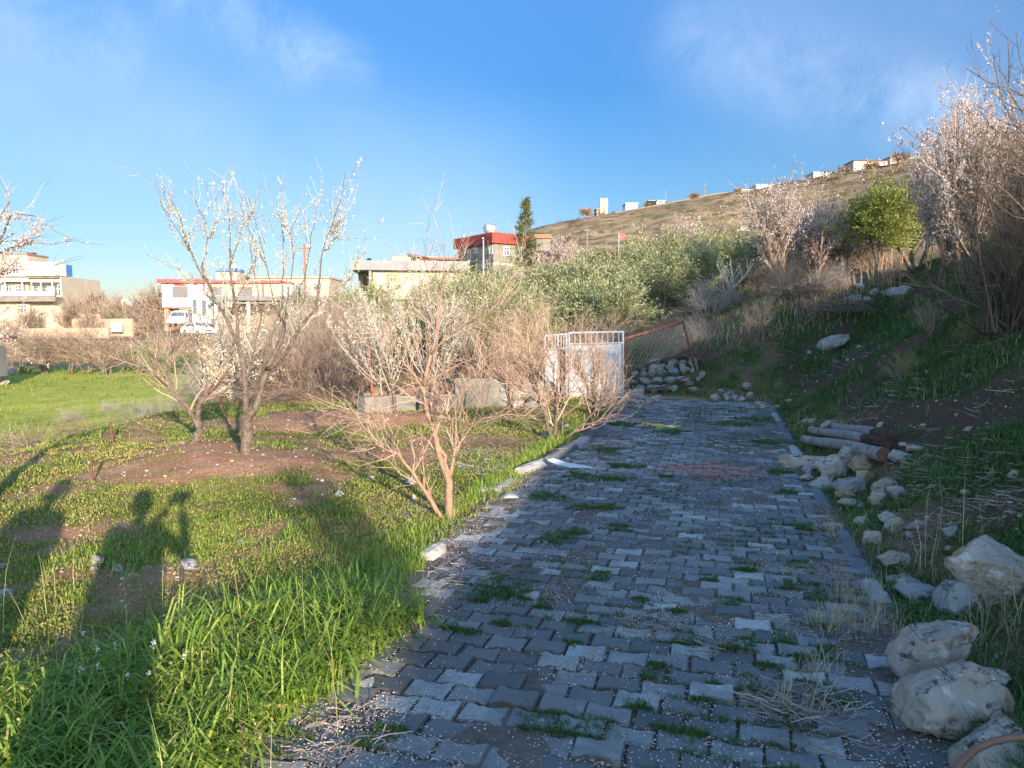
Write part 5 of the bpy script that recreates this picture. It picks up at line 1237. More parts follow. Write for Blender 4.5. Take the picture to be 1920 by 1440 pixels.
# ---- generic plants as prototypes at the origin
def plant(kind, seed, loc, label, name, cat='tree', group=None, rz=0, sc=1.0, far=1.0):
    """build one plant of a kind; far thickens its twigs for its distance"""
    r = np.random.default_rng(seed); th = thing(name, label, cat, loc, rz, group); th.scale = (sc, sc, sc) if isinstance(sc, (int, float)) else sc
    if kind == 'bare':            # upright leafless fruit tree
        s, q = stems(5, .10, (1.0, 1.7), .30, 7, .035, .08, .10, r); a, b = spawn(s, q, 10, (.2, 1), (.5, 1.2), (.3, .95), .06, 7, .6, .14, rmin=.004 * far, r=r); c, d = spawn(a, b, 7, (.15, 1), (.25, .6), (.3, .8), .08, 6, .6, .12, rmin=.0028 * far, r=r); e, f = spawn(c, d, 3, (.2, 1), (.1, .3), (.4, .9), .05, 4, .7, .15, rmin=.0022 * far, r=r)
        mb = MB(); mb.tubes(s, q, 7); mb.build('trunk', M['bark'], th, smooth=True)
        mb = MB(); mb.tubes(a, b, 4, r.random(len(a))); mb.tubes(c, d, 3, r.random(len(c))); mb.tubes(e, f, 3, r.random(len(e))); mb.build('twigs', M['twigred'], th)
    elif kind in ('brush', 'brushgrey'):          # dense thicket of thin stems
        s, q = stems(46, .75, (1.0, 2.3), .62, 8, .009, .02, .17, r, .35); a, b = spawn(s, q, 10, (.15, 1), (.35, 1.1), (.3, 1.1), .0, 7, .6, .17, rmin=.003 * far, r=r); c, d = spawn(a, b, 5, (.1, 1), (.2, .55), (.4, 1.2), .0, 5, .7, .18, rmin=.0022 * far, r=r)
        mb = MB(); mb.tubes(s, np.maximum(q, .004 * far), 5, r.random(len(s)) * .7); mb.build('stems', M['twiggrey' if kind == 'brushgrey' else 'twig'], th)
        mb = MB(); mb.tubes(a, b, 3, r.random(len(a))); mb.tubes(c, d, 3, r.random(len(c))); mb.build('twigs', M['twig' if kind == 'brush' else 'twiggrey'], th)
    elif kind == 'heap':          # pile of cut prunings
        n = 230; p = np.stack([r.normal(0, .9, n), r.normal(0, .35, n), np.abs(r.normal(0, .16, n))], 1); an = r.normal(0, .5, n); d = np.stack([np.cos(an), np.sin(an), r.normal(0, .22, n)], 1); pts = [p]
        for k in range(6): p = p + d * r.uniform(.05, .22, n)[:, None]; p[:, 2] = np.maximum(p[:, 2], .01); pts.append(p); d = nrm(d + .14 * r.normal(size=(n, 3)))
        s = np.stack(pts, 1); s[:, :, 0] -= .3; q = (r.uniform(.003, .010, n) * max(1, far * .6))[:, None] * np.linspace(1, .4, 7)[None]; a, b = spawn(s, q, 4, (.2, 1), (.15, .5), (.3, .8), 0, 5, .6, .12, rmin=.002 * far, r=r)
        mb = MB(); mb.tubes(s, q, 4, r.random(n) * .6); mb.tubes(a, b, 3, r.random(len(a)) * .8); mb.build('twigs', M['twig'], th)
    elif kind == 'hedge':         # bare broad-crowned tree of the far hedge
        s, q = stems(4, .22, (.9, 1.4), .35, 6, .05, .05, .12, r, .5); a, b = spawn(s, q, 9, (.35, 1), (.7, 1.3), (.4, 1.1), .05, 6, .5, .12, rmin=.008 * far, r=r); c, d = spawn(a, b, 9, (.1, 1), (.4, .9), (.3, 1), .05, 5, .55, .14, rmin=.0055 * far, r=r); e, f = spawn(c, d, 4, (.2, 1), (.2, .5), (.3, 1), .04, 4, .7, .15, rmin=.004 * far, r=r)
        mb = MB(); mb.tubes(s, q, 6); mb.build('trunk', M['bark'], th, smooth=True)
        mb = MB(); mb.tubes(a, b, 3, r.random(len(a))); mb.tubes(c, d, 3, r.random(len(c))); mb.tubes(e, f, 3, r.random(len(e))); mb.build('twigs', M['twig'], th)
        mb = MB(); foliage(mb, e, 900, .07, .03, r, jit=.05); mb.build('leaf', M['olive'], th)
    elif kind == 'blossom':       # blossoming almond
        s, q = stems(4, .12, (1.1, 1.6), .32, 7, .055, .06, .10, r, .5); a, b = spawn(s, q, 9, (.3, 1), (.8, 1.6), (.25, .8), .14, 7, .55, .10, rmin=.005 * far, r=r); c, d = spawn(a, b, 7, (.15, 1), (.35, .9), (.3, .9), .10, 6, .55, .12, rmin=.0035 * far, r=r); e, f = spawn(c, d, 3, (.2, 1), (.15, .45), (.3, .9), .08, 4, .7, .12, rmin=.0026 * far, r=r)
        mb = MB(); mb.tubes(s, q, 7); mb.build('trunk', M['bark'], th, smooth=True)
        mb = MB(); mb.tubes(a, b, 4, r.random(len(a))); mb.tubes(c, d, 3, r.random(len(c))); mb.tubes(e, f, 3, r.random(len(e))); mb.build('branch', M['twig'], th)
        mb = MB(); flowers(mb, c, 4200, .026 * far ** .6, r, (.1, 1), .02 * far ** .5, 3); flowers(mb, e, 3800, .026 * far ** .6, r, (0, 1), .02, 3); mb.build('blossom', M['pink'], th)
    elif kind == 'whiteblossom':
        s, q = stems(4, .10, (.9, 1.4), .30, 7, .045, .06, .10, r, .5); a, b = spawn(s, q, 7, (.3, 1), (.7, 1.4), (.25, .7), .16, 7, .5, .08, rmin=.004 * far, r=r); c, d = spawn(a, b, 5, (.15, 1), (.3, .7), (.3, .8), .10, 6, .55, .12, rmin=.003 * far, r=r)
        mb = MB(); mb.tubes(s, q, 7); mb.build('trunk', M['bark'], th, smooth=True)
        mb = MB(); mb.tubes(a, b, 4, r.random(len(a))); mb.tubes(c, d, 3, r.random(len(c))); mb.build('branch', M['twiggrey'], th)
        mb = MB(); flowers(mb, a, 600, .022, r, (.2, 1), .02, 5); flowers(mb, c, 1300, .022, r, (.1, 1), .018, 4); mb.build('blossom', M['blossom'], th)
    elif kind in ('olive', 'green', 'dark', 'tallgreen'):       # dense leafy crown of many shoots
        s, q = stems(4, .18, (.8, 1.2) if kind != 'tallgreen' else (2.0, 2.5), .28 if kind != 'tallgreen' else .12, 6, .085 if kind != 'tallgreen' else .05, .02, .12, r, .6); a, b = spawn(s, q, 8, (.4 if kind != 'tallgreen' else .62, 1), (.7, 1.3) if kind != 'tallgreen' else (.6, 1.0), (.3, 1.25), .06, 6, .5, .14, rmin=.012, r=r); c, d = spawn(a, b, 8, (.1, 1), (.45, 1.0), (.3, 1.1), .06, 6, .5, .14, rmin=.008, r=r); e, f = spawn(c, d, 4, (.15, 1), (.3, .7), (.3, 1), .12, 5, .6, .12, rmin=.005, r=r)
        mb = MB(); mb.tubes(s, q, 7); mb.tubes(a, b, 4); mb.build('trunk', M['bark'], th, smooth=True)
        cen = np.array([0, 0, 1.6])
        tone = lambda C, rr: np.clip(.18 + .75 * rr.random(len(C)) ** 1.2 * .9 + .5 * (fbm(C[:, 0] * 2.3 + seed, C[:, 2] * 2.3 + C[:, 1], 3, 3) - .5), 0, 1)
        mb = MB(); LW = (.085, .026) if kind == 'olive' else (.08, .034)
        foliage(mb, e, 15000, LW[0] * 1.25, LW[1] * 1.1, r, (.0, 1), .40, .03, tone); foliage(mb, c, 5500, LW[0], LW[1], r, (.2, 1), .6, .04, tone)
        mb.build('crown', M[{'olive': 'olive', 'green': 'greenleaf', 'tallgreen': 'greenleaf', 'dark': 'darkleaf'}[kind]], th)
    elif kind == 'shrub':
        s, q = stems(26, .35, (.5, 1.0), .5, 6, .015, .05, .12, r); a, b = spawn(s, q, 6, (.2, 1), (.25, .6), (.3, .9), .06, 5, .6, .12, rmin=.003 * far, r=r)
        mb = MB(); mb.tubes(s, q, 4, .4); mb.tubes(a, b, 3, r.random(len(a))); mb.build('stems', M['twiggrey'], th)
        mb = MB(); foliage(mb, a, 3800, .05, .025, r, jit=.03); mb.build('crown', M['greenleaf'], th)
    elif kind == 'poplar':        # tall thin pale stems
        s, q = stems(7, .5, (2.2, 3.6), .12, 8, .03, .03, .05, r, .3); a, b = spawn(s, q, 9, (.3, 1), (.4, 1.0), (.3, .6), .15, 6, .4, .1, rmin=.006 * far, r=r); c, d = spawn(a, b, 4, (.2, 1), (.2, .5), (.3, .8), .1, 4, .6, .1, rmin=.004 * far, r=r)
        mb = MB(); mb.tubes(s, q, 6); mb.build('trunk', M['barkpale'], th, smooth=True)
        mb = MB(); mb.tubes(a, b, 3, r.random(len(a))); mb.tubes(c, d, 3, r.random(len(c))); mb.build('twigs', M['twig'], th)
    elif kind == 'fig':           # smooth grey branches turned upward
        s, q = stems(2, .06, (.5, .8), .5, 6, .05, .05, .12, r, .8); a, b = spawn(s, q, 4, (.4, 1), (.6, 1.2), (.5, 1.3), .14, 7, .6, .08, .55, rmin=.014, r=r); c, d = spawn(a, b, 3, (.3, 1), (.3, .6), (.4, 1.1), .2, 5, .65, .08, .7, rmin=.010, r=r)
        mb = MB(); mb.tubes(s, q, 8); mb.build('trunk', M['logbark'], th, smooth=True); mb = MB(); mb.tubes(a, b, 6, .9); mb.tubes(c, d, 5, .9); mb.build('branch', M['twiggrey'], th, smooth=True)
    elif kind == 'thicket':       # the dark overgrown bush on top of the bank
        s, q = stems(70, 1.0, (1.6, 3.4), .5, 8, .022, .0, .10, r, .3); a, b = spawn(s, q, 10, (.2, 1), (.5, 1.4), (.3, .9), .0, 6, .5, .12, rmin=.004, r=r); c, d = spawn(a, b, 4, (.2, 1), (.2, .7), (.3, 1), -.02, 5, .6, .14, rmin=.0028, r=r)
        mb = MB(); mb.tubes(s, q, 5, r.random(len(s))); mb.build('stems', M['twigdark'], th)
        mb = MB(); mb.tubes(a, b, 3, r.random(len(a))); mb.tubes(c, d, 3, r.random(len(c))); mb.build('twigs', M['twigdark'], th)
        mb = MB(); foliage(mb, c, 3000, .035, .02, r, jit=.03); mb.build('leaf', M['darkleaf'], th)
    return th
PROTO = {}
def put(kind, var, px, Y, label, name, cat='tree', group=None, h=None, rz=None, sc=1.0, far=1.0, py=None, x=None, dz=0.0):
    """place a plant of a kind at distance Y in the direction of pixel column px; var picks one of its shapes"""
    X = (px - 960) / F * Y if x is None else x
    loc = (X, Y, Hs(X, Y) + dz); rz = float(rng.uniform(0, 6.28)) if rz is None else rz
    key = (kind, var, far)
    if key not in PROTO:
        PROTO[key] = plant(kind, 1000 + hash_(kind) + var * 7, loc, label, name, cat, group, rz, sc, far); return PROTO[key]
    o = dup(PROTO[key], loc, rz, sc, label, group, cat); o.name = name; return o
def hash_(s): return sum((i + 1) * ord(c) for i, c in enumerate(s)) % 997

# olive grove beyond the wall and gate
OG = 'olive trees of the grove behind the gate'
for i, (px, Y, sc, lb) in enumerate(((1165, 22.5, .86, 'bright round-crowned olive tree just above the red frame'), (1075, 24, .95, 'olive tree right behind the white gate leaf'), (1003, 24.5, .82, 'olive tree behind the bare twigs left of the gate'),
        (922, 26, .95, 'olive tree below the right end of the yellow house'), (850, 27, .90, 'olive tree below the middle of the yellow house'), (785, 26, .80, 'leftmost front olive tree below the yellow house'), (1245, 27, .86, 'olive tree with two bare stems over a dark gap'),
        (1312, 29, .85, 'shaded olive tree left of the grey fig'), (1365, 32, .95, 'large dark olive tree behind the grey fig'), (1120, 31, 1.3, 'tall olive tree in the second row above the bright round one'), (1040, 32, 1.2, 'second-row olive tree right below the conifer'),
        (960, 33, 1.05, 'olive tree in front of the concrete house'), (885, 36, 1.1, 'olive tree below the lamp pole'), (1190, 37, 1.25, 'third-row olive tree under the pale pink blossom'), (1265, 37, 1.4, 'third-row olive tree under the tall brown trees'),
        (1090, 40, 1.3, 'rear olive tree beside the far pink blossom tree'), (1340, 42, 1.3, 'rear yellow-green olive tree on the right of the grove'), (1410, 44, 1.3, 'rearmost right olive tree below the parked vehicle on the hill'), (715, 30, 1.0, 'olive tree at the left end of the grove beside the brick pier'),
        (660, 34, .9, 'olive tree left of the yellow house porch'), (1470, 36, 1.0, 'olive tree hidden behind the big pink blossom tree'), (820, 34, .95, 'second-row olive tree under the yellow house wall'), (885, 20.5, .74, 'leafy olive bush right behind the taller concrete wall'), (962, 21, .78, 'leafy olive bush behind the rubble wall left of the gate'), (812, 21.5, .72, 'leafy olive bush behind the dark-trunked white blossoming tree'), (735, 23, .70, 'leafy olive bush beside the sandy track'), (1215, 45, 1.2, 'olive crown on the skyline of the grove under the red sign'))):
    put('olive', i % 4, px, Y, lb, 'olive_tree', 'olive tree', OG, sc=(sc, sc, sc * float(rng.uniform(.92, 1.08))))
for (px, Y, v, sc, lb) in ((935, 20.5, 0, .62, 'bright green young leafy shrub behind the dry wall'), (890, 21, 0, .55, 'bright green low shrub behind the taller wall section'), (740, 22, 0, .5, 'green shrub low behind the left wall')):
    put('green', v, px, Y, lb, 'leafy_tree', 'tree', sc=sc)
put('tallgreen', 0, 1645, 24, 'yellow-green leafy tree on thin trunks in the middle of the terrace', 'leafy_tree', 'tree', sc=(.95, .95, 1.0))
# dark evergreen gaps
put('dark', 0, 1085, 26, 'very dark bush in shade between two olive trees', 'dark_bush', 'bush', sc=.75); put('dark', 0, 1420, 34, 'dark evergreen mass behind the fig tree', 'dark_bush', 'bush', sc=1.0)
put('dark', 0, 795, 20, 'dark shaded bush behind the white blossom', 'dark_bush', 'bush', sc=.6)
# bare trees by the gate and in the orchard
put('bare', 0, 1048, 10.3, 'leafless twiggy tree standing at the kerb before the blue-grey gate', 'pomegranate_tree', sc=(.86, .86, .82)); put('bare', 1, 1112, 13.2, 'leafless dark-stemmed tree in front of the white gate leaf', 'pomegranate_tree', sc=.82)
put('bare', 2, 1165, 19.5, 'leafless bush behind the joint of gate and red frame', 'bare_tree', sc=.7); put('bare', 1, 960, 14.2, 'thin leafless tree before the rubble wall', 'bare_tree', sc=.8)
put('bare', 2, 1100, 18.0, 'twiggy bare tree just behind the gate', 'bare_tree', sc=.85); put('bare', 0, 900, 15.5, 'leaning bare sapling near the concrete wall', 'bare_tree', sc=.7); put('bare', 0, 985, 17.5, 'bare tree behind the rubble wall', 'bare_tree', sc=.85)
put('whiteblossom', 0, 738, 12.9, 'white blossoming tree with a pale slim trunk left of the dark trunk', 'almond_tree', sc=(.92, .92, .98)); put('whiteblossom', 1, 795, 13.1, 'white blossoming tree with a dark trunk behind the front bare tree', 'almond_tree', sc=(.98, .98, 1.02))
put('whiteblossom', 1, 850, 16.5, 'white blossoming tree against the grove behind the wall', 'almond_tree', sc=.85); put('whiteblossom', 0, 690, 17.5, 'white blossoming tree beside the sandy track', 'almond_tree', sc=.95)
put('whiteblossom', 0, 575, 21, 'creamy blossoming tree in the brush under the white shed roof', 'almond_tree', sc=.95); put('whiteblossom', 1, 440, 22, 'creamy blossoming tree right of the parked cars', 'almond_tree', sc=.9)
put('whiteblossom', 1, 640, 27, 'blossoming tree below the yellow house porch', 'almond_tree', sc=.9)
# brush belt between orchard and houses
BG = 'leafless brush along the far side of the orchard'
for i, (px, Y, k, sc, lb) in enumerate(((590, 17.0, 'brush', 1.0, 'reddish bare thicket right of the main almond tree'), (520, 17.5, 'brush', .85, 'dark-bottomed bare thicket directly behind the main almond tree'), (650, 19.5, 'brush', .95, 'reddish thicket with long slanting stems beside the track'),
        (460, 18.5, 'brushgrey', .75, 'grey thicket behind the trunk of the main almond tree'), (560, 22, 'brushgrey', 1.1, 'tall straw-coloured thicket under the white shed roof'), (480, 24, 'brush', 1.1, 'thicket in the second row behind the main almond tree'),
        (410, 23, 'brushgrey', .8, 'thicket behind the second almond tree'), (620, 25, 'brush', 1.15, 'thicket in front of the brick pier'), (530, 28, 'brushgrey', 1.2, 'rear pale thicket below the white house'), (700, 22.5, 'brushgrey', .9, 'thicket behind the rusty post at the track'),
        (1330, 24, 'brushgrey', .62, 'low grey brush on the slope right of the frame'), (1430, 25, 'brush', .62, 'brown brush below the big pink blossom tree'), (1480, 23, 'brush', .6, 'reddish brush at the foot of the terrace trees'), (1300, 21, 'brushgrey', .42, 'low tangle of branches above the red frame'),
        (1560, 24, 'brushgrey', .5, 'grey brush in front of the terrace stones'), (1230, 20.5, 'brush', .42, 'low reddish brush right behind the red top rail'))):
    put(k, i % 2, px, Y, lb, 'brush', 'brush', BG, sc=sc)
for (px, Y, v, sc, lb) in ((60, 12.5, 0, 1.15, 'heap of cut branches at the left edge of the meadow'), (150, 13.5, 0, .7, 'smaller heap of cut branches by the rusty post'), (1500, 22, 1, 1.1, 'grey heap of cut branches on the top of the slope'), (1290, 20.0, 1, .9, 'long cut branches lying over the slope above the frame'), (1590, 20, 0, .9, 'heap of prunings by the row of lip stones'), (520, 15.5, 1, .7, 'dark heap of prunings under the thicket'), (920, 9.6, 0, .30, 'small heap of brown dead twigs left of the kerb')):
    put('heap', v, px, Y, lb, 'branch_heap', 'branch pile', sc=sc)
for (px, Y, sc, lb) in ((255, 15, .28, 'dry weed tuft by the rusty field post'), (285, 15.5, .3, 'pale dry stalks left of the second almond tree'), (315, 16.5, .25, 'dry stalks in the field behind the second almond tree'), (130, 20, .2, 'small dry bush standing in the field'), (200, 22, .18, 'tiny dry bush in the middle of the field')):
    put('brushgrey', 2, px, Y, lb, 'dry_weed', 'weed', 'dry weeds at the edge of the lower field', sc=sc)
for (px, Y, v, sc, lb) in ((500, 30, 0, 1.25, 'creamy blossoming tree in front of the pale shed roof'), (560, 33, 1, 1.3, 'rear creamy blossoming tree below the utility pole'), (600, 24, 0, 1.0, 'creamy blossoming tree low in the thicket right of the main almond tree'), (420, 30, 1, 1.1, 'creamy blossoming tree beside the cabin')):
    put('whiteblossom', v, px, Y, lb, 'almond_tree', sc=sc)
# hedge of the far side of the field
HG = 'bare trees of the hedge behind the green field'
for i, (px, Y, sc, lb) in enumerate(((45, 40, 1.08, 'bare hedge tree at the left by the metal shed'), (85, 39, 1.02, 'second hedge tree from the shed with several trunks'), (125, 39.5, 1.1, 'third hedge tree from the shed with the thickest trunk'), (165, 39, 1.0, 'fourth hedge tree from the shed'),
        (200, 38.5, 1.05, 'fifth hedge tree from the shed with pale trunk'), (15, 42, .9, 'hedge tree partly hidden by the metal shed'), (235, 42, .8, 'hedge tree between pale trunks and the grey-green bush'), (330, 43, .85, 'dark reddish hedge tree below the parked car'), (300, 46, .9, 'hedge tree below the pickup truck'), (375, 44, .9, 'hedge tree right below the white car'))):
    put('hedge', i % 3, px, Y, lb, 'hedge_tree', 'tree', HG, sc=sc, far=1.0)
put('olive', 1, 262, 40, 'grey-green bush at the end of the hedge', 'olive_bush', 'bush', sc=.62); put('olive', 2, 320, 38, 'low grey-green bush at the right corner of the field', 'olive_bush', 'bush', sc=.5); put('dark', 0, 352, 37, 'dark green bush at the right corner of the field', 'dark_bush', 'bush', sc=.42)
put('whiteblossom', 1, 380, 20, 'low cream blossoming bush behind the second almond tree', 'almond_tree', sc=(.75, .75, .55))
# bare trees around the houses on the left
for i, (px, Y, sc, lb) in enumerate(((150, 88, 1.6, 'bare tree right of the apartment building'), (190, 92, 2.0, 'tall bare tree behind the pale dome'), (215, 86, 1.7, 'bare tree in front of the pale dome'), (285, 95, 2.3, 'tall round bare tree left of the red-eaved house'), (130, 78, 1.4, 'bare tree before the apartment building'), (60, 70, 1.2, 'bare shrub below the apartment windows'),
        (245, 80, 1.4, 'bare tree above the grey sheet at the wall'), (385, 96, 2.6, 'tall spreading bare tree behind the red-eaved house'), (470, 100, 2.5, 'bare tree behind the blue-topped chimney house'), (175, 68, 1.1, 'small bare tree before the brick wall'), (20, 60, 1.0, 'bare shrub at the left edge by the road'), (290, 66, 1.2, 'bare tree left of the parked pickup'))):
    put('hedge', 3, px, Y, lb, 'bare_tree', 'tree', 'bare trees around the houses on the left', sc=sc, far=2.2)
put('dark', 0, 226, 82, 'small dark green tree before the pale dome', 'evergreen_tree', 'tree', sc=1.0); put('dark', 1, 640, 58, 'evergreen tree left of the yellow house', 'evergreen_tree', 'tree', sc=1.5); put('dark', 1, 560, 75, 'evergreen tree above the white shed roof', 'evergreen_tree', 'tree', sc=1.7)
put('olive', 3, 820, 55, 'grey-green tree under the gutter of the yellow house', 'olive_tree', 'tree', sc=1.2); put('hedge', 3, 755, 63, 'bare tree behind the yellow house roof', 'bare_tree', 'tree', sc=1.6, far=2.2)
# right terrace
put('blossom', 0, 1465, 25, 'large pink-white blossoming almond tree in the middle of the terrace', 'almond_tree', sc=(1.25, 1.2, 1.42), far=1.5); put('blossom', 1, 1515, 29, 'pink blossoming almond tree just behind the middle one', 'almond_tree', sc=1.5, far=1.5)
put('blossom', 0, 1750, 18.5, 'pink-white blossoming almond tree right of the green leafy tree', 'almond_tree', sc=(1.15, 1.1, 1.3), far=1.5); put('blossom', 1, 1815, 16, 'tall blossoming almond tree reaching the sky at upper right', 'almond_tree', sc=(1.15, 1.12, 1.5), far=1.5)
put('blossom', 0, 1880, 15.5, 'blossoming almond tree tangled in the dark thicket', 'almond_tree', sc=1.1, far=1.5); put('blossom', 1, 1710, 27, 'blossoming almond tree behind the thick dark trunk', 'almond_tree', sc=1.5, far=1.5); put('blossom', 0, 1770, 26, 'blossoming almond tree high on the right terrace', 'almond_tree', sc=1.6, far=1.5)
put('blossom', 1, 1850, 23, 'rear blossoming almond tree at the far right', 'almond_tree', sc=1.6, far=1.5)
put('fig', 0, 1360, 24.5, 'grey smooth-barked leafless fig tree against the dark grove', 'fig_tree', sc=.95); put('fig', 1, 1315, 25, 'smaller grey leafless fig left of the larger one', 'fig_tree', sc=.6)
for i, (px, Y, sc, lb) in enumerate(((1560, 30, 1.5, 'bare brown tree with forked trunk left of the green leafy tree'), (1525, 30, 1.35, 'bare brown tree beside the big pink blossom'), (1595, 33, 1.5, 'bare tree under the stone house on the hill'), (1600, 33, 1.4, 'bare tree right beside the green leafy tree'), (1290, 48, 1.75, 'tall brown bare tree above the grove'), (1325, 46, 1.6, 'second tall brown bare tree above the grove'), (1260, 55, 1.5, 'brown bare tree at the left of the tall pair'), (1400, 50, 1.6, 'brown bare tree above the dark olive'))):
    put('hedge', i % 3, px, Y, lb, 'bare_tree', 'tree', 'bare brown trees of the terrace', sc=sc)
for i, (px, Y, lb) in enumerate(((1650, 25, 'cluster of thin pale trunks under the green leafy tree'), (1675, 24, 'thin straight saplings right of the green leafy tree'), (1770, 21, 'tall thin stems rising above the pink blossom'))): put('poplar', i % 2, px, Y, lb, 'sapling_cluster', 'trees', sc=(.8 if i < 2 else 1.25), far=1.0)
put('blossom', 2, 1060, 62, 'pale pink blossoming tree right of the conifer', 'almond_tree', sc=1.55, far=2.6); put('blossom', 2, 1195, 58, 'pale blossoming tree right of the red sign', 'almond_tree', sc=1.3, far=2.6); put('blossom', 2, 1270, 60, 'pale blossom behind the tall brown trees', 'almond_tree', sc=1.7, far=2.6)
put('green', 2, 1380, 50, 'yellow-green leafy tree at the back of the terrace', 'leafy_tree', 'tree', sc=1.25); put('green', 2, 1340, 40, 'yellow-green tree beside the tall brown ones', 'leafy_tree', 'tree', sc=1.2)
for i, (x, Y, sc, lb) in enumerate(((7.3, 10.0, .66, 'dark tangled bush overhanging the bank at the right edge'), (6.7, 8.9, .42, 'low dark bush lying over the bank at the right edge'), (9.6, 12.8, .55, 'high dark thicket behind the overhanging bush'), (11.4, 15.8, .6, 'tall brown thicket behind the almond trees at right'), (9.8, 14.3, .35, 'dark thicket in front of the right almond trees'))):
    put('thicket', i % 2, 0, Y, lb, 'thicket', 'bush', 'dark thickets at the right edge', sc=sc, x=x)
put('thicket', 1, 0, 10.8, 'dense dark scrub hanging over the top of the bank', 'thicket', 'bush', 'dark thickets at the right edge', sc=.66, x=8.2); put('thicket', 0, 0, 9.4, 'lowest dark scrub spilling down the bank at the right edge', 'thicket', 'bush', 'dark thickets at the right edge', sc=.5, x=6.3)
put('thicket', 0, 0, 7.6, 'unseen bare thicket added outside the right edge to shade the path end', 'thicket', 'bush', 'dark thickets at the right edge', sc=.5, x=8.2); put('thicket', 1, 0, 4.0, 'unseen thicket added above the bank beside the viewer for its shade', 'thicket', 'bush', 'dark thickets at the right edge', sc=.45, x=8.2)  # both stand out of view, added to cast shade towards the gate
put('bare', 2, 1740, 12.5, 'thin leafless sapling on the shaded slope', 'sapling', 'tree', sc=.35); put('bare', 0, 1425, 19.5, 'leafless arching sapling at the bank edge', 'sapling', 'tree', sc=.5)
put('shrub', 0, 1815, 10.2, 'grey-green leafy weed clump on the shaded slope', 'shrub', 'shrub', sc=.3); put('shrub', 0, 1695, 10.5, 'bluish leafy clump low on the slope behind the logs', 'shrub', 'shrub', sc=.35)

# tree whose tips enter at the upper right corner and the one at the left edge
def tips(base, limbs, Y, label, name, mat, bl, seed, fl=1400, fs=.02):
    r = np.random.default_rng(seed); b = np.array(base, float); th = thing(name, label, 'tree', b); BP, BR = [], []; mb = MB()
    for pts, a, c in limbs:
        P = resample(np.array([p if len(p) == 3 and p[2] is not None and abs(p[0]) < 60 else at(p[0], p[1], Y) for p in pts]), 12); Rr = np.linspace(a, c, 12); P[1:-1] += r.normal(0, .006, (10, 3)); mb.tubes(P - b, Rr, 7, .3); BP.append(P - b); BR.append(Rr)
    mb.build('trunk', M['bark'], th, smooth=True); BP = np.array(BP)[1:]; BR = np.array(BR)[1:]
    c1, q1 = spawn(BP, BR, 10, (.4, 1), (.1, .45), (.3, .9), .08, 6, .5, .12, rmin=.0022, r=r); c2, q2 = spawn(c1, q1, 3, (.2, 1), (.05, .2), (.3, .9), .05, 4, .6, .12, rmin=.0016, r=r)
    mb = MB(); mb.tubes(c1, q1, 4, r.random(len(c1))); mb.tubes(c2, q2, 3, r.random(len(c2))); mb.build('branch', M[mat], th)
    if fl: mb = MB(); flowers(mb, BP, fl, fs, r, (.45, 1), .014, 5); flowers(mb, c1, fl, fs, r, (.2, 1), .012, 4); mb.build('blossom', M[bl], th)
    return th
bx = np.array([-4.0, 4.9, Hs(-4.0, 4.9)]); fk = bx + [0.1, 0, 1.0]
tips(bx, [([tuple(bx - [0, 0, .1]), tuple(bx + [.05, 0, .5]), tuple(fk)], .06, .05)] + [([tuple(fk), tuple(at(-90, 560, 4.9)), (-20, 480), (8, 430), (18, 400), (66, 405)], .02, .003), ([tuple(fk), tuple(at(-100, 620, 4.9)), (-30, 500), (0, 470), (30, 462), (62, 452)], .02, .004),
    ([tuple(fk), tuple(at(-90, 560, 4.9)), (-10, 420), (5, 400), (12, 385), (18, 378)], .016, .004), ([tuple(fk), tuple(at(-80, 620, 4.9)), (-30, 530), (10, 505), (37, 482)], .016, .003), ([tuple(fk), tuple(at(-70, 700, 4.9)), (-40, 650), (0, 630), (25, 640)], .016, .004), ([tuple(fk), tuple(at(-70, 620, 4.9)), (-40, 560), (-8, 520), (15, 500)], .016, .004)],
    4.9, 'blossoming almond branches reaching in from the left edge', 'almond_tree', 'twig', 'pink', 77, 1500, .013)
bx = np.array([6.6, 7.2, Hs(6.6, 7.2)]); fk = bx + [-.1, 0, .9]
tips(bx, [([tuple(bx - [0, 0, .1]), tuple(bx + [-.05, 0, .5]), tuple(fk)], .07, .06)] + [([tuple(fk), tuple(at(1990, 330, 7.2)), (1935, 230), (1900, 190), (1885, 160), (1895, 110), (1890, 70)], .02, .003), ([tuple(fk), tuple(at(2000, 300, 7.2)), (1940, 190), (1880, 160), (1840, 150), (1812, 128)], .018, .003),
    ([tuple(fk), tuple(at(1985, 300, 7.2)), (1930, 160), (1915, 110), (1905, 60)], .016, .003), ([tuple(fk), tuple(at(1990, 400, 7.2)), (1930, 300), (1880, 245), (1850, 235)], .018, .003), ([tuple(fk), tuple(at(1990, 500, 7.2)), (1925, 400), (1880, 350), (1840, 335)], .018, .004), ([tuple(fk), tuple(at(1980, 280, 7.2)), (1925, 260), (1890, 215), (1868, 150), (1862, 100)], .018, .003), ([tuple(fk), tuple(at(1980, 350, 7.2)), (1935, 340), (1895, 300), (1860, 290), (1820, 250)], .018, .003)],
    7.2, 'leafless tree with wiry twigs against the sky at the upper right corner', 'bare_tree', 'twigdark', 'pink', 78, 0)

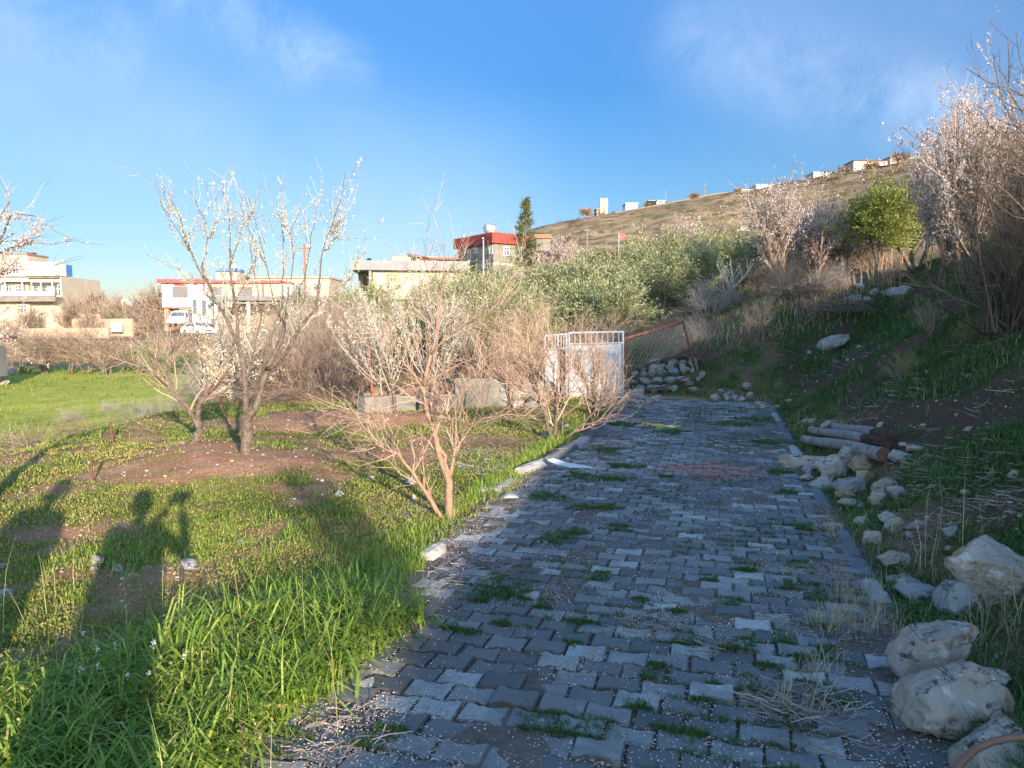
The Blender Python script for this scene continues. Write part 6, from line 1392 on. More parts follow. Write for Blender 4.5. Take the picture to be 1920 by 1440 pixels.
# conifer
th = thing('conifer_tree', 'ragged pointed conifer beside the concrete house', 'tree', (0, 0, 0)); r = np.random.default_rng(3); Yc = 66.0; Xc = (985 - 960) / F * Yc; bz = Hs(Xc, Yc); top = at(984, 368, Yc)[2]; th.location = (Xc, Yc, bz); Hh = top - bz
mb = MB(); zz = np.linspace(0, Hh, 14); P = np.stack([.06 * np.sin(zz), 0 * zz, zz], 1); mb.tubes(P, np.linspace(.16, .015, 14), 7); mb.build('trunk', M['bark'], th, smooth=True)
P = []; nb = 105
for k in range(nb):
    z = Hh * (.30 + .68 * (k / nb)); f = 1 - (z / Hh); L = (.12 + 2.9 * f ** 1.25) * r.uniform(.45, 1.25); a = r.uniform(0, 6.28); d = np.array([math.cos(a), math.sin(a), .25]); p = np.array([0, 0, z]); pts = [p]
    for j in range(5): p = p + d * L / 5; pts.append(p); d = nrm(d + np.array([0, 0, -.10 + .07 * j]) + .1 * r.normal(size=3))
    P.append(pts)
P = np.array(P); mb = MB(); mb.tubes(P, np.full((nb, 6), .02), 3); c1, q1 = spawn(P, np.full((nb, 6), .02), 7, (.2, 1), (.2, .5), (.5, 1), -.02, 4, .5, .1, rmin=.01, r=r)
foliage(mb, c1, 9000, .15, .045, r, (0, 1), .7, .04); foliage(mb, P, 5000, .16, .05, r, (.3, 1), .7, .05); mb.build('crown', M['conifer'], th)

# low scrub and stones over the hillside (stuff)
mb = MB(); r = np.random.default_rng(8); n = 4200
a = r.uniform(R(-3), R(40), n); d = 60 * (330 / 60) ** r.random(n); x = d * np.sin(a); y = d * np.cos(a); k = r.random(n) < sst(.42, .62, fbm(x * .03, y * .05, 200, 4)) ; x, y, d = x[k], y[k], d[k]; n = len(x)
C = np.stack([x, y, H(x, y)], 1); rad = r.uniform(.4, 1.4, n) * (.7 + d / 160); m = 26; CC = np.repeat(C, m, 0) + np.repeat(rad, m)[:, None] * r.normal(0, .5, (n * m, 3)) * [1, 1, .55] + [0, 0, .2]
mb.leaves(CC, nrm(r.normal(size=CC.shape) + [0, 0, .6]), np.repeat(rad, m) * .5, np.repeat(rad, m) * .16, np.repeat(r.random(n), m) * .7 + r.random(n * m) * .3)
M['scrub'] = leafm('scrub', [(0, (.05, .045, .025)), (.5, (.12, .09, .05)), (.85, (.24, .17, .10)), (1, (.15, .17, .06))], .1, .8)
tag(mb.build('hill_scrub', M['scrub']), 'low brown scrub dotted over the dry hillside', 'scrub', kind='stuff')

# nettle flowers, shepherd's purse in the grass
def flowerplant(px, py, kind, label, name, group):
    g = gpt(px, py); g = np.array([g[0], g[1], Hs(g[0], g[1])]); r = np.random.default_rng(int(px * 7 + py)); th = thing(name, label, 'flower', g, group=group)
    if kind == 'n':
        s, q = stems(1, .01, (.09, .17), .25, 5, .002, .1, .06, r, .8); mb = MB(); mb.tubes(s, q, 4, .3); foliage(mb, s, 60, .022, .016, r, (.3, .9), 1.0, .006); mb.build('stem', M['herb'], th)
        mb = MB(); foliage(mb, s, 26, .013, .009, r, (.8, 1), 1.1, .005); mb.build('flower_head', M['purple'], th)
    else:
        s, q = stems(3, .02, (.26, .42), .12, 6, .0014, .1, .04, r, .8); mb = MB(); mb.tubes(s, q, 4, .4); foliage(mb, s, 40, .01, .006, r, (.4, .95), 1.2, .008); mb.build('stem', M['herb'], th)
        mb = MB(); flowers(mb, s[:1, -2:], 14, .006, r, (.7, 1), .004, 2); mb.build('flower_head', M['white_f'], th)
M['white_f'] = leafm('white_flower', [(0, (.7, .72, .68)), (1, (.82, .83, .8))], .3, .6)
for (px, py, lb) in ((583, 1215, 'purple dead-nettle near the edge of the tall grass'), (620, 1240, 'purple dead-nettle next to the paving in the tall grass'), (600, 1225, 'purple dead-nettle between two others in the tall grass'), (395, 1345, 'purple dead-nettle on the sunlit side of the big shadow'), (425, 1375, 'low purple dead-nettle near the sunlit corner of the path'), (480, 1380, 'purple dead-nettle at the lower edge of the tall grass'),
                 (410, 1400, 'purple dead-nettle at the bottom of the sunlit grass'), (370, 1325, 'purple dead-nettle at the edge of the photographer shadow'), (460, 1395, 'purple dead-nettle next to the petals by the bottom'), (630, 1265, 'purple dead-nettle lowest beside the paving')):
    flowerplant(px, py + 30, 'n', lb, 'dead_nettle', 'purple flowers in the tall grass')
for (px, py, lb) in ((200, 1330, 'white shepherd flower tallest in the shaded grass'), (230, 1260, 'white-topped stalk in the upper part of the shaded grass'), (180, 1290, 'white-topped stalk left in the shaded grass'), (165, 1270, 'white-topped stalk beside the left one in the shaded grass'), (290, 1310, 'white-topped stalk right in the shaded grass'), (250, 1320, 'white-topped stalk in the middle of the shaded grass'), (310, 1300, 'white-topped stalk near the sunlit edge'), (175, 1360, 'low white-topped stalk in the shaded grass'), (280, 1380, 'white-topped stalk near the bottom of the shaded grass'), (340, 1300, 'rightmost white-topped stalk in the shaded grass')):
    flowerplant(px, py + 60, 'w', lb, 'white_flower', 'small white flowers in the shaded grass')
# ================================================================== BUILDINGS
def frame_of(cx, cy, rot):
    c, s = math.cos(rot), math.sin(rot)
    return lambda a, b, z: np.array([cx + a * c - b * s, cy + a * s + b * c, z])
class House:
    """local box frame: a runs along the front, b goes back, z up; origin at the front left corner"""
    def __init__(s, name, label, cat, loc, rot, group=None):
        s.th = thing(name, label, cat, loc, rot, group)
    def part(s, name, lo, hi, mat, parent=None):
        mb = MB(); mb.box(lo, hi); return mb.build(name, M[mat], parent or s.th)
    def window(s, a0, a1, z0, z1, b=0.0, frame='white', nv=1, nh=1, side='front', name='window'):
        mb = MB(); t = .07; dp = .06
        def bx(p0, p1, q0, q1, d0, d1):
            if side == 'front': mb.box((p0, b - d1, q0), (p1, b - d0, q1))
            elif side == 'left': mb.box((b - d1, p0, q0), (b - d0, p1, q1))
            else: mb.box((b + d0, p0, q0), (b + d1, p1, q1))
        bx(a0, a0 + t, z0, z1, .004, dp); bx(a1 - t, a1, z0, z1, .004, dp); bx(a0 + t, a1 - t, z0, z0 + t, .004, dp); bx(a0 + t, a1 - t, z1 - t, z1, .004, dp)
        for k in range(nv): x = a0 + (a1 - a0) * (k + 1) / (nv + 1); bx(x - .03, x + .03, z0 + t, z1 - t, .006, dp - .006)
        for k in range(nh): z = z0 + (z1 - z0) * (.62 if nh == 1 else (k + 1) / (nh + 1)); bx(a0 + t, a1 - t, z - .025, z + .025, .009, dp - .009)
        w = mb.build(name, M[frame], s.th); mb = MB(); bx(a0 + t, a1 - t, z0 + t, z1 - t, .003, .02); mb.build('pane', M['glass'], w); return w
def X(px, Y): return (px - 960) / F * Y
def Z(py, Y): return at(960, py, Y)[2]

# apartment building, far left
Y = 90; x0 = X(-110, Y); z0 = Hs(X(60, Y), Y) - .5
h = House('apartment_building', 'three-storey cream apartment building with stained walls and glazed balcony at far left', 'building', (x0, Y, 0), 0)
def A(px): return X(px, Y) - x0
zz = lambda py: Z(py, Y)
h.part('wall', (0, 0, z0), (A(60), 4, zz(478)), 'plaster'); h.part('wall', (A(60) + .003, .5, z0), (A(117), 9, zz(518)), 'plaster'); h.part('balcony_slab', (0 - .2, -1.4, zz(566)), (A(122), 0 - .003, zz(557)), 'concrete'); h.part('parapet', (-.1, -.1, zz(478) + .003), (A(60) + .1, 4.1, zz(475)), 'concrete')
h.part('cladding', (A(61), -.6, zz(517)), (A(117), 1.6, zz(492)), 'white')
h.part('screen', (A(61) + .3, 1.61, zz(516)), (A(117) - .1, 3.0, zz(494)), 'blue')
h.part('chimney', (A(60) - 1.4, 2, zz(475) + .003), (A(60) - .6, 2.8, zz(470)), 'redpaint'); h.part('band', (-.05, -.12, zz(521)), (A(117) + .02, -.004, zz(517)), 'concrete')
h.part('balcony_roof', (A(16), -1.4, zz(529)), (A(119), -.125, zz(527)), 'white'); h.part('railing', (A(16), -1.45, zz(556)), (A(119), -1.40, zz(547)), 'white')
for px in (17, 30, 62, 79, 96, 117): h.part('post', (A(px) - .05, -1.38, zz(556) + .004), (A(px) + .05, -1.28, zz(529)), 'white')
h.window(A(25), A(44), zz(514), zz(495), 0, nv=2); h.window(A(35), A(53), zz(551), zz(534), 0, nv=2); h.window(A(18), A(29), zz(547), zz(533), 0); h.window(A(66), A(92), zz(555), zz(533), .5, nv=2); h.window(A(95), A(101), zz(555), zz(531), .5, name='door', nv=0); h.window(A(104), A(116), zz(555), zz(533), .5)
h.window(A(38), A(55), zz(588), zz(571), 0, nv=2); h.window(A(109), A(118), zz(577), zz(568), .5); h.window(A(-30), A(-10), zz(514), zz(495), 0, nv=2)

# low white dome-roofed hut
Y = 95; th = thing('greenhouse', 'pale rounded tunnel hut among the bare trees', 'hut', (X(232, Y), Y, Z(588, Y))); 
ang = np.linspace(0, math.pi, 13); W = X(262, Y) - X(205, Y); Hh = Z(560, Y) - Z(588, Y); V = np.array([(-math.cos(a) * W / 2, y_, math.sin(a) ** .8 * Hh) for y_ in (0, 6) for a in ang]); mb = MB(); mb.add(V, [[j, j + 1, 14 + j, 13 + j] for j in range(12)]); mb.build('cover', M['white'], th, smooth=True)
mb = MB(); V = np.array([(-math.cos(a) * W / 2, 0, math.sin(a) ** .8 * Hh) for a in ang] + [(0, 0, 0)]); mb.add(V, [[13, j + 1, j] for j in range(12)]); mb.build('end_wall', M['white'], th)
# brick yard wall and grey sheet
Y = 74; p0 = np.array([X(138, Y), Y, Hs(X(138, Y), Y)]); p1 = np.array([X(252, Y), Y, Hs(X(252, Y), Y)]); o = wallbox(p0, p1, Z(598, Y) - p0[2], .25, 'yard_wall', 'brick', 'long low pinkish brick yard wall in front of the pale dome')
p0 = np.array([X(155, Y + 2), Y + 2, Z(600, Y)]); p1 = np.array([X(190, Y + 2), Y + 2, Z(600, Y)]); wallbox(p0, p1, .6, .3, 'yard_wall', 'brick', 'small higher piece of brick wall behind the yard wall')
Y = 73; mb = MB(); mb.box((0, 0, 0), (X(231, Y) - X(209, Y), .06, Z(605, Y) - Z(622, Y))); o = mb.build('metal_sheet', M['bluegrey']); o.location = (X(209, Y), Y, Z(622, Y)); o.rotation_euler = (-.1, 0, 0); tag(o, 'grey-blue metal sheet leaning on the brick yard wall', 'sheet')
Y = 66; p0 = np.array([X(20, Y), Y, Z(628, Y)]); p1 = np.array([X(205, Y), Y, Z(626, Y)]); wallbox(p0, p1, .55, .4, 'bank_wall', 'brick', 'low earthen terrace wall above the hedge on the left')

# white house with red eaves
Y = 90; x0 = X(306, Y); h = House('house', 'white house with a faded red eave and open garage under its overhanging floor', 'house', (x0, Y, 0), 0); zz = lambda py: Z(py, Y); A = lambda px: X(px, Y) - x0; g0 = zz(606) - 1.5
h.part('upper_wall', (A(308), 0, zz(576)), (A(392), 5, zz(531)), 'white'); h.part('upper_wall', (A(392) + .003, .02, zz(576)), (A(531), 5, zz(531)), 'plaster'); h.part('eave', (A(304), -.7, zz(531) + .003), (A(380), 5.4, zz(524)), 'pinkred'); h.part('eave', (A(380) + .003, -.5, zz(531) + .003), (A(531), 5.3, zz(526)), 'pinkred')
h.part('red_band', (A(307), -.06, zz(578)), (A(362), -.003, zz(576)), 'pinkred'); h.part('lower_wall', (A(363), 1.5, g0), (A(531), 9, zz(576) - .003), 'brick'); h.part('pier', (A(309), .2, g0), (A(317), 3, zz(578) - .003), 'brick'); h.part('garage_back', (A(317), 6, g0), (A(363), 6.3, zz(578)), 'dark')
h.part('side_wall', (A(531) + .003, .5, g0), (A(548), 9, zz(533)), 'white'); w = h.window(A(328), A(356), zz(558), zz(537), 0, 'pinkred', nv=1); h.window(A(395), A(420), zz(556), zz(538), 0, 'pinkred'); h.window(A(452), A(476), zz(556), zz(538), 0, 'pinkred')
mb = MB(); an = np.linspace(0, math.pi, 9); V = [(A(342) - math.cos(a) * .75, -.07, zz(536) + math.sin(a) * .28) for a in an] + [(A(342), -.07, zz(536))]; mb.add(np.array(V), [[9, j, j + 1] for j in range(8)]); mb.build('arch', M['pinkred'], h.th)
for px in (385, 440, 495): h.part('pilaster', (A(px), -.05, zz(576)), (A(px + 3), -.004, zz(531)), 'pinkred')
h.part('balcony_wall', (A(308), -.05, zz(575)), (A(362), -.004, zz(559)), 'white')
# rooftop chimney room with blue sheet
Y = 96; x0 = X(410, Y); h = House('roof_room', 'small ochre rooftop room with a blue sheet and white tank on top behind the red eave', 'building', (x0, Y, 0), 0); zz = lambda py: Z(py, Y); A = lambda px: X(px, Y) - x0
h.part('wall', (A(411), 0, zz(530)), (A(448), 3, zz(510)), 'plaster')
mb = MB(); V = [(A(409), -.3, zz(509)), (A(446), -.3, zz(509)), (A(446), -.3, zz(503)), (A(409), 3.2, zz(509)), (A(446), 3.2, zz(509)), (A(446), 3.2, zz(503)), (A(415), -.3, zz(504)), (A(415), 3.2, zz(504))]; mb.add(np.array(V, float), [[0, 1, 2, 6], [3, 7, 5, 4], [6, 2, 5, 7], [0, 6, 7, 3], [1, 4, 5, 2]]); mb.build('sheet', M['blue'], h.th)
mb = MB(); P = np.array([(A(437), 1, zz(503)), (A(437), 1, zz(500)), (A(437), 1, zz(495)), (A(437), 1, zz(493))]); mb.tubes(P, np.array([.35, .38, .38, .1]), 12); mb.build('tank', M['white'], h.th, smooth=True)
h.part('chimney', (A(463), 1, zz(512)), (A(468), 1.5, zz(504)), 'concrete')
Y = 100; x0 = X(480, Y); h = House('house', 'low ochre house behind the red-eaved one with a flat roof', 'house', (x0, Y, 0), 0); zz = lambda py: Z(py, Y); A = lambda px: X(px, Y) - x0; h.part('wall', (A(455), 0, zz(560)), (A(620), 8, zz(522)), 'plaster'); h.part('roof', (A(453), -.3, zz(522) + .003), (A(622), 8.3, zz(519)), 'brick'); h.window(A(560), A(575), zz(545), zz(530), 0); h.window(A(590), A(605), zz(545), zz(530), 0)
# long white shed roof
Y = 80; x0 = X(400, Y); h = House('shed', 'long open shed with a pale flat roof on white posts beyond the brush', 'shed', (x0, Y, 0), 0); zz = lambda py: Z(py, Y); A = lambda px: X(px, Y) - x0; g0 = zz(606) - 1
h.part('roof', (A(402), -1, zz(564)), (A(628), 6, zz(556)), 'greymetal'); h.part('back_wall', (A(402), 5.5, g0), (A(625), 5.9, zz(566) - .004), 'brick')
for px in (410, 470, 541, 600): h.part('post', (A(px), -.8, g0), (A(px + 5), -.5, zz(566) - .004), 'white')
h.part('dark_door', (A(546), 5.40, g0), (A(560), 5.49, zz(571)), 'dark')
# container cabin
Y = 83; x0 = X(362, Y); h = House('cabin', 'grey-white portable cabin with two tall green-framed windows beside the garage', 'cabin', (x0, Y, 0), -.22); zz = lambda py: Z(py, Y); A = lambda px: X(px, Y) - x0
h.part('wall', (0, 0, zz(607)), (A(402), 3, zz(555)), 'whiteold'); h.part('roof', (-.12, -.15, zz(555) + .003), (A(403), 3.1, zz(553)), 'white'); h.window(A(366), A(373), zz(589), zz(562), 0, 'greymetal', nv=0, nh=1); h.window(A(385), A(393), zz(591), zz(563), 0, 'greymetal', nv=0, nh=1)
# yellow house
Y = 60; x0 = X(640, Y); h = House('house', 'pale yellow single-storey house with a wide grey roof edge and shaded porch', 'house', (x0, Y, 0), .10); zz = lambda py: Z(py, Y); A = lambda px: X(px, Y) - x0
h.part('wall', (A(700), 0, zz(560)), (A(880), 8, zz(507)), 'yellow'); h.part('roof_edge', (A(662), -.7, zz(507) + .004), (A(878), 8.4, zz(489)), 'greymetal'); h.part('corner_trim', (A(877), -.75, zz(512)), (A(880), -.3, zz(487)), 'yellowtrim')
h.part('porch_wall', (A(668), 2.4, zz(560)), (A(700) - .004, 8, zz(507)), 'concrete'); h.part('porch_floor', (A(665), -.6, zz(553)), (A(700) - .006, 2.39, zz(546)), 'yellow'); h.part('porch_post', (A(694), -.5, zz(546) + .004), (A(699), -.1, zz(507)), 'greymetal'); h.part('door', (A(678), 2.3, zz(546)), (A(684), 2.395, zz(516)), 'dark'); h.part('pier', (A(664), -1.4, zz(590)), (A(682), -.65, zz(553) - .004), 'brick')
h.window(A(724), A(745), zz(530), zz(512), 0, 'yellowtrim', nv=2); h.part('trim', (A(701), -.04, zz(560)), (A(705), -.004, zz(507)), 'yellowtrim'); h.window(A(800), A(818), zz(533), zz(514), 0, 'yellowtrim', nv=2)
for px, w_ in ((690, 5), (718, 4)): mb = MB(); P = np.array([(A(px), 2, zz(489)), (A(px), 2, zz(486)), (A(px), 2, zz(481)), (A(px), 2, zz(479))]); mb.tubes(P, np.array([.18, .2, .2, .05]), 10); mb.build('roof_vent', M['dark'] if px == 690 else M['steel'], h.th, smooth=True)
# farm buildings behind yellow house
Y = 74; x0 = X(735, Y); h = House('barn', 'low farm shed with a rusty sheet roof behind the yellow house', 'barn', (x0, Y, 0), 0); zz = lambda py: Z(py, Y); A = lambda px: X(px, Y) - x0
h.part('wall', (A(738), 0, zz(500)), (A(822), 5, zz(481)), 'plaster'); mb = MB(); V = np.array([(A(766), -.6, zz(478)), (A(815), -.6, zz(487)), (A(815), 5, zz(486)), (A(766), 5, zz(477))]); V2 = V + [0, 0, .12]; mb.add(np.r_[V, V2], [[0, 3, 2, 1], [4, 5, 6, 7], [0, 1, 5, 4], [1, 2, 6, 5], [2, 3, 7, 6], [3, 0, 4, 7]]); mb.build('roof', M['rustdark'], h.th); h.part('doorway', (A(773), -.03, zz(497)), (A(783), -.004, zz(483)), 'dark')
h.part('roof_slab', (A(790), -.3, zz(487)), (A(862), 5.4, zz(483)), 'rust')
# concrete house with red roof band
Y = 75; cxp = X(925, Y); gz = Hs(cxp, Y) - 2; rot = .60
h = House('house', 'two-storey bare concrete house with a wide red roof band on the rise', 'house', (cxp, Y, 0), rot); zz = lambda py: Z(py, Y)
c_, s_ = math.cos(rot), math.sin(rot); LF = 5.6; RT = 6.9     # left face along +b, front-right face along +a
def edgea(px):   # length along the right face that reaches pixel px
    k = (px - 960) / F; return (k * Y - cxp) / (c_ - k * s_)
def edgeb(px):   # length along the left face
    k = (px - 960) / F; return (k * Y - cxp) / (-s_ - k * c_)
LA = edgea(984); LB = edgeb(860)
h.part('wall', (0, 0, gz), (LA, LB, zz(456)), 'concrete'); h.part('roof_band', (-.35, -.35, zz(456) + .003), (LA + .35, LB + .35, zz(436)), 'redpaint'); h.part('floor_band', (-.04, -.04, zz(496)), (LA + .04, LB + .04, zz(492)), 'stonewall')
h.window(edgea(944), edgea(955), zz(478), zz(461), 0, nv=1); 
for (pa, pb, y0, y1) in ((918, 925, 476, 460), (890, 897, 470, 460), (879, 884, 484, 461)):
    h.window(min(edgeb(pa), edgeb(pb)) + .05, max(edgeb(pa), edgeb(pb)), zz(y0), zz(y1), 0, nv=1 if pa != 879 else 0, side='left')
h.part('stair_room', (edgea(925) + 1.0, edgeb(890) - .5, zz(436) + .003), (edgea(925) + 3.5, edgeb(886) + 1.5, zz(431)), 'plaster')
mb = MB(); tx, ty = 1.2, 2.4; c3 = np.array([tx, ty, zz(422)]); mb.tubes(np.array([c3 + [-.6, 0, 0], c3 + [-.55, 0, 0], c3 + [.55, 0, 0], c3 + [.6, 0, 0]]), np.array([.35, .45, .45, .35]), 14); tk = mb.build('water_tank', M['steel'], h.th, smooth=True)
mb = MB(); 
for dx in (-.4, .4):
    for dy in (-.25, .25): mb = MB(); mb.box((tx + dx - .03, ty + dy - .03, zz(436) + .004), (tx + dx + .03, ty + dy + .03, zz(423))); mb.build('leg', M['steel'], tk)
pass; mb = MB(); P = np.array([(tx + .1, ty - .2, zz(436)), (tx + .1, ty - .2, zz(428)), (tx + .1, ty - .2, zz(426))]); mb.tubes(P, np.array([.3, .3, .1]), 12); mb.build('white_barrel', M['white'], h.th, smooth=True)
mb = MB(); bar(mb, (.0, LB - 1.2, zz(436)), (.0, LB - 1.2, zz(429)), .03); bar(mb, (.0, LB - 1.9, zz(432)), (.0, LB - .6, zz(431)), .03); mb.build('antenna', M['steel'], h.th)
# lower red roof, sign
Y = 90; x0 = X(1005, Y); h = House('house', 'low house with an orange-red roof partly hidden right of the conifer', 'house', (x0, Y, 0), 0); zz = lambda py: Z(py, Y); A = lambda px: X(px, Y) - x0; h.part('wall', (0, 0, zz(470)), (A(1032), 6, zz(447)), 'concrete'); h.part('roof', (-.2, -.3, zz(447) + .003), (A(1034), 6.3, zz(440)), 'tile')
Y = 64; th = thing('flag_sign', 'small red panel on a thin pole above the olive grove', 'sign', (X(1158, Y), Y, Hs(X(1158, Y), Y))); b = th.location.z
mb = MB(); bar(mb, (0, 0, 0), (0, 0, Z(438, Y) - b), .04); mb.build('pole', M['steel'], th); mb = MB(); mb.box((.05, -.03, Z(449, Y) - b), (X(1169, Y) - X(1158, Y), .03, Z(438, Y) - b)); mb.build('panel', M['pinkred'], th)
def pole(px, Y, top, r, m, label, arms=0):
    x_ = X(px, Y); b = Hs(x_, Y); th = thing('utility_pole' if arms else 'lamp_post', label, 'pole', (x_, Y, b)); mb = MB(); hh = Z(top, Y) - b; mb.tubes(np.array([(0, 0, -.2), (0, 0, hh * .5), (0, 0, hh)]), np.array([r, r * .85, r * .7]), 8); mb.build('pole', M[m], th, smooth=True)
    if arms: mb = MB(); mb.box((-arms, -.06, hh - .6), (arms, .06, hh - .45)); mb.build('crossarm', M[m], th)
    else: mb = MB(); mb.box((-.05, -.5, hh), (.05, 0, hh + .08)); mb.build('lamp_head', M[m], th)
    return th
pole(907, 58, 449, .09, 'steel', 'pale grey post in front of the concrete house'); pole(575, 86, 457, .13, 'rust', 'brown utility pole rising through the almond shoots', .7)
pole(1243, 325, 358, .25, 'twg' if 0 else 'concrete', 'left one of two thin poles on the ridge', 0.9); pole(1315, 328, 344, .25, 'concrete', 'right one of two thin poles on the ridge', 0.9); pole(1099, 110, 425, .12, 'concrete', 'wooden pole on the lower hillside', .5)
# ridge
def ridge_house(name, label, cat, px0, px1, py0, py1, Y, wall, roof, rh=.3, depth=8, win=0):
    x0 = X(px0, Y); h = House(name, label, cat, (x0, Y, 0), 0); w = X(px1, Y) - x0; zb = Z(py1, Y) - 3
    h.part('wall', (0, 0, zb), (w, depth, Z(py0, Y)), wall); h.part('roof', (-.4, -.5, Z(py0, Y) + .004), (w + .4, depth + .4, Z(py0, Y) + rh), roof)
    for k in range(win): a = w * (k + .5) / win; h.window(a - .8, a + .8, Z(py1, Y) + 1, Z(py0, Y) - .8, 0, 'greymetal')
    return h
RY = 322
th = thing('silos', 'pair of tall pale round silos on the ridge', 'silo', (X(1129, RY), RY, Z(398, RY) - 2))
for px in (1125, 1133): 
    mb = MB(); b = Z(398, RY) - 2; t_ = Z(373, RY) - b; c_x = X(px, RY) - X(1129, RY); P = np.array([(c_x, 0, 0), (c_x, 0, t_ * .5), (c_x, 0, t_), (c_x, 0, t_ + .3)]); mb.tubes(P, np.array([.95, .95, .95, .6]), 16); mb.build('cylinder', M['plaster'], th, smooth=True)
h = ridge_house('hut', 'tiny dark hut left of the silos on the ridge', 'hut', 1116, 1122, 392, 398, RY, 'concrete', 'greymetal')
ridge_house('shed', 'white shed on the ridge right of the silos', 'shed', 1170, 1192, 382, 388, RY, 'white', 'white', win=2); ridge_house('shed', 'low open shed with dark roof on the ridge', 'shed', 1212, 1226, 377, 381, RY, 'dark', 'greymetal'); ridge_house('shed', 'small white building joined to the open shed on the ridge', 'shed', 1227, 1242, 377, 382, RY, 'white', 'white', win=1)
ridge_house('house', 'grey and white house on the ridge above the terrace', 'house', 1410, 1440, 347, 357, RY, 'white', 'bluegrey', win=3); ridge_house('shed', 'low white outbuilding left of the ridge house', 'shed', 1380, 1402, 357, 362, RY, 'plaster', 'white'); ridge_house('shed', 'long grey roof on the ridge further right', 'shed', 1515, 1545, 324, 331, RY, 'whiteold', 'bluegrey')
h = ridge_house('stone_house', 'stone house with a dark red sloping roof on the hilltop', 'house', 1588, 1650, 302, 322, RY - 20, 'stonewall', 'rustdark', win=3); h.part('chimney', (11, 3, Z(302, RY - 20)), (12, 4, Z(294, RY - 20)), 'tile')
ridge_house('stone_house', 'grey stone building right of the dark red roof on the hilltop', 'house', 1655, 1712, 295, 315, RY - 15, 'stonewall', 'concrete', win=2)
def roadwall():
    P = []; 
    mb = MB(); xs = np.linspace(X(1150, 320), X(1420, 320), 60)
    for a, b in zip(xs[:-1], xs[1:]): 
        z1, z2 = Hs(a, 318), Hs(b, 318); V = [(a, 318, z1 - 1), (b, 318, z2 - 1), (b, 318, z2 + .35), (a, 318, z1 + .35), (a, 318.4, z1 - 1), (b, 318.4, z2 - 1), (b, 318.4, z2 + .5), (a, 318.4, z1 + .5)]; mb.add(np.array(V), [[0, 1, 2, 3], [4, 7, 6, 5], [3, 2, 6, 7]])
    tag(mb.build('ridge_wall', M['concrete'], origin=(xs[0], 318, Hs(xs[0], 318))), 'thin pale wall running along the ridge line', 'wall')
roadwall()
for i, (px, sc, lb) in enumerate(((1100, 3.2, 'round bare tree alone on the ridge left of the silos'), (1208, 1.6, 'tiny tree beside the open shed on the ridge'), (1295, 2.4, 'clump of bushes on the ridge line'), (1378, 1.8, 'small bare tree left of the ridge house'), (1670, 3.6, 'big bare tree before the hilltop stone building'), (1620, 3.0, 'bare tree in front of the dark red roof'), (1570, 2.2, 'bare tree left of the stone house'))):
    put('hedge', 0, px, 305 if i not in (4, 5) else 285, lb, 'ridge_tree', 'tree', 'trees along the ridge', sc=(sc * .75, sc * .75, sc * .6), far=4.0)

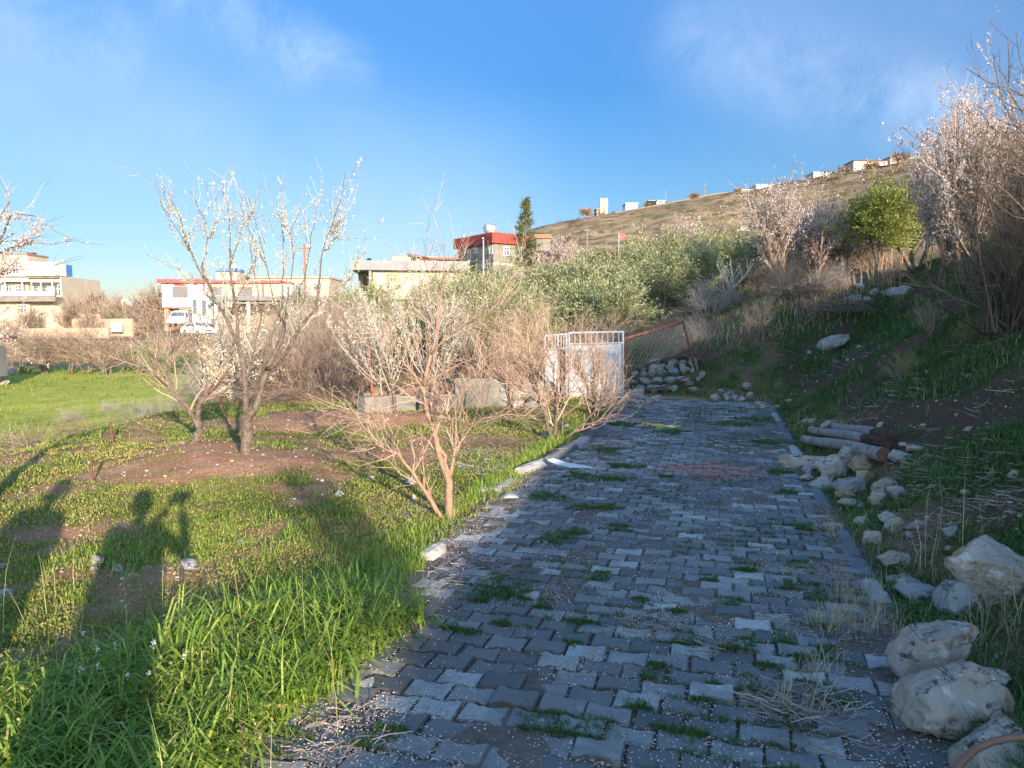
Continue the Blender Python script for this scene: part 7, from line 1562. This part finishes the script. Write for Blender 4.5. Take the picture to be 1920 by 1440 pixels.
# ================================================================== VEHICLES
def carbody(prof, w, inset, z_shoulder):
    """profile in (x, z) swept across the width; the cabin leans inward"""
    n = len(prof); ys = [(-w / 2, 1), (-w / 2 + .06, .0), (w / 2 - .06, .0), (w / 2, 1)]; V = []
    for y, side in ys:
        for (x, z) in prof:
            k = max(0, z - z_shoulder); yy = y - math.copysign(k * inset, y); zc = z - (.05 if side and z < z_shoulder + .01 and z > .3 else 0); V.append((x, yy, zc))
    q = []
    for i in range(3):
        for j in range(n): q.append([i * n + j, i * n + (j + 1) % n, (i + 1) * n + (j + 1) % n, (i + 1) * n + j])
    return np.array(V), q, n
def vehicle(name, label, cat, loc, rz, kind):
    th = thing(name, label, cat, loc, rz)
    w = 1.68
    if kind == 'car': prof = [(-2.1, .32), (-2.15, .75), (-2.05, .92), (-1.55, .98), (-.85, 1.36), (.35, 1.38), (1.05, .96), (1.95, .80), (2.12, .62), (2.12, .32)]; zs = .95
    else: prof = [(-2.2, .45), (-2.2, 1.0), (-.35, 1.02), (-.30, 1.62), (.75, 1.64), (1.35, 1.10), (2.0, .98), (2.15, .75), (2.15, .42)]; zs = 1.03
    V, q, n = carbody(prof, w, .28, zs); mb = MB(); mb.add(V, q)
    for off, rv in ((0, False), (3 * n, True)):
        c = len(prof)
        for j in range(1, c - 1): mb.t.append(np.array([[off, off + j, off + j + 1]] if not rv else [[off, off + j + 1, off + j]]))
    b = mb.build('body', M['carwhite'], th)
    def quad(name_, pts, m, par=None): mb = MB(); V = np.array(pts, float); mb.add(V, [[0, 1, 2, 3]]); cc = V.mean(0); V2 = V * .999; return mb.build(name_, M[m], par or th)
    def lat(x, z, sgn): k = max(0, z - zs); return (x, sgn * (w / 2 - k * .28 + .006), z)
    if kind == 'car':
        y_ = w / 2 - .14; quad('windscreen', [(1.0, -y_ + .02, 1.0), (1.0, y_ - .02, 1.0), (.42, y_ - .12, 1.355), (.42, -y_ + .12, 1.355)], 'glass'); quad('rear_window', [(-1.50, -y_, 1.02), (-.92, -y_ + .1, 1.335), (-.92, y_ - .1, 1.335), (-1.50, y_, 1.02)], 'glass')
        for sg in (-1, 1): quad('side_window', [lat(-1.25, 1.0, sg), lat(.85, 1.0, sg), lat(.30, 1.31, sg), lat(-.80, 1.30, sg)], 'glass')
    else:
        y_ = w / 2 - .12; quad('windscreen', [(1.32, -y_, 1.14), (1.32, y_, 1.14), (.82, y_ - .12, 1.60), (.82, -y_ + .12, 1.60)], 'glass')
        for sg in (-1, 1): quad('side_window', [lat(-.15, 1.12, sg), lat(1.15, 1.12, sg), lat(.75, 1.56, sg), lat(-.15, 1.56, sg)], 'glass')
        mb = MB(); bar(mb, (-1.9, -.7, 1.02), (-1.9, -.7, 1.75), .03); bar(mb, (-1.9, .7, 1.02), (-1.9, .7, 1.75), .03); bar(mb, (-1.9, -.7, 1.75), (-1.9, .7, 1.75), .03); bar(mb, (-.45, -.7, 1.75), (-.45, .7, 1.75), .03); bar(mb, (-1.9, -.7, 1.75), (-.45, -.7, 1.75), .03); bar(mb, (-1.9, .7, 1.75), (-.45, .7, 1.75), .03); mb.build('rack', M['white'], th)
        mb = MB(); mb.box((-1.95, -.72, 1.03), (-.42, .72, 1.74)); mb.build('load_cover', M['plastic'], th)
    wx = (1.30, -1.25)
    for x in wx:
        for sg in (-1, 1):
            mb = MB(); mb.tubes(np.array([(x, sg * (w / 2 - .18), .30), (x, sg * (w / 2 - .16), .30), (x, sg * (w / 2 - .02), .30), (x, sg * (w / 2 + .01), .30)]), np.array([.28, .31, .31, .27]), 18); wh = mb.build('wheel', M['tyre'], th)
            mb = MB(); mb.tubes(np.array([(x, sg * (w / 2), .30), (x, sg * (w / 2 + .012), .30), (x, sg * (w / 2 + .02), .30)]), np.array([.18, .18, .15]), 14); mb.build('rim', M['steel'], wh)
    fx = prof[-2][0]
    for sg in (-1, 1): mb = MB(); mb.box((fx - .04, sg * .62 - .16, .64), (fx + .012, sg * .62 + .16, .76)); mb.build('headlight', M['steel'], th)
    mb = MB(); mb.box((fx - .02, -.40, .48), (fx + .015, .40, .60)); mb.build('grille', M['dark'], th)
    return th
Y = 82; vehicle('pickup_truck', 'white pickup truck with a covered load parked at the garage', 'pickup', (X(340, Y), Y, Z(613, Y)), R(-78), 'pickup')
Y = 80; vehicle('parked_car', 'white saloon car parked in front of the cabin', 'car', (X(373, Y), Y, Z(629, Y)), R(-38), 'car')
Y = 150; vehicle('parked_car', 'distant light vehicle on the hillside track left of the big pink blossom', 'car', (X(1392, Y), Y, Hs(X(1392, Y), Y) + .4), R(10), 'car')

# metal shed at the left edge
Y = 27; x0 = X(12, 31.5) - 5; h = House('metal_shed', 'dark corrugated metal shed with a rust-topped roof cut by the left edge', 'shed', (x0, Y, 0), 0); zz = lambda py: Z(py, Y); A = lambda px: 5.0 if px == 18 else 5.3
mb = MB(); nn = 60; V = []
for i in range(nn + 1): a = A(18) * i / nn; V += [(a, .03 * (i % 2), zz(720)), (a, .03 * (i % 2), zz(655))]
mb.add(np.array(V), [[2 * i, 2 * i + 2, 2 * i + 3, 2 * i + 1] for i in range(nn)]); mb.box((0, .06, zz(720)), (A(18), 4.5, zz(655) - .01)); mb.build('wall', M['greymetal'], h.th)
mb = MB(); V = np.array([(-.3, -.4, zz(640) + .3), (A(26), -.4, zz(640)), (A(26), 4.8, zz(634)), (-.3, 4.8, zz(634) + .3)]); mb.add(np.r_[V, V - [0, 0, .2]], [[0, 1, 2, 3], [4, 7, 6, 5], [0, 4, 5, 1], [1, 5, 6, 2], [2, 6, 7, 3], [3, 7, 4, 0]]); mb.build('roof', M['rustdark'], h.th)
mb = MB(); mb.box((0, -.1, zz(657)), (5, .0, zz(641))); mb.build('fascia', M['dark'], h.th)
rock(0, 0, 18, 14, 'pale stone at the foot of the hedge by the metal shed', 'rock', p=gpt(25, 705), sub=2); rock(0, 0, 20, 12, 'long pale stones at the edge of the field by the metal shed', 'rock', p=gpt(8, 722), sub=2)

# ================================================================== THE TWO PEOPLE WHOSE SHADOWS FALL ON THE MEADOW
def skin(name, verts, edges, rads, mat, parent=None, sub=2, root=0):
    me = bpy.data.meshes.new(name); me.from_pydata([tuple(v) for v in verts], edges, []); o = bpy.data.objects.new(name, me); col.objects.link(o)
    m = o.modifiers.new('skin', 'SKIN'); m.use_smooth_shade = True
    for i, r in enumerate(rads): me.skin_vertices[0].data[i].radius = (r, r * .85) if isinstance(r, (int, float)) else r
    me.skin_vertices[0].data[root].use_root = True
    s = o.modifiers.new('sub', 'SUBSURF'); s.levels = sub; s.render_levels = sub; me.materials.append(mat); o.parent = parent; return o
def person(loc, rz, label, phone, cloth, seed, shawl=False):
    th = thing('person', label, 'person', loc, rz)
    hand_r = (.20, .38, 1.50) if phone else (.24, .10, .78); hand_l = (.08, .42, 1.50) if phone else (-.26, .05, .80)
    el_r = (.31, .14, 1.24) if phone else (.27, -.02, 1.06); el_l = (-.16, .26, 1.24) if phone else (-.28, -.02, 1.07)
    v = [(0, 0, .95), (0, 0, 1.12), (0, -.01, 1.32), (0, 0, 1.45), (0, .01, 1.52), (.18, 0, 1.42), el_r, hand_r, (-.18, 0, 1.42), el_l, hand_l, (.10, 0, .88), (.12, .02, .50), (.13, -.02, .08), (.14, .12, .03), (-.10, 0, .88), (-.12, .02, .50), (-.13, -.02, .08), (-.14, .12, .03)]
    e = [(0, 1), (1, 2), (2, 3), (3, 4), (2, 5), (5, 6), (6, 7), (2, 8), (8, 9), (9, 10), (0, 11), (11, 12), (12, 13), (13, 14), (0, 15), (15, 16), (16, 17), (17, 18)]
    rr = [(.17, .12), (.15, .11), (.18, .12), .06, .055, .075, .05, .032, .075, .05, .032, .095, .065, .045, .035, .095, .065, .045, .035]
    skin('body', v, e, rr, M[cloth], th)
    mb = MB(); zc_ = np.array([.62, .8, 1.0, 1.2, 1.36, 1.42]) if phone else np.array([.30, .6, .9, 1.2, 1.38, 1.46]); P = np.stack([0 * zc_, 0 * zc_, zc_], 1); mb.tubes(P, np.array([.25, .235, .215, .215, .19, .09]) * (1 if phone else 1.15), 20); ct = mb.build('coat', M[cloth], th, smooth=True); ct.scale = (1, .72, 1)
    # head with face
    vv, ff = ico(3); vv = vv * [.078, .095, .115]; vv[:, 2] += 1.62; vv[:, 1] += .02
    nose = np.exp(-((vv[:, 0] / .018) ** 2 + ((vv[:, 2] - 1.61) / .03) ** 2)) * (vv[:, 1] > .05); vv[:, 1] += nose * .022
    eye = np.exp(-(((np.abs(vv[:, 0]) - .032) / .014) ** 2 + ((vv[:, 2] - 1.64) / .012) ** 2)) * (vv[:, 1] > .05); vv[:, 1] -= eye * .01
    mb = MB(); mb.add(vv, ff); hd = mb.build('head', M['skin'], th, smooth=True)
    for sg in (-1, 1): ev, ef = ico(1); mb = MB(); mb.add(ev * .011 + [sg * .032, .104, 1.64], ef); mb.build('eye', M['dark'], hd); mb = MB(); mb.add(ev * [.012, .022, .03] + [sg * .08, .01, 1.625], ef); mb.build('ear', M['skin'], hd, smooth=True)
    hv, hf = ico(3); hv = hv * [.092, .108, .12]; hv[:, 2] += 1.645; k = (hv[:, 1] > .045) & (hv[:, 2] < 1.70); hv[k, 1] = .03; mb = MB(); mb.add(hv, hf); mb.build('hair', M['hair'], th, smooth=True)
    for sgn, hp, up_ in ((1, hand_r, phone), (-1, hand_l, phone)):
        hp = np.array(hp); d = np.array([-sgn * .3, .5, .8]) if phone else np.array([0, .15, -1.]); d = d / np.linalg.norm(d); sx = np.cross(d, [0, 1, .3]); sx /= np.linalg.norm(sx); nx = np.cross(sx, d)
        v = [hp, hp + d * .04, hp + d * .085]; e = [(0, 1), (1, 2)]; rr = [.026, (.034, .018), (.036, .016)]
        for k in range(4):
            o_ = (k - 1.5) * .021; L = (.07, .08, .075, .06)[k]; i0 = len(v); v += [hp + d * .09 + sx * o_, hp + d * (.09 + L * .5) + sx * o_ * 1.1 + nx * .008, hp + d * (.09 + L * .9) + sx * o_ * 1.1 + nx * .030]; e += [(2, i0), (i0, i0 + 1), (i0 + 1, i0 + 2)]; rr += [.0095, .0085, .0075]
        i0 = len(v); s2 = -sgn; v += [hp + d * .045 + sx * .035 * s2, hp + d * .075 + sx * .058 * s2 + nx * .01, hp + d * .1 + sx * .062 * s2 + nx * .02]; e += [(1, i0), (i0, i0 + 1), (i0 + 1, i0 + 2)]; rr += [.012, .0105, .009]
        skin('hand', v, e, rr, M['skin'], th, 1)
    return th
pr = person((-.14, -.52, float(surfz(np.array([-.14]), np.array([-.52]))[0])), R(4), 'photographer in dark clothes standing on the path behind the camera with both hands raised', True, 'cloth', 1)
mb = MB(); mb.box((-.08, -.005, -.04), (.08, .004, .04)); ph = mb.build('phone', M['dark']); ph.location = (.01, -.045, 1.60); tag(ph, 'dark phone held up by the photographer', 'phone')
person((-1.25, .12, Hs(-1.25, .12)), R(-10), 'companion in brown clothes standing in the grass left of the camera', False, 'cloth2', 2)
# bare tree behind the viewer, its shadow crosses the meadow towards the red mound
tb = np.array([2.45, -2.7]); put('hedge', 4, 0, tb[1], 'leafless tree standing behind the viewer beside the path', 'bare_tree', 'tree', x=tb[0], sc=(.35, .35, .62))
